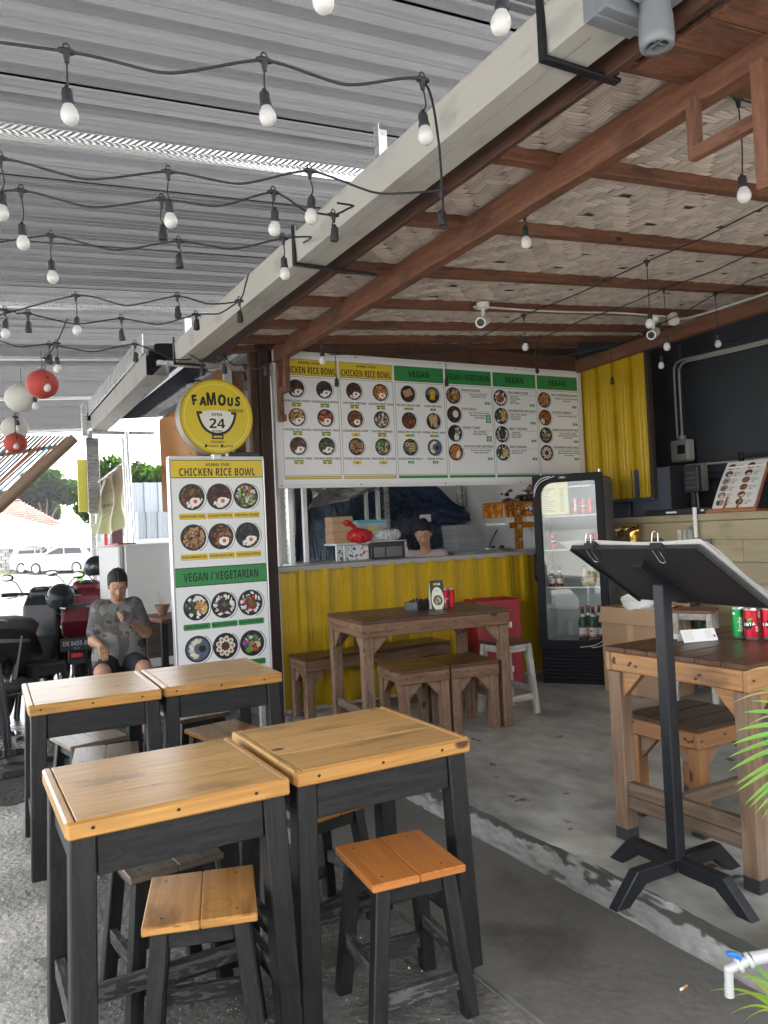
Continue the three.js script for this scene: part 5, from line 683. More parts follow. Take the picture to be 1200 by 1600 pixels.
{ // shrine with gold cloth, and offerings
  const t = thing('shrine_shelf', 'small shrine shelf draped in gold brocade near the fridge', 'shrine', [4.87, 1.24, -6.22]);
  const gold = mat({ color: [1, 1, 1], roughness: 0.42, metalness: 0.35, map: tex(256, 256, (u, v) => { const a = fbm(u, v, 14, 14, 700, 4), b = sst(0.60, 0.72, fbm(u, v, 26, 26, 705, 3)); return mix3(mix3([0.62, 0.36, 0.07], [0.90, 0.62, 0.18], clamp(a * 1.6 - 0.3)), [0.30, 0.14, 0.03], b * 0.8); }, { lu: 0.3, lv: 0.3 }) });
  part('shelf', bx(-0.24, 0.28, 0.24, 0.26, -0.16, 0.16), M.whitePlastic, t); part('shelf', bx(-0.26, 0.30, 0.445, 0.46, -0.16, 0.17), tint(M.lightWood, 0.9), t);
  part('valance', sheetFn(60, 6, (u, v) => [lerp(-0.25, 0.29, u), 0.445 - 0.135 * v, 0.172 + 0.010 * Math.sin(u * 50) * v], (u, v) => [u * 0.54, v * 0.14]), gold, t); part('valance_side', sheetFn(20, 6, (u, v) => [-0.262 - 0.006 * Math.sin(u * 20) * v, 0.445 - 0.135 * v, lerp(-0.16, 0.17, u)], (u, v) => [u * 0.3, v * 0.14]), gold, t);
  part('white_frill', sheetFn(80, 4, (u, v) => [lerp(-0.22, 0.28, u), 0.312 - 0.05 * v, 0.164 + 0.008 * Math.sin(u * 90) * v]), M.paper, t); part('lower_band', bx(-0.20, 0.28, 0.205, 0.262, 0.161, 0.166), gold, t);
  part('banner_strip', sheetFn(4, 20, (u, v) => [lerp(-0.155, -0.055, u), 0.44 - 0.435 * v, 0.188 + 0.006 * Math.sin(v * 6)], (u, v) => [u * 0.1, v * 0.44]), gold, t);
  for (const [x, y, r] of [[-0.105, 0.36, 0.014], [-0.1, 0.22, 0.013], [-0.1, 0.09, 0.013], [0.03, 0.385, 0.026]]) part('boss', [ball(r, x, y, 0.196, 1, 1, 0.4, 12), ...[0, 1, 2, 3, 4, 5].map((k) => ball(r * 0.4, x + Math.cos(k) * r * 1.6, y + Math.sin(k) * r * 1.6, 0.195, 1, 1, 0.5, 8))], M.chrome, t).userData.kind = 'stuff';
  part('wall_bracket', [bx(0.22, 0.245, 0.0, 0.24, -0.02, 0.0), bar(V(0.23, 0.12, -0.01), V(0.16, 0.235, -0.01), 0.015, 0.015), bx(-0.06, 0.245, 0.215, 0.238, -0.02, 0.0)], M.white, t).userData.kind = 'stuff';
  const o = thing('offering', 'heaped offering of dark fruit and leaves on the shrine', 'offering', [4.93, 1.70, -6.22]); const cols = [[0.05, 0.03, 0.03], [0.10, 0.16, 0.05], [0.30, 0.05, 0.08], [0.35, 0.28, 0.15], [0.04, 0.03, 0.03]]; cols.forEach((c, k) => { const a = []; for (let i = 0; i < 9; i++) a.push(ball(rr(0.012, 0.026), rr(-0.17, 0.2), rr(0.012, 0.03) + (k < 3 ? Math.max(0, rr(-0.05, 0.1)) : 0), rr(-0.1, 0.12), 1.2, 0.8, 1, 8)); part('fruit', a, mat({ color: c, roughness: 0.5 }), o).userData.kind = 'stuff'; });
  part('basket', lathe([[0.05, 0], [0.11, 0.0], [0.13, 0.07], [0.125, 0.07], [0.1, 0.006]], 20).translate(0.14, 0.0, 0), M.darkWood, o); const lv = []; for (let i = 0; i < 14; i++) lv.push(ball(0.03, 0.04, 0, 0, 1.6, 0.08, 0.5, 8).rotateZ(rr(0.2, 1.4)).rotateY(rr(0, 6)).translate(0.14, 0.09, 0)); part('leaf', lv, M.leafB, o).userData.kind = 'stuff'; part('ribbon', ball(0.035, 0.13, 0.13, 0.03, 1.4, 0.6, 1, 8), mat({ color: [0.5, 0.2, 0.25], roughness: 0.5 }), o);
  const p = thing('frying_pan', 'steel wok lids with ladle at the counter end', 'pan', [4.28, 1.24, -5.84]); part('lid', lathe([[0, 0.035], [0.03, 0.034], [0.09, 0.02], [0.125, 0.004], [0.13, 0]], 28), M.steel, p); part('knob', ball(0.02, 0.03, 0.045, 0, 1.2, 0.6, 1, 10), M.blackPlastic, p); part('ladle', rod(V(-0.02, 0.04, 0), V(0.10, 0.20, -0.02), 0.005), M.blackMetal, p); part('ladle_bowl', ball(0.03, -0.03, 0.035, 0, 1, 0.4, 1, 12), M.steel, p);
  const p2 = thing('frying_pan', 'dark pan lid right of the steel lid at the counter end', 'pan', [4.47, 1.24, -5.88]); part('lid', lathe([[0, 0.03], [0.05, 0.027], [0.1, 0.004], [0.105, 0]], 24), tint(M.steel, 0.5), p2); part('knob', ball(0.022, -0.03, 0.04, 0, 1.3, 0.8, 1, 10), M.blackPlastic, p2);
}
// ---------- drinks fridge ----------
{
  const t = thing('drinks_fridge', 'tall black drinks fridge with rounded glass door at the counter end', 'fridge', [4.321, T, -5.255], -0.927); const W = 0.57, H = 1.735, D = 0.50, w = 0.028;
  // local x along the front, z out of the front
  part('cabinet', [bx(0, w, 0, H - 0.02, -D, -0.045), bx(W - w, W, 0, H - 0.02, -D, -0.045), bx(w, W - w, 0.30, H - 0.02, -D, -D + w), bx(w, W - w, H - 0.06, H - 0.02, -D + w, -0.045), bx(w, W - w, 0.05, 0.33, -D, -0.045)], M.fridgeBlack, t).userData.kind = 'stuff';
  const lin = mat({ color: [0.42, 0.44, 0.45], roughness: 0.4 }); part('liner', [bx(w, w + 0.012, 0.33, H - 0.07, -D + w, -0.05), bx(W - w - 0.012, W - w, 0.33, H - 0.07, -D + w, -0.05), bx(w + 0.012, W - w - 0.012, 0.33, H - 0.07, -D + w + 0.001, -D + w + 0.012), bx(w + 0.012, W - w - 0.012, 0.331, 0.345, -D + w + 0.012, -0.05)], lin, t).userData.kind = 'stuff';
  const o = rrect(W, 1.435, [0.012, 0.012, 0.012, 0.012]), hole = rrect(W - 0.105, 1.325, [0.03, 0.11, 0.03, 0.13]); const hp = new THREE.Path(hole.getPoints(14)); o.holes.push(hp);
  const fr = ni(new THREE.ExtrudeGeometry(o, { depth: 0.04, bevelEnabled: true, bevelSize: 0.004, bevelThickness: 0.004, bevelSegments: 2, curveSegments: 10 })).translate(W / 2, 0.30 + 1.435 / 2 + 0.002, -0.042); part('door_frame', fr, M.fridgeBlack, t);
  part('glass_pane', bx(0.04, W - 0.04, 0.34, 1.70, -0.030, -0.028, 0.0005), M.glass, t);
  const fg = mat({ color: [0.8, 0.82, 0.82], roughness: 0.35, transmission: 0.7, thickness: 0 });
  part('stripe', [tube([V(0.006, 1.60, 0.006), V(0.03, 1.67, 0.006), V(0.08, 1.715, 0.006), V(0.15, 1.731, 0.006)], 0.0035, 20, 6), tube([V(0.006, 1.565, 0.006), V(0.03, 1.64, 0.006), V(0.075, 1.69, 0.006), V(0.19, 1.731, 0.006)], 0.0035, 20, 6)], tint(M.white, 0.9), t).userData.kind = 'stuff';
  part('stripe', [tube([V(0.33, 0.31, 0.006), V(0.45, 0.33, 0.006), V(0.53, 0.38, 0.006), V(0.563, 0.44, 0.006)], 0.0035, 20, 6), tube([V(0.42, 0.308, 0.006), V(0.50, 0.325, 0.006), V(0.563, 0.385, 0.006)], 0.003, 20, 6)], tint(M.white, 0.9), t).userData.kind = 'stuff';
  part('brand_plate', face(0.07, 0.022).translate(0.25, 1.715, 0.0055), mat({ color: [0.9, 0.9, 0.9], roughness: 0.4, map: cnv(128, 40, (c, a, b) => { c.fillStyle = '#0b0c0e'; c.fillRect(0, 0, a, b); ct(c, 'GEA', a / 2, 33, 34, { col: '#d8d8d8', w: 84 }); }) }), t);
  part('handle', tube([V(-0.004, 1.09, 0.0), V(-0.012, 1.05, 0.01), V(-0.012, 0.90, 0.01), V(-0.004, 0.86, 0)], 0.010, 24, 10), M.fridgeBlack, t);
  part('base', bx(0.006, W - 0.006, 0, 0.297, -D, -0.03), M.fridgeBlack, t); for (let i = 0; i < 9; i++) part('grille_slat', bx(0.012, W - 0.012, 0.02 + i * 0.03, 0.04 + i * 0.03, -0.03, -0.006, 0.004), M.fridgeBlack, t);
  for (const y of [1.40, 1.115, 0.80]) { const s = []; for (let i = 0; i < 12; i++) s.push(rod(V(0.06 + i * 0.04, y, -D + 0.06), V(0.06 + i * 0.04, y, -0.08), 0.0018, 0.0018, 5)); s.push(bx(0.05, W - 0.05, y - 0.012, y, -0.085, -0.079), bx(0.05, W - 0.05, y - 0.004, y + 0.002, -D + 0.055, -D + 0.06)); part('shelf', s, M.white, t).userData.kind = 'stuff'; }
  part('price_paper', face(0.235, 0.275).translate(0.168, 1.545, -0.034), mat({ color: [0.9, 0.9, 0.9], roughness: 0.6, map: cnv(256, 300, (c, a, b) => { c.fillStyle = '#dcd08a'; c.fillRect(0, 0, a, b); const R = mul(4); c.fillStyle = '#5a5230'; for (let i = 0; i < 14; i++) { c.fillRect(26, 60 + i * 16, 40 + R() * 70, 4); c.fillRect(180, 60 + i * 16, 40, 4); } c.fillStyle = '#c9a93a'; c.beginPath(); c.arc(36, 56, 28, 0, 7); c.fill(); }) }), t);
  part('top_hinge', rod(V(W - 0.02, H, -0.02), V(W - 0.02, H + 0.03, -0.02), 0.012), M.steel, t); part('light_strip', bx(0.1, W - 0.1, 1.63, 1.645, -0.12, -0.08), M.white, t); part('side_panel', bx(W + 0.001, W + 0.006, 0.02, H - 0.03, -D, -0.05), mat({ color: [0.12, 0.125, 0.13], roughness: 0.5 }), t);
  // bottles and cans inside (each stands on a shelf)
  const toW = (x, y, z) => { const a = -0.927, c = Math.cos(a), s = Math.sin(a); return [4.321 + x * c + z * s, T + y, -5.255 - x * s + z * c]; };
  const lab = (bg, star, tx, band) => mat({ color: [0.9, 0.9, 0.9], roughness: 0.45, map: cnv(256, 128, (c, w, h) => { c.fillStyle = bg; c.fillRect(0, 0, w, h); c.fillStyle = band; c.fillRect(0, h - 34, w, 34); c.fillStyle = star; for (const X of [64, 192]) { c.beginPath(); for (let i = 0; i < 10; i++) { const a = -PI / 2 + i * PI / 5, r = i % 2 ? 12 : 30; c.lineTo(X + Math.cos(a) * r, 46 + Math.sin(a) * r); } c.fill(); ct(c, tx, X, h - 10, 24, { col: '#fff', w: 96 }); } }) });
  const bott = (label, at_, h, r, gm, lm, grp) => { const b = thing('beer_bottle', label, 'bottle', at_, rr(0, 6), grp); part('body', lathe([[0, 0.002], [r * 0.95, 0.002], [r, 0.01], [r, h * 0.52], [r * 0.85, h * 0.62], [r * 0.42, h * 0.74], [r * 0.38, h * 0.94], [r * 0.45, h * 0.955], [0, h * 0.96]], 18), gm, b); part('label', ni(new THREE.CylinderGeometry(r + 0.0008, r + 0.0008, h * 0.27, 20, 1, true)).translate(0, h * 0.27, 0), lm, b); part('neck_label', ni(new THREE.CylinderGeometry(r * 0.42, r * 0.52, h * 0.08, 16, 1, true)).translate(0, h * 0.755, 0), tint(M.paper, 0.9), b); part('cap', rod(V(0, h * 0.945, 0), V(0, h, 0), r * 0.5), M.lampRed, b); return b; };
  const gg = mat({ color: [0.015, 0.05, 0.02], roughness: 0.08 }), gb = mat({ color: [0.06, 0.02, 0.01], roughness: 0.08 }), gc = mat({ color: [0.62, 0.42, 0.3], roughness: 0.08 }), l1 = lab('#e6e2d8', '#b3182a', 'BINTANG', '#b3182a'), l2 = lab('#efe9d6', '#b3182a', 'BINTANG', '#d8b92c'), l3 = lab('#d8d0c0', '#b3182a', 'BINTANG', '#c9463c');
  [['left front tall green beer bottle on the fridge floor', 0.34, -0.10], ['middle front tall green beer bottle on the fridge floor', 0.425, -0.10], ['right front tall green beer bottle on the fridge floor', 0.505, -0.10], ['rear left tall green beer bottle on the fridge floor', 0.37, -0.20], ['rear right tall green beer bottle on the fridge floor', 0.46, -0.20]].forEach(([l, x, z]) => bott(l, toW(x, 0.346, z), 0.285, 0.036, gg, l1));
  [['small beer bottle with yellow label, left of three on the fridge shelf', 0.375, l2], ['small beer bottle with yellow label, middle of three on the fridge shelf', 0.435, l2], ['small beer bottle with yellow label, right of three on the fridge shelf', 0.495, l2], ['small red labelled bottle at the left end of the fridge shelf', 0.10, l3], ['small red labelled bottle second from left on the fridge shelf', 0.165, l3]].forEach(([l, x, lm], i) => bott(l, toW(x, 0.803, -0.11), 0.17, 0.027, i < 3 ? gc : gb, lm));
  for (const [x, y, l, m] of [[0.32, 1.403, 'red can left in the top row of the fridge', colaM], [0.39, 1.403, 'red can in the middle of the top row of the fridge', fantaM], [0.45, 1.403, 'red can right in the top row of the fridge', colaM], [0.10, 1.403, 'green can behind the yellow paper at left in the fridge', spriteM], [0.17, 1.403, 'green can behind the yellow paper at right in the fridge', spriteM], [0.44, 1.118, 'dark red can on the second fridge shelf, right side', fantaM], [0.50, 1.118, 'cola can at the right end of the second fridge shelf', colaM], [0.12, 1.118, 'red can at the left of the second fridge shelf', fantaM]]) can(l, toW(x, y, -0.13), rr(0, 6), m);
}
// ---------- red crates, leaning board ----------
{
  const cm = M.red, mk = (y, label, s) => { const t = thing('bottle_crate', label, 'crate', [3.767, T + y, -5.36], 0.2 - 0.41); const W = 0.385, D = 0.275, H = 0.362, e = 0.012;
    part('front_side', bx(0, W, 0, H, -e, 0, 0.005), cm, t); part('back_side', bx(0, W, 0, H, -D, -D + e, 0.005), cm, t); part('left_side', bx(0, e, 0, H, -D + e, -e, 0.005), cm, t); part('right_side', bx(W - e, W, 0, H, -D + e, -e, 0.005), cm, t); part('bottom', bx(e, W - e, 0.01, 0.03, -D + e, -e), cm, t);
    part('rim', [bx(-0.004, W + 0.004, H - 0.03, H - 0.004, 0.0005, 0.006), bx(-0.006, -0.0005, H - 0.03, H - 0.004, -D, 0.004)], cm, t).userData.kind = 'stuff'; part('grip_hole', bx(-0.002, 0.001, H - 0.14, H - 0.07, -0.19, -0.09), M.blackPlastic, t);
    part('printed_mark', face(0.26, 0.2).translate(W / 2, 0.17, 0.002), mat({ color: [0.9, 0.9, 0.9], roughness: 0.4, map: cnv(260, 200, (c, w, h) => { c.fillStyle = '#8c0c26'; c.fillRect(0, 0, w, h); c.strokeStyle = c.fillStyle = '#e8c9cf'; c.lineWidth = 3; c.beginPath(); for (let i = 0; i < 11; i++) { const a = -PI / 2 + i * PI / 5, r = i % 2 ? 14 : 34; c.lineTo(130 + Math.cos(a) * r, 50 + Math.sin(a) * r); } c.stroke(); if (s) { c.fillStyle = '#e8e0dc'; c.fillRect(20, 96, 220, 46); ct(c, 'BINTANG', 130, 134, 44, { w: 196, col: '#b01236' }); } ct(c, 'Pilsener', 130, 185, 40, { col: '#e8c9cf', style: 'italic', font: 'serif', bold: false, w: 120 }); }) }), t); return t; };
  mk(0, 'lower of two stacked red beer crates beside the white stool', 1); mk(0.366, 'upper red beer crate with star, stacked on another', 1);
  solo('folded_board', bar(V(4.20, T + 0.0, -5.50), V(4.23, T + 0.70, -5.575), 0.24, 0.03, 0.004, V(0.1, 0.1, 1)), M.dark, 'dark folded board leaning behind the red crates by the fridge', 'board');
}
// ---------- right hand wall: things on and by the cream half wall ----------
{
  const L = T + 1.359; // top of the ledge
  const sp = thing('black_speaker', 'large flat black box standing on the half wall ledge below yellow wall', 'speaker', [5.36, L, -4.86], 0.12); part('body', bx(-0.10, 0.10, 0, 0.41, -0.19, 0.19, 0.006), M.dark, sp); part('edge_trim', bx(-0.11, 0.11, 0, 0.415, 0.192, 0.205, 0.003), M.blackPlastic, sp);
  solo('black_box', bx(5.27, 5.42, L, L + 0.17, -5.36, -5.10, 0.005), M.dark, 'low black box in the corner under the yellow wall', 'box');
  const fb = thing('black_case', 'flat black case with white sticker lying along the ledge', 'case', [5.33, L, -4.66]); part('body', bx(-0.08, 0.08, 0, 0.05, -0.25, 0.42, 0.008), M.blackPlastic, fb); part('sticker', bx(-0.0815, -0.081, 0.015, 0.03, -0.02, 0.09), M.paper, fb); part('sticker', bx(-0.0815, -0.081, 0.02, 0.035, 0.33, 0.36), M.paper, fb);
  const kb = thing('telephone', 'black handset unit mounted behind the large black box', 'telephone', [5.40, L + 0.18, -4.52]); part('body', bx(-0.02, 0.03, 0, 0.22, -0.07, 0.07, 0.006), M.blackPlastic, kb); for (let i = 0; i < 4; i++) part('key_row', bx(-0.026, -0.0205, 0.03 + i * 0.04, 0.05 + i * 0.04, -0.05, 0.05, 0.002), tint(M.blackPlastic, 2.4), kb); part('stem', bx(-0.01, 0.02, -0.18, -0.001, -0.02, 0.02), M.blackPlastic, kb);
  // menu easel
  const ez = thing('menu_easel', 'wooden easel holding an open menu with bowl pictures on the ledge', 'easel', [5.30, L, -4.06], -PI / 2 + 0.10);
  part('base', bx(-0.21, 0.21, 0, 0.018, -0.09, 0.06, 0.003), M.lightWood, ez); part('rest', bar(V(-0.2, 0.02, 0.04), V(0.2, 0.02, 0.04), 0.02, 0.025), M.lightWood, ez); part('back_board', bar(V(0, 0.02, -0.0), V(0, 0.34, -0.20), 0.36, 0.014, 0.003, V(0, 0.53, 0.85)), M.lightWood, ez);
  for (const x of [-0.06, 0.05]) part('prong', bar(V(x, 0.03, 0.052), V(x + 0.01, 0.12, 0.0), 0.012, 0.012), M.lightWood, ez);
  const mm = mat({ color: [0.82, 0.82, 0.82], roughness: 0.4, map: cnv(400, 560, (c, w, h) => { c.fillStyle = '#eceae4'; c.fillRect(0, 0, w, h); const R = mul(63), k = ['sticky', 'teri', 'katsu', 'basil', 'fish', 'udon', 'beef', 'bulgogi', 'salted', 'rica', 'rendang', 'balls']; k.forEach((q, i) => { const x = i % 2 ? 255 : 62, y = 62 + Math.floor(i / 2) * 86; bowl(c, x, y, 36, q, R); c.fillStyle = '#444'; for (let j = 0; j < 3; j++) c.fillRect(x + 48, y - 14 + j * 12, 40 + R() * 50, 3); c.fillStyle = '#333'; c.fillRect(x + 60, y + 24, 24, 8); }); }) });
  part('menu_page', sheetFn(8, 14, (u, v) => { const y = lerp(0.40, 0.035, v), z = -0.235 + 0.255 * v + 0.03 * Math.sin(v * PI) * 0.5; return [lerp(-0.17, 0.17, u), y, z + 0.012]; }, (u, v) => [u, 1 - v]), mm, ez); part('page_stack', bar(V(0, 0.035, 0.01), V(0, 0.36, -0.195), 0.335, 0.012, 0.002, V(0, 0.53, 0.85)), M.paper, ez);
  // picture frames on legs behind
  const fr = thing('black_shelf_frame', 'thin black metal rack standing behind the ledge', 'rack', [5.80, L - 0.35, -4.0]); for (const [z] of [[-0.35], [0.25], [0.75]]) part('upright', bx(-0.015, 0.015, 0, 0.85, z - 0.02, z + 0.02), M.blackMetal, fr); for (const y of [0.28, 0.56, 0.80]) part('rail', bx(-0.014, 0.014, y, y + 0.02, -0.33, 1.2), M.blackMetal, fr); part('panel', bx(0.02, 0.03, 0.58, 0.80, 0.0, 0.7), mat({ color: [0.07, 0.06, 0.055], roughness: 0.6 }), fr);
  // meters and conduits
  const mt = thing('meter_box', 'upper grey electric meter box on the dark wall with pipes', 'meter', [5.95, 1.98, -5.03]); part('body', bx(-0.10, 0.0, 0, 0.20, -0.10, 0.10, 0.015), mat({ color: [0.36, 0.36, 0.34], roughness: 0.5 }), mt); part('window', bx(-0.112, -0.101, 0.07, 0.15, -0.01, 0.08, 0.004), M.darkGlass, mt); part('top_cap', rod(V(-0.05, 0.2, 0), V(-0.05, 0.24, 0), 0.04), mat({ color: [0.30, 0.30, 0.29], roughness: 0.5 }), mt);
  const m2 = thing('meter_box', 'lower brownish meter box beneath the other on the dark wall', 'meter', [5.95, 1.70, -4.90]); part('body', bx(-0.09, 0.0, 0, 0.25, -0.09, 0.10, 0.012), mat({ color: [0.27, 0.25, 0.22], roughness: 0.6 }), m2); part('window', bx(-0.102, -0.091, 0.09, 0.17, 0.0, 0.08, 0.004), M.darkGlass, m2); part('cable', tube([V(-0.05, 0, 0), V(-0.05, -0.15, 0.01), V(-0.06, -0.3, 0.0)], 0.008, 12, 6), M.whitePlastic, m2);
  const pc = (dx, label) => { const c = solo('conduit_pipe', tube([V(5.90, 2.2, -5.08 + dx), V(5.90, 2.75, -5.08 + dx), V(5.89, 2.86 - dx * 0.4, -5.06 + dx), V(5.88, 2.90 - dx * 0.4, -4.98 + dx), V(5.86, 2.89 - dx * 0.4, -4.7), V(5.85, 2.875 - dx * 0.4, -4.1), V(5.85, 2.86 - dx * 0.4, -2.5)], 0.011, 60, 8), tint(M.whitePlastic, 0.48), label, 'pipe'); return c; };
  pc(0, 'outer white conduit pipe running up from the meters and along the dark wall'); pc(0.055, 'inner white conduit pipe running up from the meters and along the dark wall');
  solo('conduit_pipe', tube([V(5.93, 1.94, -4.85), V(5.93, 1.93, -4.3), V(5.93, 1.92, -2.6)], 0.010, 30, 8), tint(M.whitePlastic, 0.5), 'grey horizontal pipe on the dark wall right of the meters', 'pipe');
  const clm = thing('column_channel', 'dark narrow channel with hanging wires beside the yellow wall', 'channel', [5.50, 1.52, -5.25]); part('channel', bx(-0.02, 0.02, 0, 1.1, -0.03, 0.03), tint(M.darkWall, 1.8), clm); part('wire', tube([V(-0.03, 1.0, 0.02), V(-0.035, 0.7, 0.06), V(-0.03, 0.45, 0.03), V(-0.035, 0.2, 0.08), V(-0.03, 0.02, 0.05)], 0.004, 30, 6), M.wire, clm);
  // gold bird on a little shelf
  const gs = thing('wall_shelf', 'small white shelf fixed to the cream half wall under the gold bird', 'shelf', [5.225, 1.235, -5.02]); part('board', bx(-0.20, -0.002, 0, 0.025, -0.30, 0.25, 0.003), M.white, gs); part('bracket', bx(-0.16, -0.002, -0.08, -0.001, -0.2, -0.18), M.white, gs); part('bracket', bx(-0.16, -0.002, -0.08, -0.001, 0.12, 0.14), M.white, gs);
  const gb = thing('gold_bird', 'shiny golden bird head ornament with pointed beak on the shelf', 'ornament', [5.12, 1.261, -5.0]);
  part('body', mc(bones([[[0, 0.02, 0.06], [0, 0.10, 0.06], 0.052, 0.05], [[0, 0.085, 0.05], [0, 0.095, -0.06], 0.052, 0.035], [[0, 0.095, -0.06], [0.0, 0.15, -0.27], 0.035, 0.005], [[0, 0.12, 0.12], [0.0, 0.13, -0.04], 0.022, 0.018]], 0.035), [-0.08, -0.02, -0.29], [0.08, 0.19, 0.16], 0.006), M.gold, gb); part('foot', rod(V(0, 0, 0.06), V(0, 0.012, 0.06), 0.055, 0.05, 20), M.gold, gb); part('crest', bar(V(0, 0.155, 0.13), V(0, 0.15, -0.05), 0.05, 0.02, 0.008), tint(M.gold, 0.5), gb);
  const wp = thing('water_pipe', 'white upright water pipe with grey valve on the cream wall', 'pipe', [5.19, 0.95, -4.34]); part('pipe', rod(V(0, 0, 0), V(0, 0.60, 0), 0.017), M.whitePlastic, wp); part('valve', [rod(V(0, 0.32, -0.08), V(0, 0.32, 0.09), 0.02), rod(V(0, 0.32, 0.09), V(0, 0.32, 0.12), 0.03)], M.pvc, wp); part('tee', rod(V(0, 0.29, 0), V(0, 0.36, 0), 0.025), M.pvc, wp); part('elbow', [rod(V(0, 0.34, -0.07), V(0, 0.45, -0.07), 0.014)], M.pvc, wp);
  const ws = thing('slatted_rack', 'white slatted wooden rack leaning on the cream wall behind the menu stand', 'rack', [5.12, T, -4.45], 0.1); for (let i = 0; i < 3; i++) part('slat', bar(V(0.0, 0.0, i * 0.06), V(0.07, 1.24, i * 0.05 - 0.04), 0.035, 0.014), M.whiteWood, ws); part('rail', bar(V(0.055, 1.0, -0.06), V(0.055, 1.0, 0.14), 0.03, 0.012), M.whiteWood, ws);
  // cardboard carton with papers
  const ca = thing('cardboard_carton', 'tall brown cardboard carton with white paper inside, right of the fridge', 'carton', [4.72, T, -4.47], -1.50); const W = 0.56, D = 0.36, H = 0.66;
  part('front', bx(-W / 2, W / 2, 0, H, D / 2 - 0.006, D / 2, 0.001), M.card, ca); part('back', bx(-W / 2, W / 2, 0, H, -D / 2, -D / 2 + 0.006, 0.001), M.card, ca); part('side', bx(-W / 2, -W / 2 + 0.006, 0, H, -D / 2 + 0.006, D / 2 - 0.006, 0.001), M.card, ca); part('side', bx(W / 2 - 0.006, W / 2, 0, H, -D / 2 + 0.006, D / 2 - 0.006, 0.001), M.card, ca); part('bottom', bx(-W / 2 + 0.006, W / 2 - 0.006, 0.002, 0.008, -D / 2 + 0.006, D / 2 - 0.006), M.card, ca); part('tape', bx(-0.03, 0.03, 0.0, H - 0.002, D / 2 + 0.0002, D / 2 + 0.001, 0.0003), tint(M.card, 1.35), ca); part('flap', bar(V(0, H, D / 2 - 0.003), V(0, H - 0.12, D / 2 + 0.035), W, 0.004, 0.001, V(0, 0.3, 1)), M.card, ca); part('flap', bar(V(0, H, -D / 2), V(0, H + 0.14, -D / 2 + 0.03), W, 0.004, 0.001, V(0, 0, 1)), M.card, ca);
  const pp = thing('paper_roll', 'white paper sheets sticking out of the cardboard carton', 'paper', [4.72, T + 0.4, -4.45]); part('sheet', lathe([[0.05, 0], [0.13, 0.36], [0.132, 0.36], [0.052, 0]], 20).rotateZ(0.25), M.paper, pp); part('sheet', sheetFn(8, 8, (u, v) => [lerp(-0.16, 0.14, u), 0.27 + 0.02 * Math.sin(u * 6), lerp(-0.1, 0.16, v)]), M.paper, pp);
}
// ---------- security cameras, ceiling wiring ----------
{
  const cam = (x, y, z, ry, label) => { const c = thing('security_camera', label, 'camera', [x, y, z], ry); part('base', rod(V(0, 0, 0), V(0, -0.035, 0), 0.045, 0.04, 20), M.whitePlastic, c); part('arm', rod(V(0, -0.035, 0), V(0, -0.09, 0.01), 0.012), M.whitePlastic, c); part('body', rod(V(0.0, -0.10, -0.05), V(0.0, -0.15, 0.085), 0.034, 0.036, 20), M.whitePlastic, c); part('lens', rod(V(0, -0.15, 0.085), V(0, -0.152, 0.09), 0.026, 0.024, 16), M.darkGlass, c); return c; };
  cam(3.19, 2.975, -4.30, -0.9, 'white bullet security camera under the ceiling left of the other'); const c2 = cam(4.80, 3.075, -4.30, -1.1, 'white bullet security camera under the ceiling near the yellow wall'); c2.position.y = 3.02;
  const jb = thing('junction_box', 'round white junction box on the ceiling pipe', 'box', [5.05, 3.06, -4.33]); part('body', rod(V(0, 0, 0), V(-0.02, -0.05, 0.03), 0.042, 0.04, 20), M.whitePlastic, jb);
  solo('ceiling_cable', tube([V(3.14, 2.93, -4.30), V(3.16, 2.955, -4.32), V(3.6, 2.975, -4.33), V(4.0, 3.0, -4.335), V(4.5, 3.045, -4.36), V(5.02, 3.065, -4.36)], 0.007, 60, 6), M.whitePlastic, 'thin white cable clipped along a ceiling batten', 'cable');
  solo('ceiling_conduit', tube([V(5.05, 3.045, -4.33), V(5.15, 3.06, -4.36), V(5.24, 3.065, -4.3), V(5.26, 3.07, -3.9), V(5.28, 3.09, -2.6)], 0.011, 40, 8), tint(M.whitePlastic, 0.85), 'white conduit pipe along the right ceiling beam', 'pipe');
}
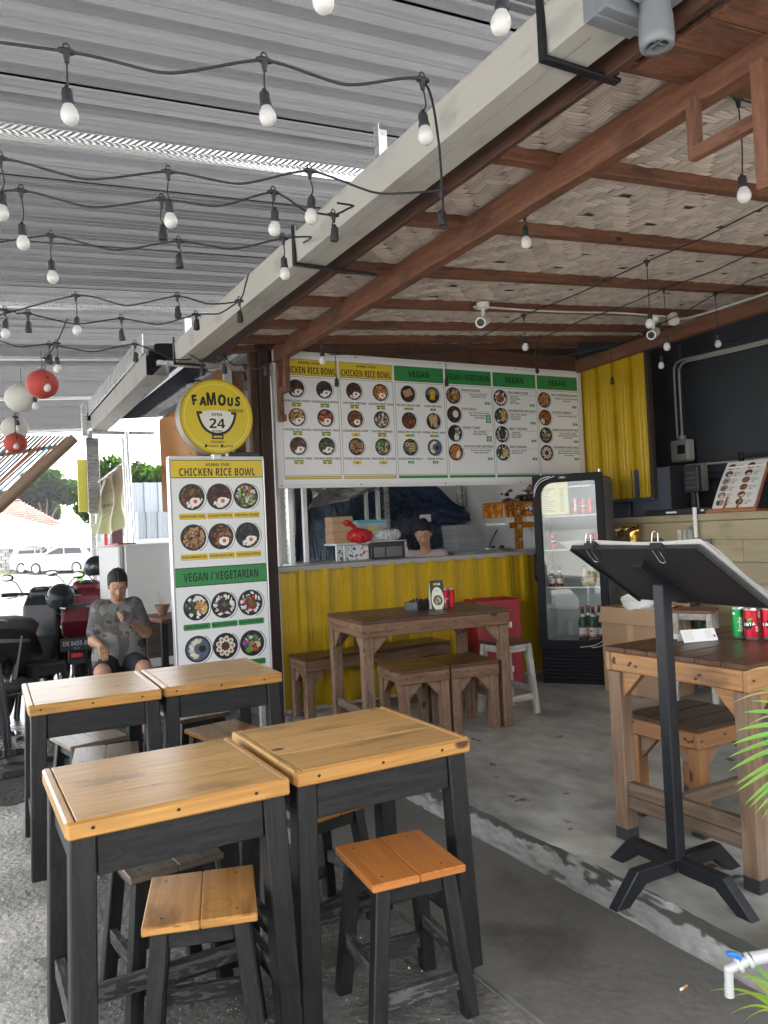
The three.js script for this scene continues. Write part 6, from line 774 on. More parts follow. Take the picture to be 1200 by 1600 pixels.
// ---------- tap, palm, cigarette end at the lower right ----------
{
  const t = thing('water_tap', 'grey water tap with blue lever at the lower right corner', 'tap', [1.66, 0.36, -1.335]); const zn = mat({ color: [0.55, 0.56, 0.55], roughness: 0.35, metalness: 0.2 });
  part('spout', [rod(V(-0.014, -0.062, -0.018), V(-0.014, 0.0, -0.016), 0.0095, 0.011, 14), ...[0, 1, 2, 3].map((i) => rod(V(-0.014, -0.062 + i * 0.008, -0.018), V(-0.014, -0.058 + i * 0.008, -0.018), 0.0115, 0.0115, 14)), ball(0.012, -0.013, 0.003, -0.016, 1, 1, 1, 12), rod(V(-0.013, 0.003, -0.016), V(0.005, 0.012, -0.006), 0.011, 0.012, 12)], zn, t); part('body', [rod(V(0.003, 0.011, -0.008), V(0.03, 0.024, 0.008), 0.015, 0.015, 6), rod(V(0.005, 0.012, -0.006), V(0.012, 0.016, -0.002), 0.019, 0.019, 14), rod(V(0.026, 0.022, 0.006), V(0.034, 0.026, 0.01), 0.02, 0.02, 8)], zn, t);
  part('lever', [bar(V(-0.022, 0.046, -0.012), V(0.008, 0.038, -0.004), 0.017, 0.012, 0.004), bx(0.0, 0.016, 0.012, 0.040, -0.012, 0.004, 0.004)], mat({ color: [0.02, 0.16, 0.55], roughness: 0.4 }), t); part('pipe', [rod(V(0.034, 0.026, 0.01), V(0.5, 0.06, 0.2), 0.016, 0.016, 14), rod(V(0.5, 0.06, 0.2), V(0.5, -0.36, 0.2), 0.016, 0.016, 12)], zn, t);
  const b = thing('cigarette_end', 'orange cigarette end on the drain cover at lower right', 'litter', [1.945, 0.0245, -1.77], 0.15); part('filter', rod(V(0, 0, 0), V(0.022, 0, 0), 0.0042, 0.0042, 10), mat({ color: [0.62, 0.30, 0.10], roughness: 0.8 }), b); part('paper_end', rod(V(-0.012, 0, 0), V(-0.0003, 0, 0), 0.0038, 0.0042, 10), M.paper, b);
  const p = thing('palm', 'bright green palm frond reaching in at the right edge', 'palm', [2.25, 0, -1.44]); const O = V(2.25, 0, -1.44);
  const leaf = (a, c, w, m, name = 'leaflet', lift = 0.03, k = 10) => { const A = V(...a).sub(O), C = V(...c).sub(O), d = C.clone().sub(A), s = V(0, 1, 0).addScaledVector(d, -d.y / d.lengthSq()).normalize(), n = d.clone().cross(s).normalize(); return part(name, sheetFn(2, k, (u, v) => { const q = A.clone().lerp(C, v); q.y += lift * Math.sin(v * PI * 0.85); const ww = w * (0.5 + 0.5 * Math.sin(Math.min(1, v * 1.25 + 0.25) * PI * 0.5)) * (1 - Math.pow(v, 4)) ; q.addScaledVector(s, (u - 0.5) * ww).addScaledVector(n, (u === 0.5 ? -0.10 : 0.04) * ww); return [q.x, q.y, q.z]; }), m, p); };
  const tips = [[2.041, 0.963, -1.518], [2.019, 0.929, -1.531], [2.002, 0.896, -1.542], [1.979, 0.843, -1.555], [1.965, 0.803, -1.564], [1.959, 0.767, -1.569], [1.958, 0.728, -1.57], [1.97, 0.688, -1.565], [1.976, 0.671, -1.562], [1.996, 0.633, -1.552], [2.007, 0.623, -1.546], [2.022, 0.606, -1.538], [2.035, 0.584, -1.532]];
  tips.forEach((q, i) => leaf([2.225 - i * 0.0006, 0.875 - i * 0.0125, -1.475 - i * 0.001], q, i < 2 ? 0.009 : 0.016, tint(M.palm, rr(0.85, 1.25), rr(0.9, 1.15), 1), 'leaflet', i < 7 ? 0.02 : 0.01));
  for (const [a, c] of [[[2.2, 0.93, -1.47], [1.971, 0.916, -1.558]], [[2.2, 0.99, -1.47], [1.993, 0.997, -1.544]], [[2.21, 0.86, -1.48], [2.01, 0.849, -1.538]]]) leaf(a, c, 0.007, M.dryLeaf, 'dry_leaflet', 0.035);
  part('rachis', tube([V(-0.02, 0.93, -0.03), V(-0.024, 0.80, -0.036), V(-0.03, 0.68, -0.04), V(0.03, 0.4, 0.0), V(0.0, 0.02, 0.0)], 0.008, 30, 8), tint(M.palm, 0.8), p); part('pot', lathe([[0, 0], [0.11, 0], [0.15, 0.24], [0.16, 0.25], [0.14, 0.25], [0.13, 0.2], [0, 0.2]], 24), mat({ color: [0.35, 0.16, 0.10], roughness: 0.8 }), p);
  const lp = thing('low_plant', 'thin green leaves growing beside the tap at the lower right', 'plant', [1.92, 0, -1.38]); const O2 = V(1.92, 0, -1.38);
  for (const c of [[1.739, 0.296, -1.474], [1.729, 0.224, -1.481], [1.772, 0.159, -1.459], [1.80, 0.26, -1.44], [1.79, 0.20, -1.46], [1.78, 0.33, -1.46], [1.80, 0.14, -1.44]]) { const C = V(...c).sub(O2); part('leaf', sheetFn(2, 10, (u, v) => { const q = V(0.03, 0.08, 0.0).lerp(C, v); q.y += 0.05 * Math.sin(v * PI); const w = 0.012 * (1 - v * v) + 0.001; return [q.x, q.y + (u - 0.5) * w, q.z + (u - 0.5) * w * 0.5]; }), tint(M.leafA, rr(1, 1.8), rr(0.9, 1.5), 1), lp); } part('clump', ball(0.05, 0.03, 0.03, 0, 1, 0.7, 1, 10), M.trunk, lp);
}
// ---------- string lights ----------
const bulbGeo = lathe([[0.0, -0.052], [0.010, -0.0505], [0.0175, -0.045], [0.0225, -0.035], [0.0235, -0.026], [0.021, -0.014], [0.0155, -0.004], [0.0125, 0.006], [0.012, 0.012]], 20), holdGeo = mg([lathe([[0, 0.052], [0.004, 0.052], [0.006, 0.046], [0.012, 0.042], [0.0145, 0.034], [0.0145, 0.012], [0.0165, 0.010], [0.0165, 0.002], [0.0145, 0.0], [0, 0.001]], 18)]), emptyGeo = mg([lathe([[0, 0.052], [0.004, 0.052], [0.006, 0.046], [0.012, 0.042], [0.0145, 0.034], [0.0150, 0.012], [0.0175, 0.010], [0.0165, -0.012], [0.0135, -0.014], [0.0125, -0.002], [0, -0.001]], 18)]);
// each entry: [x, y of the cable, z, drop to the holder's mouth, bulb or not]
function stringLight(label, nodes, extra = {}) {
  const t = thing('string_light', label, 'string lights'); const pts = [];
  (extra.before || []).forEach((q) => pts.push(V(...q)));
  nodes.forEach(([x, y, z], i) => { if (i && extra.sag !== 0) { const [a, b, c] = nodes[i - 1]; const d = Math.hypot(x - a, z - c); pts.push(V((x + a) / 2, (y + b) / 2 - (extra.sag || 0.045) * Math.min(1.6, d / 0.5), (z + c) / 2)); } pts.push(V(x, y, z)); });
  (extra.after || []).forEach((q) => pts.push(V(...q)));
  part('cable', tube(pts, 0.0042, pts.length * 9, 7, false, 0.35), M.wire, t);
  nodes.forEach(([x, y, z, drop, on]) => {
    if (drop === undefined) return;
    const n = part('connector', [ball(0.010, x, y, z, 2.6, 0.9, 1.2, 10), rod(V(x, y, z), V(x, y - 0.03, z), 0.011, 0.006, 8), ni(new THREE.TorusGeometry(0.008, 0.0025, 5, 10)).translate(x, y + 0.014, z)], M.wire, t); n.userData.kind = undefined; delete n.userData.kind;
    const wob = rr(-0.012, 0.012); part('drop_wire', tube([V(x, y - 0.02, z), V(x + wob, y - drop * 0.5, z), V(x, y - drop + 0.05, z)], 0.0028, 8, 6), M.wire, t);
    const tl = rr(-0.12, 0.12); const h = part('lamp_holder', (on ? holdGeo : emptyGeo).clone(), M.wire, t); h.position.set(x, y - drop, z); h.rotation.set(tl, 0, rr(-0.1, 0.1)); if (on) part('bulb', bulbGeo, M.bulb, h);
  });
  return t;
}
stringLight('string of white bulbs nearest the camera, hanging under the metal roof at top left', [[0.31, 2.79, -2.2, 0.145, 1], [0.79, 2.775, -2.0, 0.13, 1], [1.24, 2.78, -1.91, 0.14, 1]], { before: [[-0.45, 2.83, -2.42]], after: [[1.38, 2.70, -2.05], [1.52, 2.56, -2.25], [1.60, 2.62, -2.40]] });
stringLight('second string of bulbs under the metal roof, turning back at the gutter', [[-0.35, 2.83, -3.1, 0.16, 1], [0.19, 2.81, -2.95, 0.165, 1], [0.72, 2.79, -2.79, 0.15, 1], [1.17, 2.78, -2.57, 0.14, 1], [1.65, 2.74, -2.45, 0.12, 0]], { before: [[-0.9, 2.86, -3.2]] });
stringLight('third string under the metal roof with a loop near the gutter', [[-0.3, 2.83, -3.3, 0.17, 1], [0.27, 2.80, -3.17, 0.17, 1], [0.73, 2.75, -2.94, 0.14, 0], [1.08, 2.74, -2.70, 0.11, 1], [1.34, 2.71, -2.74, 0.09, 0]], { before: [[-0.8, 2.86, -3.4]], after: [[1.40, 2.74, -2.73], [1.44, 2.77, -2.76], [1.36, 2.76, -2.74]] });
stringLight('fourth string under the metal roof ending at the gutter bracket', [[-0.1, 2.82, -3.75, 0.15, 1], [0.41, 2.78, -3.54, 0.15, 1], [0.87, 2.72, -3.25, 0.10, 0], [1.30, 2.76, -3.16, 0.13, 1]], { before: [[-0.7, 2.86, -3.9]], after: [[1.45, 2.80, -3.2], [1.50, 2.85, -3.4]] });
stringLight('fifth string with mixed bulbs and empty holders under the metal roof', [[0.62, 2.79, -4.39, 0.16, 1], [1.06, 2.73, -4.03, 0.10, 0], [1.37, 2.72, -3.97, 0.10, 0]], { before: [[-0.4, 2.70, -4.9], [0.1, 2.68, -4.7]], after: [[1.40, 2.80, -3.95], [1.42, 2.86, -3.95]] });
stringLight('sixth string of mostly empty holders dipping toward the gutter', [[0.29, 2.73, -4.57, 0.10, 1], [0.40, 2.72, -4.56, 0.09, 0], [0.88, 2.735, -4.56, 0.11, 0], [1.2, 2.69, -4.19, 0.07, 0]], { before: [[-0.4, 2.75, -4.6]], after: [[1.30, 2.68, -4.1], [1.37, 2.72, -3.99]] });
stringLight('seventh string of empty holders reaching the far gutter end', [[0.24, 2.77, -5.4, 0.13, 0], [0.58, 2.735, -5.29, 0.11, 0], [1.06, 2.725, -5.09, 0.10, 0]], { before: [[-0.4, 2.78, -5.5]], after: [[1.30, 2.66, -5.15], [1.47, 2.70, -5.3]] });
stringLight('short string of four empty holders above the round sign', [[1.57, 2.71, -5.38, 0.085, 0], [1.69, 2.715, -5.26, 0.095, 0], [1.90, 2.72, -5.46, 0.10, 0], [1.97, 2.66, -5.2, 0.05, 0]], { before: [[1.48, 2.76, -5.4]], after: [[2.05, 2.72, -5.3], [2.14, 2.74, -5.4]] });
stringLight('two bulbs hanging at the very top edge of the picture', [[0.725, 2.70, -1.49, 0.07, 1], [1.115, 2.70, -1.38, 0.075, 1]], { before: [[0.2, 2.78, -1.6]], after: [[1.5, 2.82, -1.4], [1.62, 2.95, -1.5]] });
stringLight('left string of bulbs under the bamboo ceiling', [[3.6, 3.0, -2.47], [3.61, 2.975, -3.26, 0.34, 1], [3.60, 2.95, -4.38, 0.20, 1], [3.60, 2.92, -5.40, 0.27, 0]], { before: [[3.6, 3.06, -1.2]], sag: 0.008, after: [[3.2, 2.90, -5.5], [2.6, 2.85, -5.5]] });
stringLight('middle string of bulbs under the bamboo ceiling', [[4.3, 3.05, -2.96], [4.30, 3.03, -3.75, 0.37, 1], [4.30, 3.02, -4.54], [4.30, 3.005, -5.04, 0.13, 0]], { before: [[4.3, 3.08, -1.2]], sag: 0.008, after: [[3.9, 2.97, -5.3], [3.62, 2.93, -5.42]] });
stringLight('right string of bulbs under the bamboo ceiling near the yellow wall', [[4.95, 3.11, -3.42], [4.95, 3.09, -3.85, 0.34, 1], [4.95, 3.0, -4.38, 0.30, 1], [4.95, 2.95, -4.91, 0.31, 0], [4.6, 2.93, -5.45, 0.11, 0]], { before: [[4.95, 3.13, -1.2]], sag: 0.01, after: [[4.32, 2.98, -5.1]] });
stringLight('single bulb hanging from the long timber beam', [[2.26, 2.84, -2.71, 0.10, 1]], { before: [[2.17, 2.86, -2.6]], after: [[2.3, 2.87, -2.78]] });
stringLight('single bulb on a long wire beside the square timber bracket at upper right', [[2.41, 2.90, -1.74, 0.31, 1]], { before: [[2.1, 2.92, -1.72]], after: [[2.8, 2.93, -1.74]] });
stringLight('bulb and empty holder hanging in front of the left end of the menu board', [[2.25, 2.76, -4.87, 0.085, 1], [2.45, 2.785, -5.08, 0.25, 0]], { before: [[2.2, 2.80, -4.8]] });
// paper lanterns
{
  const R = mat({ color: [0.55, 0.07, 0.05], roughness: 0.7, transmission: 0.35, thickness: 0 }), W = mat({ color: [0.72, 0.70, 0.65], roughness: 0.7, transmission: 0.35, thickness: 0 });
  const lan = (x, y, z, r, m, label) => { const t = thing('paper_lantern', label, 'lantern', [x, y, z]); const p = []; for (let i = 0; i <= 26; i++) { const a = 0.12 + (PI - 0.24) * i / 26, k = r * (1 + (i % 2 ? 0.0 : -0.022)); p.push([Math.sin(a) * k, -Math.cos(a) * k * 0.92]); } part('shade', lathe(p, 36), m, t); part('ring', ni(new THREE.TorusGeometry(r * 0.13, 0.004, 6, 24)).rotateX(PI / 2).translate(0, r * 0.91, 0), M.wire, t); part('hanger', rod(V(0, r * 0.91, 0), V(0, r * 0.91 + 0.12, 0), 0.002, 0.002, 5), M.wire, t); return t; };
  lan(0.54, 2.50, -5.38, 0.10, R, 'red paper lantern, highest of the four at far left'); lan(0.49, 2.57, -6.32, 0.115, W, 'white paper lantern behind the highest red one'); lan(0.53, 2.53, -7.67, 0.115, W, 'white paper lantern just above the lower red one'); lan(0.478, 2.303, -6.87, 0.09, R, 'red paper lantern, lowest of the four at far left');
  stringLight('slanting cord with bulbs running down to the paper lanterns', [[0.60, 2.70, -5.1, 0.13, 1], [0.56, 2.65, -5.3, 0.16, 1], [0.57, 2.68, -6.2, 0.16, 1], [0.55, 2.70, -7.55, 0.16, 1], [0.48, 2.50, -6.80, 0.20, 1]], { before: [[0.64, 2.80, -4.9]], sag: 0.004 });
}
// ---------- people ----------
function headSDF(c, yaw, tilt, s = 1) { // centre, turned by yaw (about y) and tilted down
  const cy = Math.cos(yaw), sy = Math.sin(yaw), cx = Math.cos(tilt), sx = Math.sin(tilt);
  const loc = (p) => { let x = p[0] - c[0], y = p[1] - c[1], z = p[2] - c[2]; const X = x * cy - z * sy, Z = x * sy + z * cy; return [X / s, (y * cx + Z * sx) / s, (-y * sx + Z * cx) / s]; };
  const el = (p, a, r) => { const k = Math.hypot((p[0] - a[0]) / r[0], (p[1] - a[1]) / r[1], (p[2] - a[2]) / r[2]); return (k - 1) * Math.min(...r); };
  const f = (P) => { const p = loc(P), q = [Math.abs(p[0]), p[1], p[2]]; let d = smin(el(p, [0, 0.03, -0.012], [0.074, 0.088, 0.092]), el(p, [0, -0.045, 0.022], [0.054, 0.066, 0.062]), 0.04);
    d = smin(d, sdCap(p, [0, 0.005, 0.082], [0, -0.028, 0.098], 0.008, 0.013), 0.018); d = smin(d, sdCap(q, [0.014, -0.03, 0.088], [0.014, -0.03, 0.088], 0.009), 0.01); d = smin(d, el(q, [0.075, -0.008, -0.01], [0.012, 0.03, 0.018]), 0.008); d = smin(d, sdCap(q, [0.012, 0.028, 0.084], [0.045, 0.028, 0.066], 0.009), 0.012); d = smin(d, sdCap(q, [0, -0.060, 0.078], [0.022, -0.061, 0.070], 0.007, 0.005), 0.008); d = smin(d, el(q, [0.04, -0.02, 0.055], [0.025, 0.028, 0.02]), 0.02);
    const e = el(q, [0.031, 0.012, 0.086], [0.015, 0.009, 0.012]); return Math.max(d, -e) * s; };
  const out = (x, y, z) => { x *= s; y *= s; z *= s; const Y = y * cx - z * sx, Z = y * sx + z * cx; return [c[0] + x * cy + Z * sy, c[1] + Y, c[2] - x * sy + Z * cy]; };
  return { f, loc, out, el };
}
function handBones(w, d, n, s, curl = 0.5, L = 0.075) { // wrist, direction, back-of-hand normal, thumb side
  const W = V(...w), D = V(...d).normalize(), N = V(...n).normalize(), S = V(...s).normalize(), B = [], a = (q) => [q.x, q.y, q.z], P = W.clone().addScaledVector(D, 0.075);
  for (const k of [-0.026, -0.009, 0.009, 0.026]) B.push([a(W.clone().addScaledVector(D, 0.01).addScaledVector(S, k * 0.6)), a(P.clone().addScaledVector(S, k)), 0.014, 0.011]);
  [[-0.028, 0.78], [-0.0095, 0.95], [0.0095, 1], [0.028, 0.92]].forEach(([k, l]) => { let q = P.clone().addScaledVector(S, k), dir = D.clone(); for (let i = 0; i < 3; i++) { dir = dir.clone().addScaledVector(N, -curl * (0.4 + 0.3 * i)).normalize(); const r = q.clone().addScaledVector(dir, L * l * [0.45, 0.32, 0.25][i]); B.push([a(q), a(r), 0.0095 - i * 0.001, 0.0085 - i * 0.001]); q = r; } });
  let q = W.clone().addScaledVector(D, 0.022).addScaledVector(S, 0.026), dir = D.clone().addScaledVector(S, 0.75).addScaledVector(N, -curl * 0.5).normalize(); for (let i = 0; i < 2; i++) { const r = q.clone().addScaledVector(dir, 0.036); B.push([a(q), a(r), 0.0115 - i * 0.001, 0.0095]); q = r; dir = dir.clone().addScaledVector(S, -0.5).normalize(); }
  return B;
}
const bbox = (B, m = 0.04) => { const lo = [9, 9, 9], hi = [-9, -9, -9]; for (const [a, b, r] of B) for (const p of [a, b]) for (let k = 0; k < 3; k++) { lo[k] = Math.min(lo[k], p[k] - r - m); hi[k] = Math.max(hi[k], p[k] + r + m); } return [lo, hi]; };
const eyesOf = (H, par) => { for (const s of [-1, 1]) { const e = part('eye', ball(0.0095, ...H.out(s * 0.031, 0.011, 0.0745), 1, 0.42, 1, 10), tint(M.lampClear, 0.7), par); part('pupil', ball(0.0048, ...H.out(s * 0.031, 0.008, 0.0822), 1, 1, 1, 8), M.hair, e); } };
{ // seated man looking at a phone
  const t = thing('person', 'man in grey patterned tee shirt and black shorts sitting, looking at his phone', 'person', [1.14, 0, -6.5], 0);
  t.scale.set(0.86, 0.97, 0.95);
  const arms = [[[-0.165, 1.0, -0.02], [-0.225, 0.76, 0.05], 0.052, 0.042], [[-0.225, 0.76, 0.05], [-0.20, 0.735, 0.26], 0.042, 0.029], [[0.165, 1.0, -0.02], [0.225, 0.79, 0.08], 0.052, 0.042], [[0.225, 0.79, 0.08], [0.07, 0.90, 0.255], 0.041, 0.028]];
  const torso = [[[-0.075, 0.57, -0.05], [0.075, 0.57, -0.05], 0.125], [[-0.05, 0.72, 0.0], [0.05, 0.72, 0.0], 0.145], [[-0.085, 0.90, -0.02], [0.085, 0.90, -0.02], 0.112], [[-0.13, 1.0, -0.03], [0.13, 1.0, -0.03], 0.060], [[0, 1.0, -0.03], [0, 1.11, -0.005], 0.062, 0.054]];
  const legs = [[[-0.085, 0.555, 0], [-0.215, 0.545, 0.36], 0.088, 0.062], [[-0.215, 0.545, 0.36], [-0.23, 0.10, 0.35], 0.062, 0.037], [[-0.23, 0.07, 0.34], [-0.245, 0.035, 0.50], 0.036, 0.028], [[0.085, 0.555, 0], [0.12, 0.545, 0.42], 0.088, 0.062], [[0.12, 0.545, 0.42], [0.135, 0.10, 0.40], 0.062, 0.037], [[0.135, 0.07, 0.39], [0.15, 0.035, 0.55], 0.036, 0.028]];
  const H = headSDF([-0.0, 1.185, 0.045], -0.12, 0.42, 1.03), h1 = handBones([-0.20, 0.735, 0.26], [0.05, -0.45, 0.85], [0.1, 0.85, 0.5], [0.95, 0, -0.1], 0.55), h2 = handBones([0.07, 0.90, 0.255], [-0.75, 0.35, 0.45], [0.3, -0.3, 0.9], [-0.2, 0.9, 0.2], 0.75);
  const B = [...arms, ...torso, ...legs], [lo, hi] = bbox(B, 0.05);
  const bf = bones(B, 0.04), hb1 = bones(h1, 0.008), hb2 = bones(h2, 0.008);
  const b1 = bbox(h1, 0.012), b2 = bbox(h2, 0.012);
  part('body', [mc(bf, lo, hi, 0.0125), mc((p) => smin(H.f(p), sdCap(p, [0, 1.03, -0.02], [0, 1.12, 0.0], 0.056, 0.053), 0.03), [-0.12, 1.02, -0.10], [0.12, 1.33, 0.19], 0.0045), mc(hb1, b1[0], b1[1], 0.0035), mc(hb2, b2[0], b2[1], 0.0035)], M.skin, t);
  const camo = mat({ color: [1, 1, 1], roughness: 0.85, map: tex(384, 384, (u, v) => { const a = fbm(u, v, 4, 5, 800, 4), b = fbm(u, v, 5, 4, 820, 4); let c = [0.40, 0.39, 0.385]; if (a > 0.53) c = [0.33, 0.315, 0.31]; if (b > 0.56) c = [0.47, 0.465, 0.45]; if (a < 0.40) c = [0.27, 0.265, 0.27]; return c; }, { lu: 0.5, lv: 0.5 }) });
  const sB = [...torso.slice(0, 4).map(([a, b, r]) => [a, b, r + 0.014, r + 0.014]), [[-0.165, 1.0, -0.02], [-0.212, 0.825, 0.03], 0.066, 0.068], [[0.165, 1.0, -0.02], [0.212, 0.84, 0.06], 0.066, 0.068], [[-0.09, 0.62, 0.0], [0.09, 0.62, 0.0], 0.145]], sf = bones(sB, 0.05);
  part('tee_shirt', mc((p) => Math.max(sf(p) + 0.006 * (pn(p[0] * 14 + 50, p[1] * 18 + 50, 200, 200, 830) - 0.5), 0.545 - p[1], sdCap(p, [0, 1.12, 0.03], [0, 1.12, 0.03], 0.0) < 0.075 ? 0.02 : -1), [-0.31, 0.52, -0.22], [0.31, 1.10, 0.2], 0.011), camo, t);
  const shB = [[[-0.08, 0.565, -0.05], [0.08, 0.565, -0.05], 0.140], [[-0.085, 0.555, 0], [-0.185, 0.548, 0.28], 0.103, 0.092], [[0.085, 0.555, 0], [0.112, 0.548, 0.33], 0.103, 0.092]], shf = bones(shB, 0.03);
  part('shorts', mc((p) => Math.max(shf(p), p[1] - 0.66), [-0.32, 0.40, -0.22], [0.27, 0.70, 0.46], 0.012), mat({ color: [0.012, 0.012, 0.016], roughness: 0.9 }), t);
  part('hair', mc((p) => { const q = H.loc(p); const cap = H.el(q, [0, 0.036, -0.016], [0.083, 0.096, 0.099]) + 0.014 * (pn(q[0] * 110 + 50, q[2] * 60 + q[1] * 40 + 50, 300, 300, 840) - 0.5); return Math.max(cap, -(q[1] - (q[2] > 0.02 ? lerp(0.03, 0.066, clamp((q[2] - 0.02) / 0.05)) : q[2] > -0.03 ? 0.0 : -0.05))); }, [-0.13, 1.08, -0.12], [0.13, 1.34, 0.19], 0.0055), M.hair, t);
  eyesOf(H, t);
  for (const [x, z] of [[-0.24, 0.42], [0.145, 0.47]]) part('sandal', bx(x - 0.05, x + 0.05, 0.0, 0.02, z - 0.13, z + 0.13, 0.008), M.rubber, t);
  const ph = thing('mobile_phone', 'dark mobile phone held in the seated man\'s hand', 'phone', [1.14 + 0.01, 0.918, -6.5 + 0.31], -0.2); part('body', cb(0.075, 0.155, 0.009, 0.004).rotateX(-0.95).rotateZ(1.2), M.fridgeBlack, ph); part('lens', ball(0.006, -0.02, 0.015, 0.012, 1, 1, 0.6, 8), M.darkGlass, ph);
  const st = stool('black stool that the man in shorts sits on', [1.14, 0, -6.53], 0.1, tint(M.greyWood, 0.6));
}
{ // woman behind the counter
  const t = thing('person', 'woman with tied dark hair in pale pink top working behind the counter', 'person', [4.00, T + 0.03, -6.50], -0.45);
  const H = headSDF([-0.02, 1.265, 0.05], -0.15, 0.5, 0.97);
  const torso = [[[-0.07, 0.60, -0.05], [0.07, 0.60, -0.05], 0.12], [[-0.06, 0.78, -0.03], [0.06, 0.78, -0.03], 0.105], [[-0.08, 0.95, -0.02], [0.08, 0.95, -0.02], 0.095], [[-0.13, 1.04, -0.03], [0.13, 1.04, -0.03], 0.055], [[0, 1.05, -0.03], [0, 1.17, 0.0], 0.052, 0.046]], arms = [[[-0.16, 1.04, -0.02], [-0.22, 0.83, 0.04], 0.045, 0.036], [[-0.22, 0.83, 0.04], [-0.10, 0.78, 0.22], 0.036, 0.026], [[0.16, 1.04, -0.02], [0.22, 0.83, 0.04], 0.045, 0.036], [[0.22, 0.83, 0.04], [0.10, 0.78, 0.22], 0.036, 0.026]], legs = [[[-0.08, 0.58, 0], [-0.1, 0.56, 0.3], 0.085, 0.06], [[-0.1, 0.56, 0.3], [-0.1, 0.1, 0.3], 0.06, 0.036], [[-0.1, 0.07, 0.3], [-0.1, 0.035, 0.42], 0.036, 0.028], [[0.08, 0.58, 0], [0.1, 0.56, 0.3], 0.085, 0.06], [[0.1, 0.56, 0.3], [0.1, 0.1, 0.3], 0.06, 0.036], [[0.1, 0.07, 0.3], [0.1, 0.035, 0.42], 0.036, 0.028]];
  const B = [...torso, ...arms, ...legs], [lo, hi] = bbox(B, 0.05), h1 = handBones([-0.10, 0.78, 0.22], [0.3, -0.2, 0.9], [0, 1, 0.2], [0.9, 0, -0.2], 0.5), h2 = handBones([0.10, 0.78, 0.22], [-0.3, -0.2, 0.9], [0, 1, 0.2], [-0.9, 0, -0.2], 0.5), b1 = bbox(h1, 0.012), b2 = bbox(h2, 0.012);
  part('body', [mc(bones(B, 0.04), lo, hi, 0.014), mc((p) => smin(H.f(p), sdCap(p, [0, 1.09, -0.02], [-0.01, 1.19, 0.02], 0.047, 0.045), 0.03), [-0.14, 1.08, -0.1], [0.12, 1.41, 0.2], 0.0045), mc(bones(h1, 0.008), b1[0], b1[1], 0.004), mc(bones(h2, 0.008), b2[0], b2[1], 0.004)], tint(M.skin, 1.7), t);
  const sf = bones([...torso.slice(0, 4).map(([a, b, r]) => [a, b, r + 0.014, r + 0.014]), [[-0.16, 1.04, -0.02], [-0.20, 0.90, 0.02], 0.058, 0.06], [[0.16, 1.04, -0.02], [0.20, 0.90, 0.02], 0.058, 0.06]], 0.05);
  part('pink_top', mc((p) => Math.max(sf(p) + 0.005 * (pn(p[0] * 16 + 50, p[1] * 16 + 50, 200, 200, 850) - 0.5), 0.55 - p[1], Math.hypot(p[0], p[1] - 1.16, p[2] - 0.02) < 0.085 ? 0.02 : -1), [-0.3, 0.5, -0.2], [0.3, 1.13, 0.16], 0.011), mat({ color: [0.60, 0.47, 0.52], roughness: 0.85 }), t);
  part('trousers', mc((p) => Math.max(bones([[[-0.07, 0.59, -0.05], [0.07, 0.59, -0.05], 0.13], [[-0.08, 0.58, 0], [-0.1, 0.56, 0.3], 0.097, 0.072], [[-0.1, 0.56, 0.3], [-0.1, 0.12, 0.3], 0.072, 0.05], [[0.08, 0.58, 0], [0.1, 0.56, 0.3], 0.097, 0.072], [[0.1, 0.56, 0.3], [0.1, 0.12, 0.3], 0.072, 0.05]], 0.03)(p), p[1] - 0.66), [-0.25, 0.1, -0.22], [0.25, 0.7, 0.42], 0.016), M.seatBlack, t);
  part('hair', mc((p) => { const q = H.loc(p); const cap = H.el(q, [0, 0.036, -0.016], [0.082, 0.095, 0.098]), bun = H.el(q, [0.0, 0.05, -0.135], [0.05, 0.048, 0.045]); return smin(Math.max(cap, -(q[1] - (q[2] > 0.0 ? lerp(0.0, 0.07, clamp(q[2] / 0.06)) : -0.05))), bun, 0.012) + 0.003 * (pn(q[0] * 90 + 50, q[2] * 90 + q[1] * 60 + 50, 300, 300, 841) - 0.5); }, [-0.15, 1.14, -0.16], [0.14, 1.42, 0.2], 0.0055), M.hair, t);
  eyesOf(H, t);
  const st = thing('kitchen_stool', 'plain stool that the cook sits on behind the counter', 'stool', [4.02, T, -6.54]); part('seat', bx(-0.15, 0.15, 0.44, 0.468, -0.15, 0.15), M.greyWood, st); for (const [x, z] of [[-1, -1], [1, -1], [-1, 1], [1, 1]]) part('leg', bx(x * 0.12 - 0.02, x * 0.12 + 0.02, 0, 0.439, z * 0.12 - 0.02, z * 0.12 + 0.02), M.greyWood, st);
}
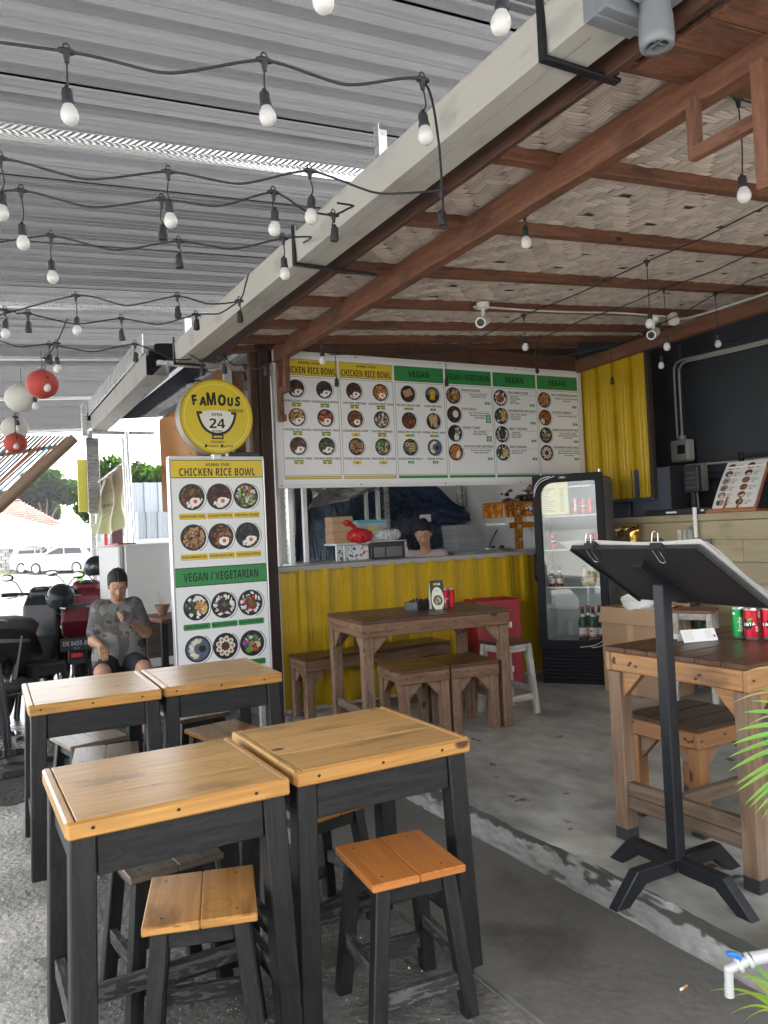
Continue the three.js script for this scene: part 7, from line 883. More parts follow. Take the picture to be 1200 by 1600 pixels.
// ---------- black plastic stools at the left ----------
{
  const mk = (label, pos, ry, h = 0.46, grp) => { const t = thing('plastic_stool', label, 'stool', pos, ry, grp); const top = ni(new THREE.ExtrudeGeometry(rrect(0.29, 0.27, 0.03), { depth: 0.018, bevelEnabled: true, bevelSize: 0.006, bevelThickness: 0.006, bevelSegments: 2 })).rotateX(-PI / 2).translate(0, h - 0.024, 0); part('seat', top, M.blackPlastic, t);
    for (const [sx, sz] of [[-1, -1], [1, -1], [-1, 1], [1, 1]]) part('leg', [bar(V(sx * 0.165, 0, sz * 0.15), V(sx * 0.125, h - 0.02, sz * 0.115), 0.055, 0.012, 0.003, V(0, 0, 1)), bar(V(sx * 0.172, 0, sz * 0.145), V(sx * 0.132, h - 0.02, sz * 0.11), 0.012, 0.05, 0.003, V(0, 0, 1))], M.blackPlastic, t);
    for (const s of [-1, 1]) { part('apron', bx(-0.13, 0.13, h - 0.10, h - 0.02, s * 0.122 - 0.006, s * 0.122 + 0.006, 0.004), M.blackPlastic, t); part('apron', bx(s * 0.135 - 0.006, s * 0.135 + 0.006, h - 0.10, h - 0.02, -0.115, 0.115, 0.004), M.blackPlastic, t); } return t; };
  mk('black plastic stool standing alone behind the rear left table', [0.68, 0, -7.62], 0.45);
  for (let i = 0; i < 4; i++) { const s = mk(['lowest', 'second', 'third', 'topmost'][i] + ' black plastic stool of the stack at the left edge', [0.13, i * 0.055, -6.66], 0.3); }
  mk('black plastic stool nearest the camera at the left edge, before the stack', [0.03, 0, -6.15], 0.2, 0.47);
  mk('black plastic stool under the small brown side table by the standing sign', [1.62, 0, -6.75], 0.3, 0.42);
}
// ---------- motor scooters ----------
function scooter(label, pos, ry, bm, o = {}) {
  const t = thing('motor_scooter', label, 'scooter', pos, ry);
  const wheel = (x) => { const w = new THREE.Group(); w.name = 'wheel'; w.position.set(x, 0.275, 0); t.add(w); part('tyre', ni(new THREE.TorusGeometry(0.228, 0.047, 12, 36)), M.rubber, w); part('rim', [ni(new THREE.TorusGeometry(0.178, 0.012, 8, 32)), rod(V(0, 0, -0.06), V(0, 0, 0.06), 0.045, 0.045, 16), ...[0, 1, 2, 3, 4].map((i) => bar(V(0, 0, 0), V(Math.cos(i * 1.2566) * 0.178, Math.sin(i * 1.2566) * 0.178, 0), 0.03, 0.02, 0.004, V(0, 0, 1)))], tint(M.steel, 0.25), w); };
  wheel(-0.60); wheel(0.66);
  part('tail_body', ext([[-0.98, 0.77], [-0.86, 0.84], [-0.5, 0.80], [-0.16, 0.74], [0.0, 0.52], [0.02, 0.36], [-0.2, 0.33], [-0.42, 0.42], [-0.62, 0.60], [-0.92, 0.68]], 0.27, 0.05, 4), bm, t);
  part('seat', ext([[-0.84, 0.835], [-0.78, 0.885], [-0.46, 0.865], [-0.2, 0.825], [-0.08, 0.78], [-0.14, 0.735], [-0.5, 0.80]], 0.29, 0.04, 4), M.seatBlack, t);
  part('leg_shield', ext([[0.16, 0.33], [0.34, 0.34], [0.46, 0.62], [0.50, 0.86], [0.44, 0.98], [0.36, 0.90], [0.32, 0.62], [0.20, 0.42]], 0.36, 0.05, 4), bm, t); part('foot_board', ext([[-0.05, 0.30], [0.26, 0.28], [0.28, 0.34], [0.0, 0.37]], 0.30, 0.02, 2), M.seatBlack, t);
  part('front_fairing', ext([[0.42, 0.50], [0.62, 0.60], [0.60, 0.78], [0.50, 0.92], [0.44, 0.80]], 0.26, 0.06, 4), bm, t); part('mudguard', ext([[0.40, 0.50], [0.46, 0.58], [0.66, 0.60], [0.86, 0.50], [0.92, 0.40], [0.86, 0.42], [0.66, 0.55], [0.48, 0.53]], 0.13, 0.02, 2), bm, t); part('rear_mudguard', ext([[-0.62, 0.60], [-0.92, 0.62], [-1.02, 0.42], [-0.98, 0.41], [-0.9, 0.55], [-0.64, 0.56]], 0.16, 0.02, 2), M.blackPlastic, t);
  for (const s of [-1, 1]) part('fork', rod(V(0.44, 0.72, s * 0.075), V(0.66, 0.275, s * 0.075), 0.022, 0.018), tint(M.steel, 0.4), t);
  part('handle_cowl', mc(bones([[[0.44, 1.02, -0.08], [0.44, 1.02, 0.08], 0.075], [[0.50, 1.00, 0], [0.54, 0.97, 0], 0.07, 0.05]], 0.04), [0.3, 0.9, -0.2], [0.65, 1.15, 0.2], 0.014), bm, t); part('speedometer', ball(0.06, 0.39, 1.075, 0, 0.7, 0.4, 1.2, 12), M.darkGlass, t);
  part('handlebar', [tube([V(0.34, 1.03, -0.34), V(0.40, 1.03, -0.2), V(0.43, 1.02, 0), V(0.40, 1.03, 0.2), V(0.34, 1.03, 0.34)], 0.014, 30, 8)], M.blackMetal, t); for (const s of [-1, 1]) { part('grip', rod(V(0.385, 1.03, s * 0.24), V(0.33, 1.03, s * 0.37), 0.021, 0.02), M.rubber, t); part('brake_lever', tube([V(0.42, 1.01, s * 0.2), V(0.43, 1.0, s * 0.28), V(0.40, 0.99, s * 0.36)], 0.006, 12, 6), M.steel, t);
    const m = part('mirror_stem', tube([V(0.40, 1.04, s * 0.2), V(0.42, 1.13, s * 0.26), V(0.41, 1.17, s * 0.31)], 0.006, 14, 6), M.blackMetal, t); part('mirror', ball(0.065, 0.40, 1.19, s * 0.34, 0.35, 0.55, 1, 14), M.blackPlastic, m); part('mirror_glass', ball(0.055, 0.383, 1.19, s * 0.34, 0.12, 0.55, 1, 14), M.chrome, m); }
  part('headlamp', ball(0.07, 0.60, 0.86, 0, 0.6, 0.6, 1.4, 14), M.lampClear, t); const tl = part('tail_light', ball(0.06, -0.965, 0.745, 0, 0.7, 0.7, 1.1, 14), M.lampRed, t); for (const s of [-1, 1]) part('indicator', ball(0.035, -0.945, 0.735, s * 0.10, 0.8, 0.7, 1.3, 12), M.lampClear, tl);
  part('number_plate', bx(-1.045, -1.038, 0.52, 0.635, -0.14, 0.14, 0.002).rotateZ(0), M.blackPlastic, t); const pf = face(0.27, 0.11).rotateY(-PI / 2).translate(-1.0475, 0.578, 0); part('plate_print', pf, mat({ color: [0.9, 0.9, 0.9], roughness: 0.5, map: cnv(256, 104, (c, w, h) => { c.fillStyle = '#17181b'; c.fillRect(0, 0, w, h); ct(c, o.plate || 'DK 8455 AB', w / 2, 62, 56, { col: '#b9bcc0', w: 226 }); ct(c, '08 24', w / 2, 92, 26, { col: '#9a9ca0' }); }) }), t); part('reflector', bx(-1.052, -1.046, 0.46, 0.50, -0.05, 0.05), mat({ color: [0.7, 0.01, 0.02], roughness: 0.2 }), t);
  for (const s of [-1, 1]) { part('side_stripe', bar(V(-0.9, 0.74, s * 0.137), V(-0.25, 0.66, s * 0.137), 0.004, 0.03, 0.001), tint(M.steel, 0.5), t); part('grab_rail', tube([V(-0.62, 0.86, s * 0.13), V(-0.86, 0.90, s * 0.14), V(-0.97, 0.90, s * 0.08)], 0.012, 14, 8), tint(M.steel, 0.4), t); }
  part('plate_arm', bar(V(-0.9, 0.66, 0), V(-1.035, 0.55, 0), 0.14, 0.02), M.blackPlastic, t); part('exhaust', [rod(V(-0.2, 0.26, 0.15), V(-0.95, 0.36, 0.17), 0.045, 0.055, 14), bar(V(-0.3, 0.31, 0.185), V(-0.8, 0.39, 0.205), 0.008, 0.05)], tint(M.steel, 0.2), t); part('engine', bx(-0.5, 0.0, 0.20, 0.40, -0.1, 0.12, 0.03), tint(M.steel, 0.25), t); part('stand', [rod(V(-0.18, 0.24, 0.1), V(-0.2, 0.0, 0.2), 0.012), rod(V(-0.18, 0.24, -0.1), V(-0.2, 0.0, -0.16), 0.012)], M.blackMetal, t); part('shock', rod(V(-0.42, 0.72, 0.12), V(-0.6, 0.3, 0.12), 0.025), tint(M.steel, 0.4), t);
  return t;
}
scooter('black motor scooter at the far left with chrome mirror, seat toward camera', [0.59, 0, -7.94], 1.09, M.bikeBlack, { plate: 'DK 4102 FA' });
scooter('dark red scooter with tail light and plate facing the camera beside the seated man', [1.20, 0, -8.72], 1.36, M.bikeRed);
{
  const hel = (p, ry, rx, label) => { const t = thing('helmet', label, 'helmet', p, ry); const f = (q) => { const d = Math.hypot(q[0] / 1.0, q[1] / 0.98, q[2] / 1.12) - 0.125; return Math.max(d, -(q[1] + 0.085 - 0.3 * Math.max(0, -q[2]))); }; part('shell', mc(f, [-0.14, -0.14, -0.15], [0.14, 0.14, 0.15], 0.008), M.bikeBlack, t).rotation.x = rx; part('visor', mc((q) => Math.max(Math.abs(Math.hypot(q[0], q[1] / 0.98, q[2] / 1.12) - 0.133) - 0.004, -(q[2] - 0.02), Math.abs(q[1] + 0.02) - 0.055), [-0.15, -0.15, -0.02], [0.15, 0.15, 0.16], 0.006), M.darkGlass, t).rotation.x = rx; part('strap', tube([V(-0.09, -0.08, 0), V(-0.03, -0.16, 0.02), V(0.03, -0.16, 0.02), V(0.09, -0.08, 0)], 0.006, 16, 6), M.rubber, t); return t; };
  hel([0.905, 1.0, -8.06], -0.4, 0.3, 'black open helmet hung on the left scooter handlebar'); hel([1.31, 1.24, -8.55], 0.4, -0.2, 'large dark helmet resting on the mirror of the red scooter');
}
// ---------- stall clutter behind the standing sign ----------
{
  const f = thing('white_fridge', 'plain white fridge side behind the seated man', 'fridge', [1.42, 0, -7.62], 0.15); part('cabinet', bx(0, 0.75, 0.02, 1.46, -0.6, 0, 0.012), tint(M.white, 0.85), f); part('door', bx(-0.055, -0.004, 0.03, 1.45, -0.59, -0.01, 0.012), tint(M.white, 0.6), f); part('door_seal', bx(-0.0035, -0.0005, 0.04, 1.44, -0.58, -0.02), M.pvc, f); part('red_lid', bx(-0.05, 0.12, 1.462, 1.475, -0.3, -0.02), mat({ color: [0.4, 0.03, 0.04], roughness: 0.5 }), f); part('foot', bx(0.02, 0.72, 0, 0.019, -0.58, -0.02), M.blackPlastic, f);
  const tb = thing('side_table', 'brown side table with black legs between man and standing sign', 'table', [1.72, 0, -6.95], 0.1); part('top', bx(-0.25, 0.3, 0.80, 0.835, -0.3, 0.32, 0.004), tint(M.beam, 1.0), tb); for (const [x, z] of [[-1, -1], [1, -1], [-1, 1], [1, 1]]) part('leg', bx(x * 0.22 - 0.02, x * 0.22 + 0.03, 0, 0.799, z * 0.26 - 0.025, z * 0.26 + 0.025), M.black, tb); part('panel', bx(-0.21, 0.24, 0.45, 0.79, -0.24, -0.22), M.greyWood, tb);
  const bs = thing('basket', 'small brown cone basket with thin sticks on the side table', 'basket', [1.60, 0.836, -7.0]); part('cone', lathe([[0.03, 0], [0.07, 0.09], [0.067, 0.09], [0.028, 0.004]], 16), tint(M.card, 0.7), bs); part('sticks', [0, 1, 2, 3].map((i) => rod(V(0, 0.02, 0), V(-0.04 + i * 0.02, 0.22 - i * 0.02, 0.01 * i), 0.002, 0.001, 5)), M.lightWood, bs).userData.kind = 'stuff';
  // hanging banners
  const bp = (c0, c1, txt) => mat({ color: [0.9, 0.9, 0.9], roughness: 0.5, transmission: 0.12, thickness: 0, map: cnv(400, 640, (c, w, h) => { const g = c.createLinearGradient(0, 0, 0, h); g.addColorStop(0, c0); g.addColorStop(1, c1); c.fillStyle = g; c.fillRect(0, 0, w, h); txt(c, w, h); }) });
  const b1 = thing('hanging_banner', 'brown hanging banner behind the round sign, printed along its edge', 'banner', [1.55, 1.62, -6.62], -0.30);
  part('sheet', sheetFn(30, 24, (u, v) => { const top = lerp(0.86, 1.27, Math.min(1, u * 1.4)); return [lerp(0, 0.70, u), lerp(lerp(0.1, -0.02, u), top, v), 0.03 * Math.sin(u * 15 + v * 3) + 0.02 * Math.sin(v * 9 + u * 4)]; }), bp('#a97a52', '#96683f', (c, w, h) => { c.fillStyle = '#c9a83c'; c.globalAlpha = 0.5; c.beginPath(); c.ellipse(w * 0.62, h * 0.8, 190, 150, 0, 0, 7); c.fill(); c.globalAlpha = 1; c.strokeStyle = '#5a4636'; c.lineWidth = 3; for (let i = 0; i < 12; i++) { c.beginPath(); c.moveTo(60 + i * 10, 120 + i * 24); c.quadraticCurveTo(100 + i * 5, 130 + i * 20, 130 + (i % 3) * 20, 90 + i * 24); c.stroke(); } c.save(); c.translate(236, 400); c.rotate(-0.1); c.fillStyle = '#4a4238'; c.beginPath(); c.roundRect(-10, -44, 160, 70, 12); c.fill(); ct(c, 'Sed', 66, 12, 58, { col: '#eee' }); c.restore(); c.fillStyle = '#b5262c'; for (let i = 0; i < 6; i++) c.fillRect(300 + i * 18, 470 - i * 6, 7, 120); 'NLSK'.split('').forEach((s, i) => ct(c, s, 52, 430 + i * 56, 44, { col: '#5a5048' })); }), b1); part('rail', bar(V(0.0, 0.90, 0), V(0.72, 1.28, 0.0), 0.02, 0.03), tint(M.pvc, 0.8), b1);
  solo('banner_post', bx(2.02, 2.09, T, 2.9, -6.36, -6.32), tint(M.white, 0.9), 'white narrow post behind the round sign at its right', 'post');
  const b2 = thing('hanging_banner', 'translucent pale banner sheet hanging in folds at the left stall', 'banner', [1.32, 1.58, -8.9], 0.35);
  part('sheet', sheetFn(40, 30, (u, v) => [lerp(lerp(0.0, 0.16, v), 0.44, u), lerp(lerp(0.0, 0.10, sst(0.5, 1, u)), lerp(0.58, 0.80, u), v), 0.05 * Math.sin(u * 17 + v * 2) + 0.03 * Math.sin(v * 7 - u * 5)]), bp('#bfae98', '#d3d8b4', (c, w, h) => { c.strokeStyle = '#7a5a50'; c.lineWidth = 5; c.beginPath(); c.ellipse(110, 330, 80, 150, 0.2, 0, 7); c.stroke(); ct(c, 'Rasa', 110, 350, 60, { col: '#6a5048', style: 'italic', font: 'serif' }); c.globalAlpha = 0.35; c.fillStyle = '#dfe6b8'; c.fillRect(0, 420, w, 220); }), b2); part('rail', bar(V(0.10, 0.56, 0), V(0.46, 0.82, 0), 0.015, 0.02), M.galv, b2);
  solo('steel_pole', rod(V(1.66, 0, -8.25), V(1.60, 2.6, -8.25), 0.018), M.galv, 'grey steel pole right of the pale banner', 'pole'); solo('steel_pole', rod(V(1.60, 0, -8.35), V(1.58, 2.55, -8.35), 0.016), tint(M.galv, 0.8), 'thin steel pole close behind the pale banner', 'pole'); solo('red_post', bx(1.60, 1.72, 0, 2.1, -9.42, -9.30, 0.004), mat({ color: [0.10, 0.035, 0.045], roughness: 0.5 }), 'dark red square post between banner and siding', 'post'); solo('green_post', bx(1.66, 1.75, 0, 1.1, -12.8, -12.72, 0.004), mat({ color: [0.18, 0.5, 0.05], roughness: 0.5 }), 'bright green post beside the parked cars', 'post');
  const ys = thing('yellow_sign', 'narrow yellow board at the roof edge of the left stall', 'sign', [1.30, 1.85, -9.6]); part('board', bx(0, 0.10, 0, 0.6, -0.02, 0.02), mat({ color: [0.75, 0.70, 0.12], roughness: 0.5 }), ys); part('frame', bx(0.102, 0.24, -0.02, 0.85, -0.03, 0.03), tint(M.galv, 0.5), ys);
  const s2 = thing('metal_siding', 'grey blue corrugated siding wall behind the stall banners', 'wall', [1.72, 0, -11.6]); for (let i = 0; i < 5; i++) part('sheet_panel', fold(ribs(4, 0.16, 0.05, 0.02), 1.9).translate(i * 0.64, 0, 0), tint(M.siding, i ? rr(0.55, 0.8) : 1.2), s2); part('rail', bx(0.05, 3.2, 1.42, 1.52, 0.021, 0.05), tint(M.white, 0.6), s2); part('upper_sheet', fold(ribs(14, 0.2, 0.05, 0.02), 0.45).translate(0.4, 1.88, -0.08), tint(M.siding, 0.9), s2); part('post', bx(0.02, 0.07, 0, 1.9, -0.06, -0.01), M.galv, s2);
  const st = thing('striped_board', 'red and white striped barrier board leaning by the siding', 'barrier', [1.78, 0.75, -10.6]); for (let i = 0; i < 6; i++) part('stripe', bar(V(0.0 + i * 0.0, 0.0 + i * 0.17, 0), V(0.34, 0.13 + i * 0.17 - 0.28, 0), 0.02, 0.082, 0.002), i % 2 ? M.white : mat({ color: [0.5, 0.02, 0.03], roughness: 0.5 }), st); part('post', bx(-0.05, -0.01, -0.74, 1.0, -0.03, 0.01), mat({ color: [0.5, 0.04, 0.05], roughness: 0.5 }), st);
  // bamboo awning at the far left
  const aw = thing('bamboo_awning', 'torn bamboo slat awning slanting down at the far left', 'awning', [0, 0, 0]); const A0 = V(0.96, 2.44, -7.6), A1 = V(-0.3, 1.20, -8.3), C0 = V(0.9, 2.46, -8.6), C1 = V(-1.0, 2.40, -8.9);
  for (let i = 0; i < 46; i++) { const k = i / 45, a = A0.clone().add(V(-1.5 * k, 0.02 + 0.06 * k, -0.5 * k)), b = a.clone().add(A1.clone().sub(A0).multiplyScalar(0.9 - 0.25 * k)).add(V(rr(-0.06, 0.06), rr(-0.04, 0.04), 0)); part('slat', rod(a, b, 0.010, 0.008, 6), i % 5 === 2 ? mat({ color: [0.12, 0.30, 0.42], roughness: 0.6 }) : tint(M.card, rr(0.3, 0.9), rr(0.35, 1.0), rr(0.4, 1.2)), aw); } part('edge_pole', rod(A0.clone().add(V(0.05, 0.0, 0.04)), A1.clone().add(V(0, -0.03, 0.04)), 0.045, 0.05, 10), tint(M.card, 0.5, 0.55, 0.6), aw); part('cross_pole', rod(V(0.9, 2.40, -7.9), V(-0.6, 2.2, -8.4), 0.018), M.darkWood, aw);
}
// ---------- across the parking lot ----------
const KF = 1.394, far = (x, y, z) => V(x * KF, 1.48 + (y - 1.48) * KF, z * KF);
const GY = (z) => -0.0 - 0.0;
{
  const bw = thing('block_wall', 'grey concrete block wall across the parking lot', 'wall', [0, 0, 0]); const yt = 1.29, y0 = -0.02, z0 = -51.2, L = 18, w = 0.42, h = 0.205; const g = cb(w - 0.018, h - 0.016, 0.14, 0.006); let n = 0;
  const mats = [0.8, 1, 1.2, 1.45, 0.65].map((k) => tint(M.blockGrey, k)); for (let r = 0; r < 7; r++) for (let i = 0; i < 20; i++) { const x = -1.0 + i * w + (r % 2) * w / 2; if (Math.abs(x - 3.46) < 0.34) continue; const b = part('block', g, mats[Math.floor(rnd() * 5)], bw); b.position.set(x, y0 + 0.1 + r * h, z0 + rr(-0.008, 0.008) + x * 0.33); b.rotation.y = -0.32; }
  part('mortar', bar(V(-6, 0.66, z0 - 0.06 - 2.0), V(8.2, 0.66, z0 - 0.06 + 2.7), 0.12, 1.46), tint(M.blockGrey, 0.7), bw); part('pillar', bx(3.28, 3.64, -0.02, 1.5, z0 + 1.0, z0 + 1.25, 0.01), tint(M.blockGrey, 0.75), bw); part('coping', bar(V(-6, 1.42, z0 - 1.9), V(8.2, 1.42, z0 + 2.75), 0.22, 0.05), tint(M.blockGrey, 1.0), bw);
  const sh = thing('white_roof_shed', 'long low shed with bright white metal roof and blue grey siding', 'building', [0, 0, 0]);
  const S = far(-3, 1.42, -38.5), E = far(4.98, 1.42, -35.0); const dir = E.clone().sub(S); const nP = 10; for (let i = 0; i < nP; i++) { const a = S.clone().addScaledVector(dir, i / nP), l = dir.length() / nP; const sg = fold(ribs(5, l / 5, l / 16, 0.04), 0.98).rotateY(-Math.atan2(dir.z, dir.x)).translate(a.x, 1.36, a.z - 4.2); part('siding_sheet', sg, tint(M.siding, rr(0.9, 1.15)), sh); }
  part('base_wall', bar(V(S.x, 0.66, S.z - 4.3), V(E.x, 0.66, E.z - 4.3), 0.1, 1.4), M.blockGrey, sh);
  const q = [far(-6, 2.02, -39.6), far(5.25, 1.92, -34.9), far(1.0, 3.62, -40), far(-8, 3.62, -42)]; part('roof', sheetFn(60, 6, (u, v) => { const a = q[0].clone().lerp(q[1], u), b = q[3].clone().lerp(q[2], u), p = a.lerp(b, v); return [p.x, p.y + (Math.round(u * 60) % 2 ? 0.03 : 0), p.z - 4.2]; }), mat({ color: [0.66, 0.67, 0.68], roughness: 0.55 }), sh); part('eave', bar(V(q[0].x, q[0].y - 0.06, q[0].z - 4.15), V(q[1].x, q[1].y - 0.06, q[1].z - 4.15), 0.05, 0.12), tint(M.white, 0.8), sh);
  const rh = thing('red_roof_house', 'house with red brown tiled roof behind the white shed', 'building', [0, 0, 0]); const tileM = [0.8, 1, 1.2].map((k) => mat({ color: [0.17 * k, 0.075 * k, 0.055 * k], roughness: 0.8 })); const r0 = far(1.0, 2.2, -44), r1 = far(5.0, 2.6, -43), r2 = far(3.3, 3.92, -45.5), r3 = far(-1, 3.96, -46); 
  part('roof_deck', sheetFn(1, 1, (u, v) => { const p = r0.clone().lerp(r1, u).lerp(r3.clone().lerp(r2, u), v); return [p.x, p.y - 0.06, p.z]; }), tileM[1], rh); for (let c = 0; c < 22; c++) for (let k = 0; k < 13; k++) { const p = r0.clone().lerp(r1, (c + 0.5) / 22).lerp(r3.clone().lerp(r2, (c + 0.5) / 22), (k + 0.5) / 13); const tl = part('roof_tile', tileGeo(), tileM[Math.floor(rnd() * 3)], rh); tl.position.copy(p); tl.rotation.x = 0.55; } part('ridge', rod(r3, r2, 0.12, 0.12, 8), tileM[0], rh); part('wall', bar(V(r0.x + 0.3, 0.8, r0.z - 0.9), V(r1.x - 0.4, 0.8, r1.z - 0.9), 0.2, 2.6), M.plaster, rh);
}
function tileGeo() { if (!tileGeo.g) tileGeo.g = cb(0.26, 0.03, 0.34, 0.01); return tileGeo.g; }
{ // carport and cars
  const cp = thing('carport', 'white flat carport frame over the parked cars', 'carport', [0, 0, 0]); const P = (x, y, z) => far(x, y, z); const W = tint(M.white, 1.05);
  const a = far(2.9, 1.57, -32.6), b = far(7.5, 1.42, -30.4); part('roof', bar(a.clone().add(V(0, 0, -1.6)), b.clone().add(V(0, 0, -1.6)), 3.6, 0.06, 0.01), W, cp); part('edge_beam', bar(a.clone().add(V(0, -0.1, 0.2)), b.clone().add(V(0, -0.1, 0.2)), 0.06, 0.10), W, cp); part('canopy_flap', bar(a.clone().add(V(-0.1, -0.02, -0.6)), far(2.62, 1.36, -32.8).add(V(0, 0, -0.6)), 1.6, 0.03), W, cp);
  for (const [x, z] of [[3.26, -32.45], [3.1, -33.5], [4.6, -31.72], [4.42, -32.9], [6.6, -30.9]]) { const f = far(x, 1.48, z); part('post', bx(f.x - 0.05, f.x + 0.05, -0.05, 1.46, f.z - 0.05, f.z + 0.05), W, cp); part('knee_brace', bar(V(f.x, 1.2, f.z), V(f.x + 0.35, 1.44, f.z + 0.14), 0.04, 0.04), W, cp); }
  const car = (label, pos, ry, kind) => { const t = thing('parked_car', label, 'car', pos, ry); const H = kind ? 1.62 : 1.47; const bodyP = kind ? [[-1.95, 0.35], [-2.0, 0.75], [-1.92, 0.98], [-1.6, 1.02], [1.1, 1.0], [1.75, 0.90], [1.98, 0.70], [2.0, 0.38], [1.6, 0.26], [-1.6, 0.26]] : [[-1.95, 0.35], [-1.98, 0.72], [-1.88, 0.95], [0.95, 0.94], [1.7, 0.84], [1.98, 0.62], [2.0, 0.36], [1.6, 0.24], [-1.6, 0.24]]; const cabP = kind ? [[-1.9, 0.96], [-1.7, H - 0.08], [-1.4, H], [0.0, H], [0.4, H - 0.12], [1.15, 0.96]] : [[-1.88, 0.92], [-1.45, H - 0.1], [-1.0, H], [-0.1, H], [0.3, H - 0.14], [1.15, 0.90]];
    part('body', ext(bodyP, 1.7, 0.09, 4), M.carWhite, t); const cabn = part('cabin', ext(cabP, 1.5, 0.10, 4), M.carWhite, t);
    const sc = (p, k, dx, dy) => p.map(([x, y]) => [x * k + dx, (y - 1.2) * k * 0.92 + 1.2 + dy]); for (const s of [-1, 1]) { part('window', ext([[-1.55, 1.0], [-1.42, H - 0.16], [-1.1, H - 0.12], [-0.45, H - 0.12], [-0.45, 1.0]], 0.012, 0.003, 1).translate(0, 0, s * 0.75), M.darkGlass, cabn); part('window', ext([[-0.38, 1.0], [-0.38, H - 0.12], [-0.05, H - 0.12], [0.28, H - 0.24], [0.82, 1.0]], 0.012, 0.003, 1).translate(0, 0, s * 0.75), M.darkGlass, cabn); }
    part('windscreen', bar(V(0.44, H - 0.16, 0), V(1.12, 1.0, 0), 1.28, 0.012, 0.003), M.darkGlass, cabn); part('rear_window', bar(V(-1.66, H - 0.18, 0), V(-1.86, 1.06, 0), 1.2, 0.012, 0.003), M.darkGlass, cabn);
    for (const x of [-1.25, 1.28]) for (const s of [-1, 1]) { const w = new THREE.Group(); w.name = 'wheel'; w.position.set(x, 0.31, s * 0.78); t.add(w); part('tyre', rod(V(0, 0, -0.1), V(0, 0, 0.1), 0.31, 0.31, 24), M.rubber, w); part('rim', [rod(V(0, 0, -0.105), V(0, 0, 0.105), 0.21, 0.21, 20)], M.steel, w); }
    for (const s of [-1, 1]) { part('headlight', ball(0.16, 1.86, 0.72, s * 0.62, 0.7, 0.5, 1, 12), M.lampClear, t); part('tail_light', ball(0.16, -1.9, kind ? 0.95 : 0.82, s * 0.70, 0.55, kind ? 1.3 : 0.8, 0.8, 12), M.lampRed, t); part('door_handle', bx(-0.25, -0.08, 0.84, 0.87, s * 0.85 - 0.01, s * 0.85 + 0.02), M.carWhite, t); part('wing_mirror', ball(0.09, 0.72, 1.0, s * 0.9, 1, 0.8, 1, 10), M.carWhite, t); } part('bumper', bx(1.9, 2.03, 0.26, 0.44, -0.7, 0.7, 0.03), tint(M.carWhite, 0.4), t); return t; };
  const c1 = far(4.0, 0, -33.5); car('white saloon car with visible front wheel, middle of the parked cars', [5.45, 0.0, -45.3], 2.35, 0);
  car('white hatchback with red tail lamps at the left, behind the saloon', [4.95, 0.0, -48.4], -0.75, 1); car('white car partly hidden at the right end of the carport', [7.15, 0.0, -46.0], 2.1, 1);
}
// ---------- shop row across the street, behind the camera ----------
{ const t = thing('street_shop', 'plain grey rendered shop front across the street behind the viewer', 'building', [0, 0, 7.5]); part('wall', bx(-12, 16, 0, 3.6, 0, 0.3), mat({ color: [0.34, 0.33, 0.31], roughness: 0.9 }), t); for (let i = 0; i < 5; i++) part('shutter', bx(-10 + i * 5, -6.4 + i * 5, 0, 2.7, -0.06, -0.002), mat({ color: [0.12, 0.13, 0.14], roughness: 0.6 }), t); part('awning', bar(V(-12, 3.0, -0.5), V(16, 3.0, -0.5), 1.0, 0.06), mat({ color: [0.16, 0.15, 0.14], roughness: 0.8 }), t); }
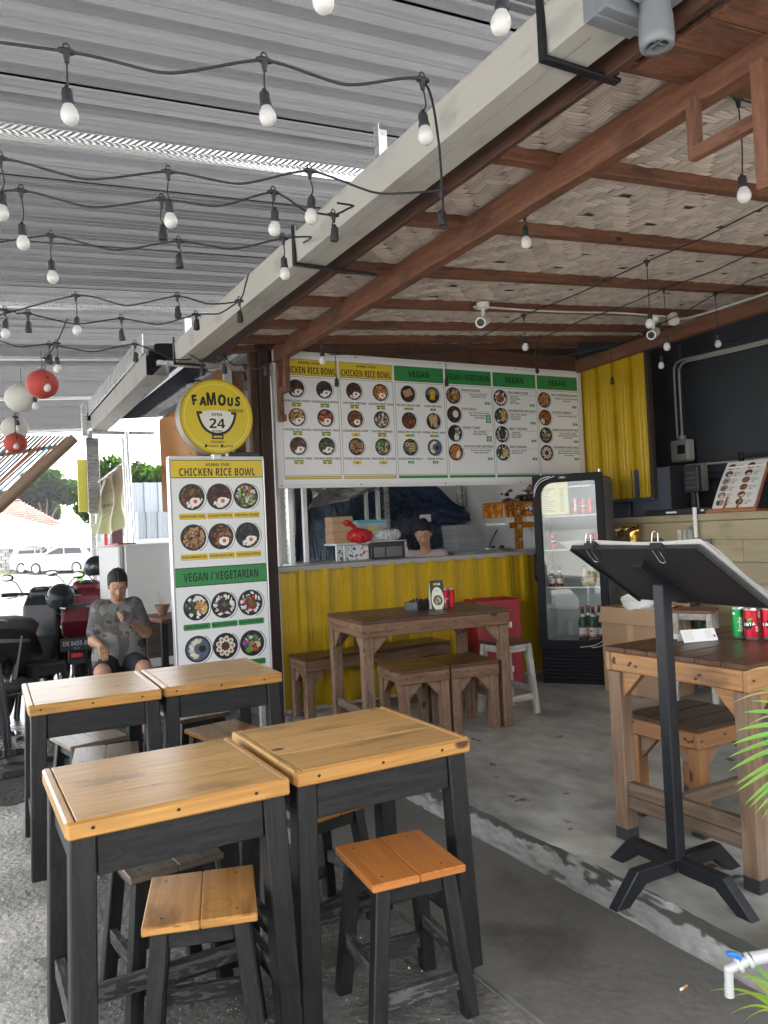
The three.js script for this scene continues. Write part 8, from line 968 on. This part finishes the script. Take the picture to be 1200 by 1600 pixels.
// ---------- trees ----------
function tree(label, x, z, h, r, m1, m2, n, seed, y0 = 0) {
  const t = thing('tree', label, 'tree', [x, 0, z]); const R = mul(seed); const br = [rod(V(0, 0, 0), V(0.1, h * 0.5, 0), r * 0.09, r * 0.055, 10)]; const lobes = [];
  for (let i = 0; i < 13; i++) { const a = R() * 6.28, q = Math.sqrt(R()) * r * 0.72, yy = h * (0.48 + 0.46 * R()); lobes.push([Math.cos(a) * q, yy, Math.sin(a) * q, r * (0.26 + 0.22 * R())]); br.push(rod(V(0.08, h * 0.4, 0), V(Math.cos(a) * q * 0.9, yy, Math.sin(a) * q * 0.9), r * 0.03, r * 0.01, 6)); }
  part('trunk', br, M.trunk, t);
  for (const [m, k] of [[m1, 0], [m2, 1]]) { const P = [], N = [], U = []; for (let i = 0; i < n; i++) { const l = lobes[Math.floor(R() * lobes.length)]; const u = R() * 2 - 1, a = R() * 6.28, q = Math.sqrt(1 - u * u), rad = l[3] * Math.pow(R(), 0.35), c = V(l[0] + q * Math.cos(a) * rad, l[1] + u * rad * 0.8, l[2] + q * Math.sin(a) * rad), s = r * 0.05 * (0.6 + R()); const d1 = V(R() - 0.5, R() - 0.5, R() - 0.5).normalize(), d2 = V(R() - 0.5, R() - 0.5, R() - 0.5).cross(d1).normalize(), nn = d1.clone().cross(d2); const A = c.clone().addScaledVector(d1, -s * 1.4), B = c.clone().addScaledVector(d2, s * 0.6), C = c.clone().addScaledVector(d1, s * 1.4), D = c.clone().addScaledVector(d2, -s * 0.6); for (const w of [A, B, C, A, C, D]) { P.push(w.x, w.y, w.z); N.push(nn.x, nn.y, nn.z); U.push(0, 0); } }
    const g = new THREE.BufferGeometry(); g.setAttribute('position', new THREE.Float32BufferAttribute(P, 3)); g.setAttribute('normal', new THREE.Float32BufferAttribute(N, 3)); g.setAttribute('uv', new THREE.Float32BufferAttribute(U, 2)); const c = part('crown', g, m, t); c.userData.kind = 'stuff'; }
  return t;
}
tree('large bright green tree rising behind the red roofed house', 6.6, -68.0, 7.4, 3.3, M.leafA, M.leafB, 5200, 901);
tree('low green tree seen between the pale banner and the brown banner', 5.6, -28.5, 4.2, 2.0, M.leafA, M.leafB, 3000, 903);
tree('far green tree at the left edge above the red roof', 2.6, -75, 6.6, 2.8, M.leafB, M.leafA, 3000, 905);
{ const P = []; const R = mul(55); for (let i = 0; i < 700; i++) { const x = -6 + R() * 13, z = -50.6 + x * 0.33 + R() * 0.7; P.push(bar(V(x, 0, z), V(x + R() * 0.1 - 0.05, 0.1 + R() * 0.12, z + R() * 0.1 - 0.05), 0.02, 0.004, 0.001)); } const g = part('grass', P, mat({ color: [0.26, 0.32, 0.08], roughness: 0.8 }), scene); g.userData = { kind: 'stuff', label: 'strip of sunlit grass along the foot of the block wall', category: 'grass' }; }
const renderer = new THREE.WebGLRenderer({ antialias: true });
renderer.toneMapping = THREE.LinearToneMapping; renderer.toneMappingExposure = EXPOSURE;
renderer.shadowMap.enabled = true; renderer.shadowMap.type = THREE.PCFSoftShadowMap;
renderer.render(scene, camera);
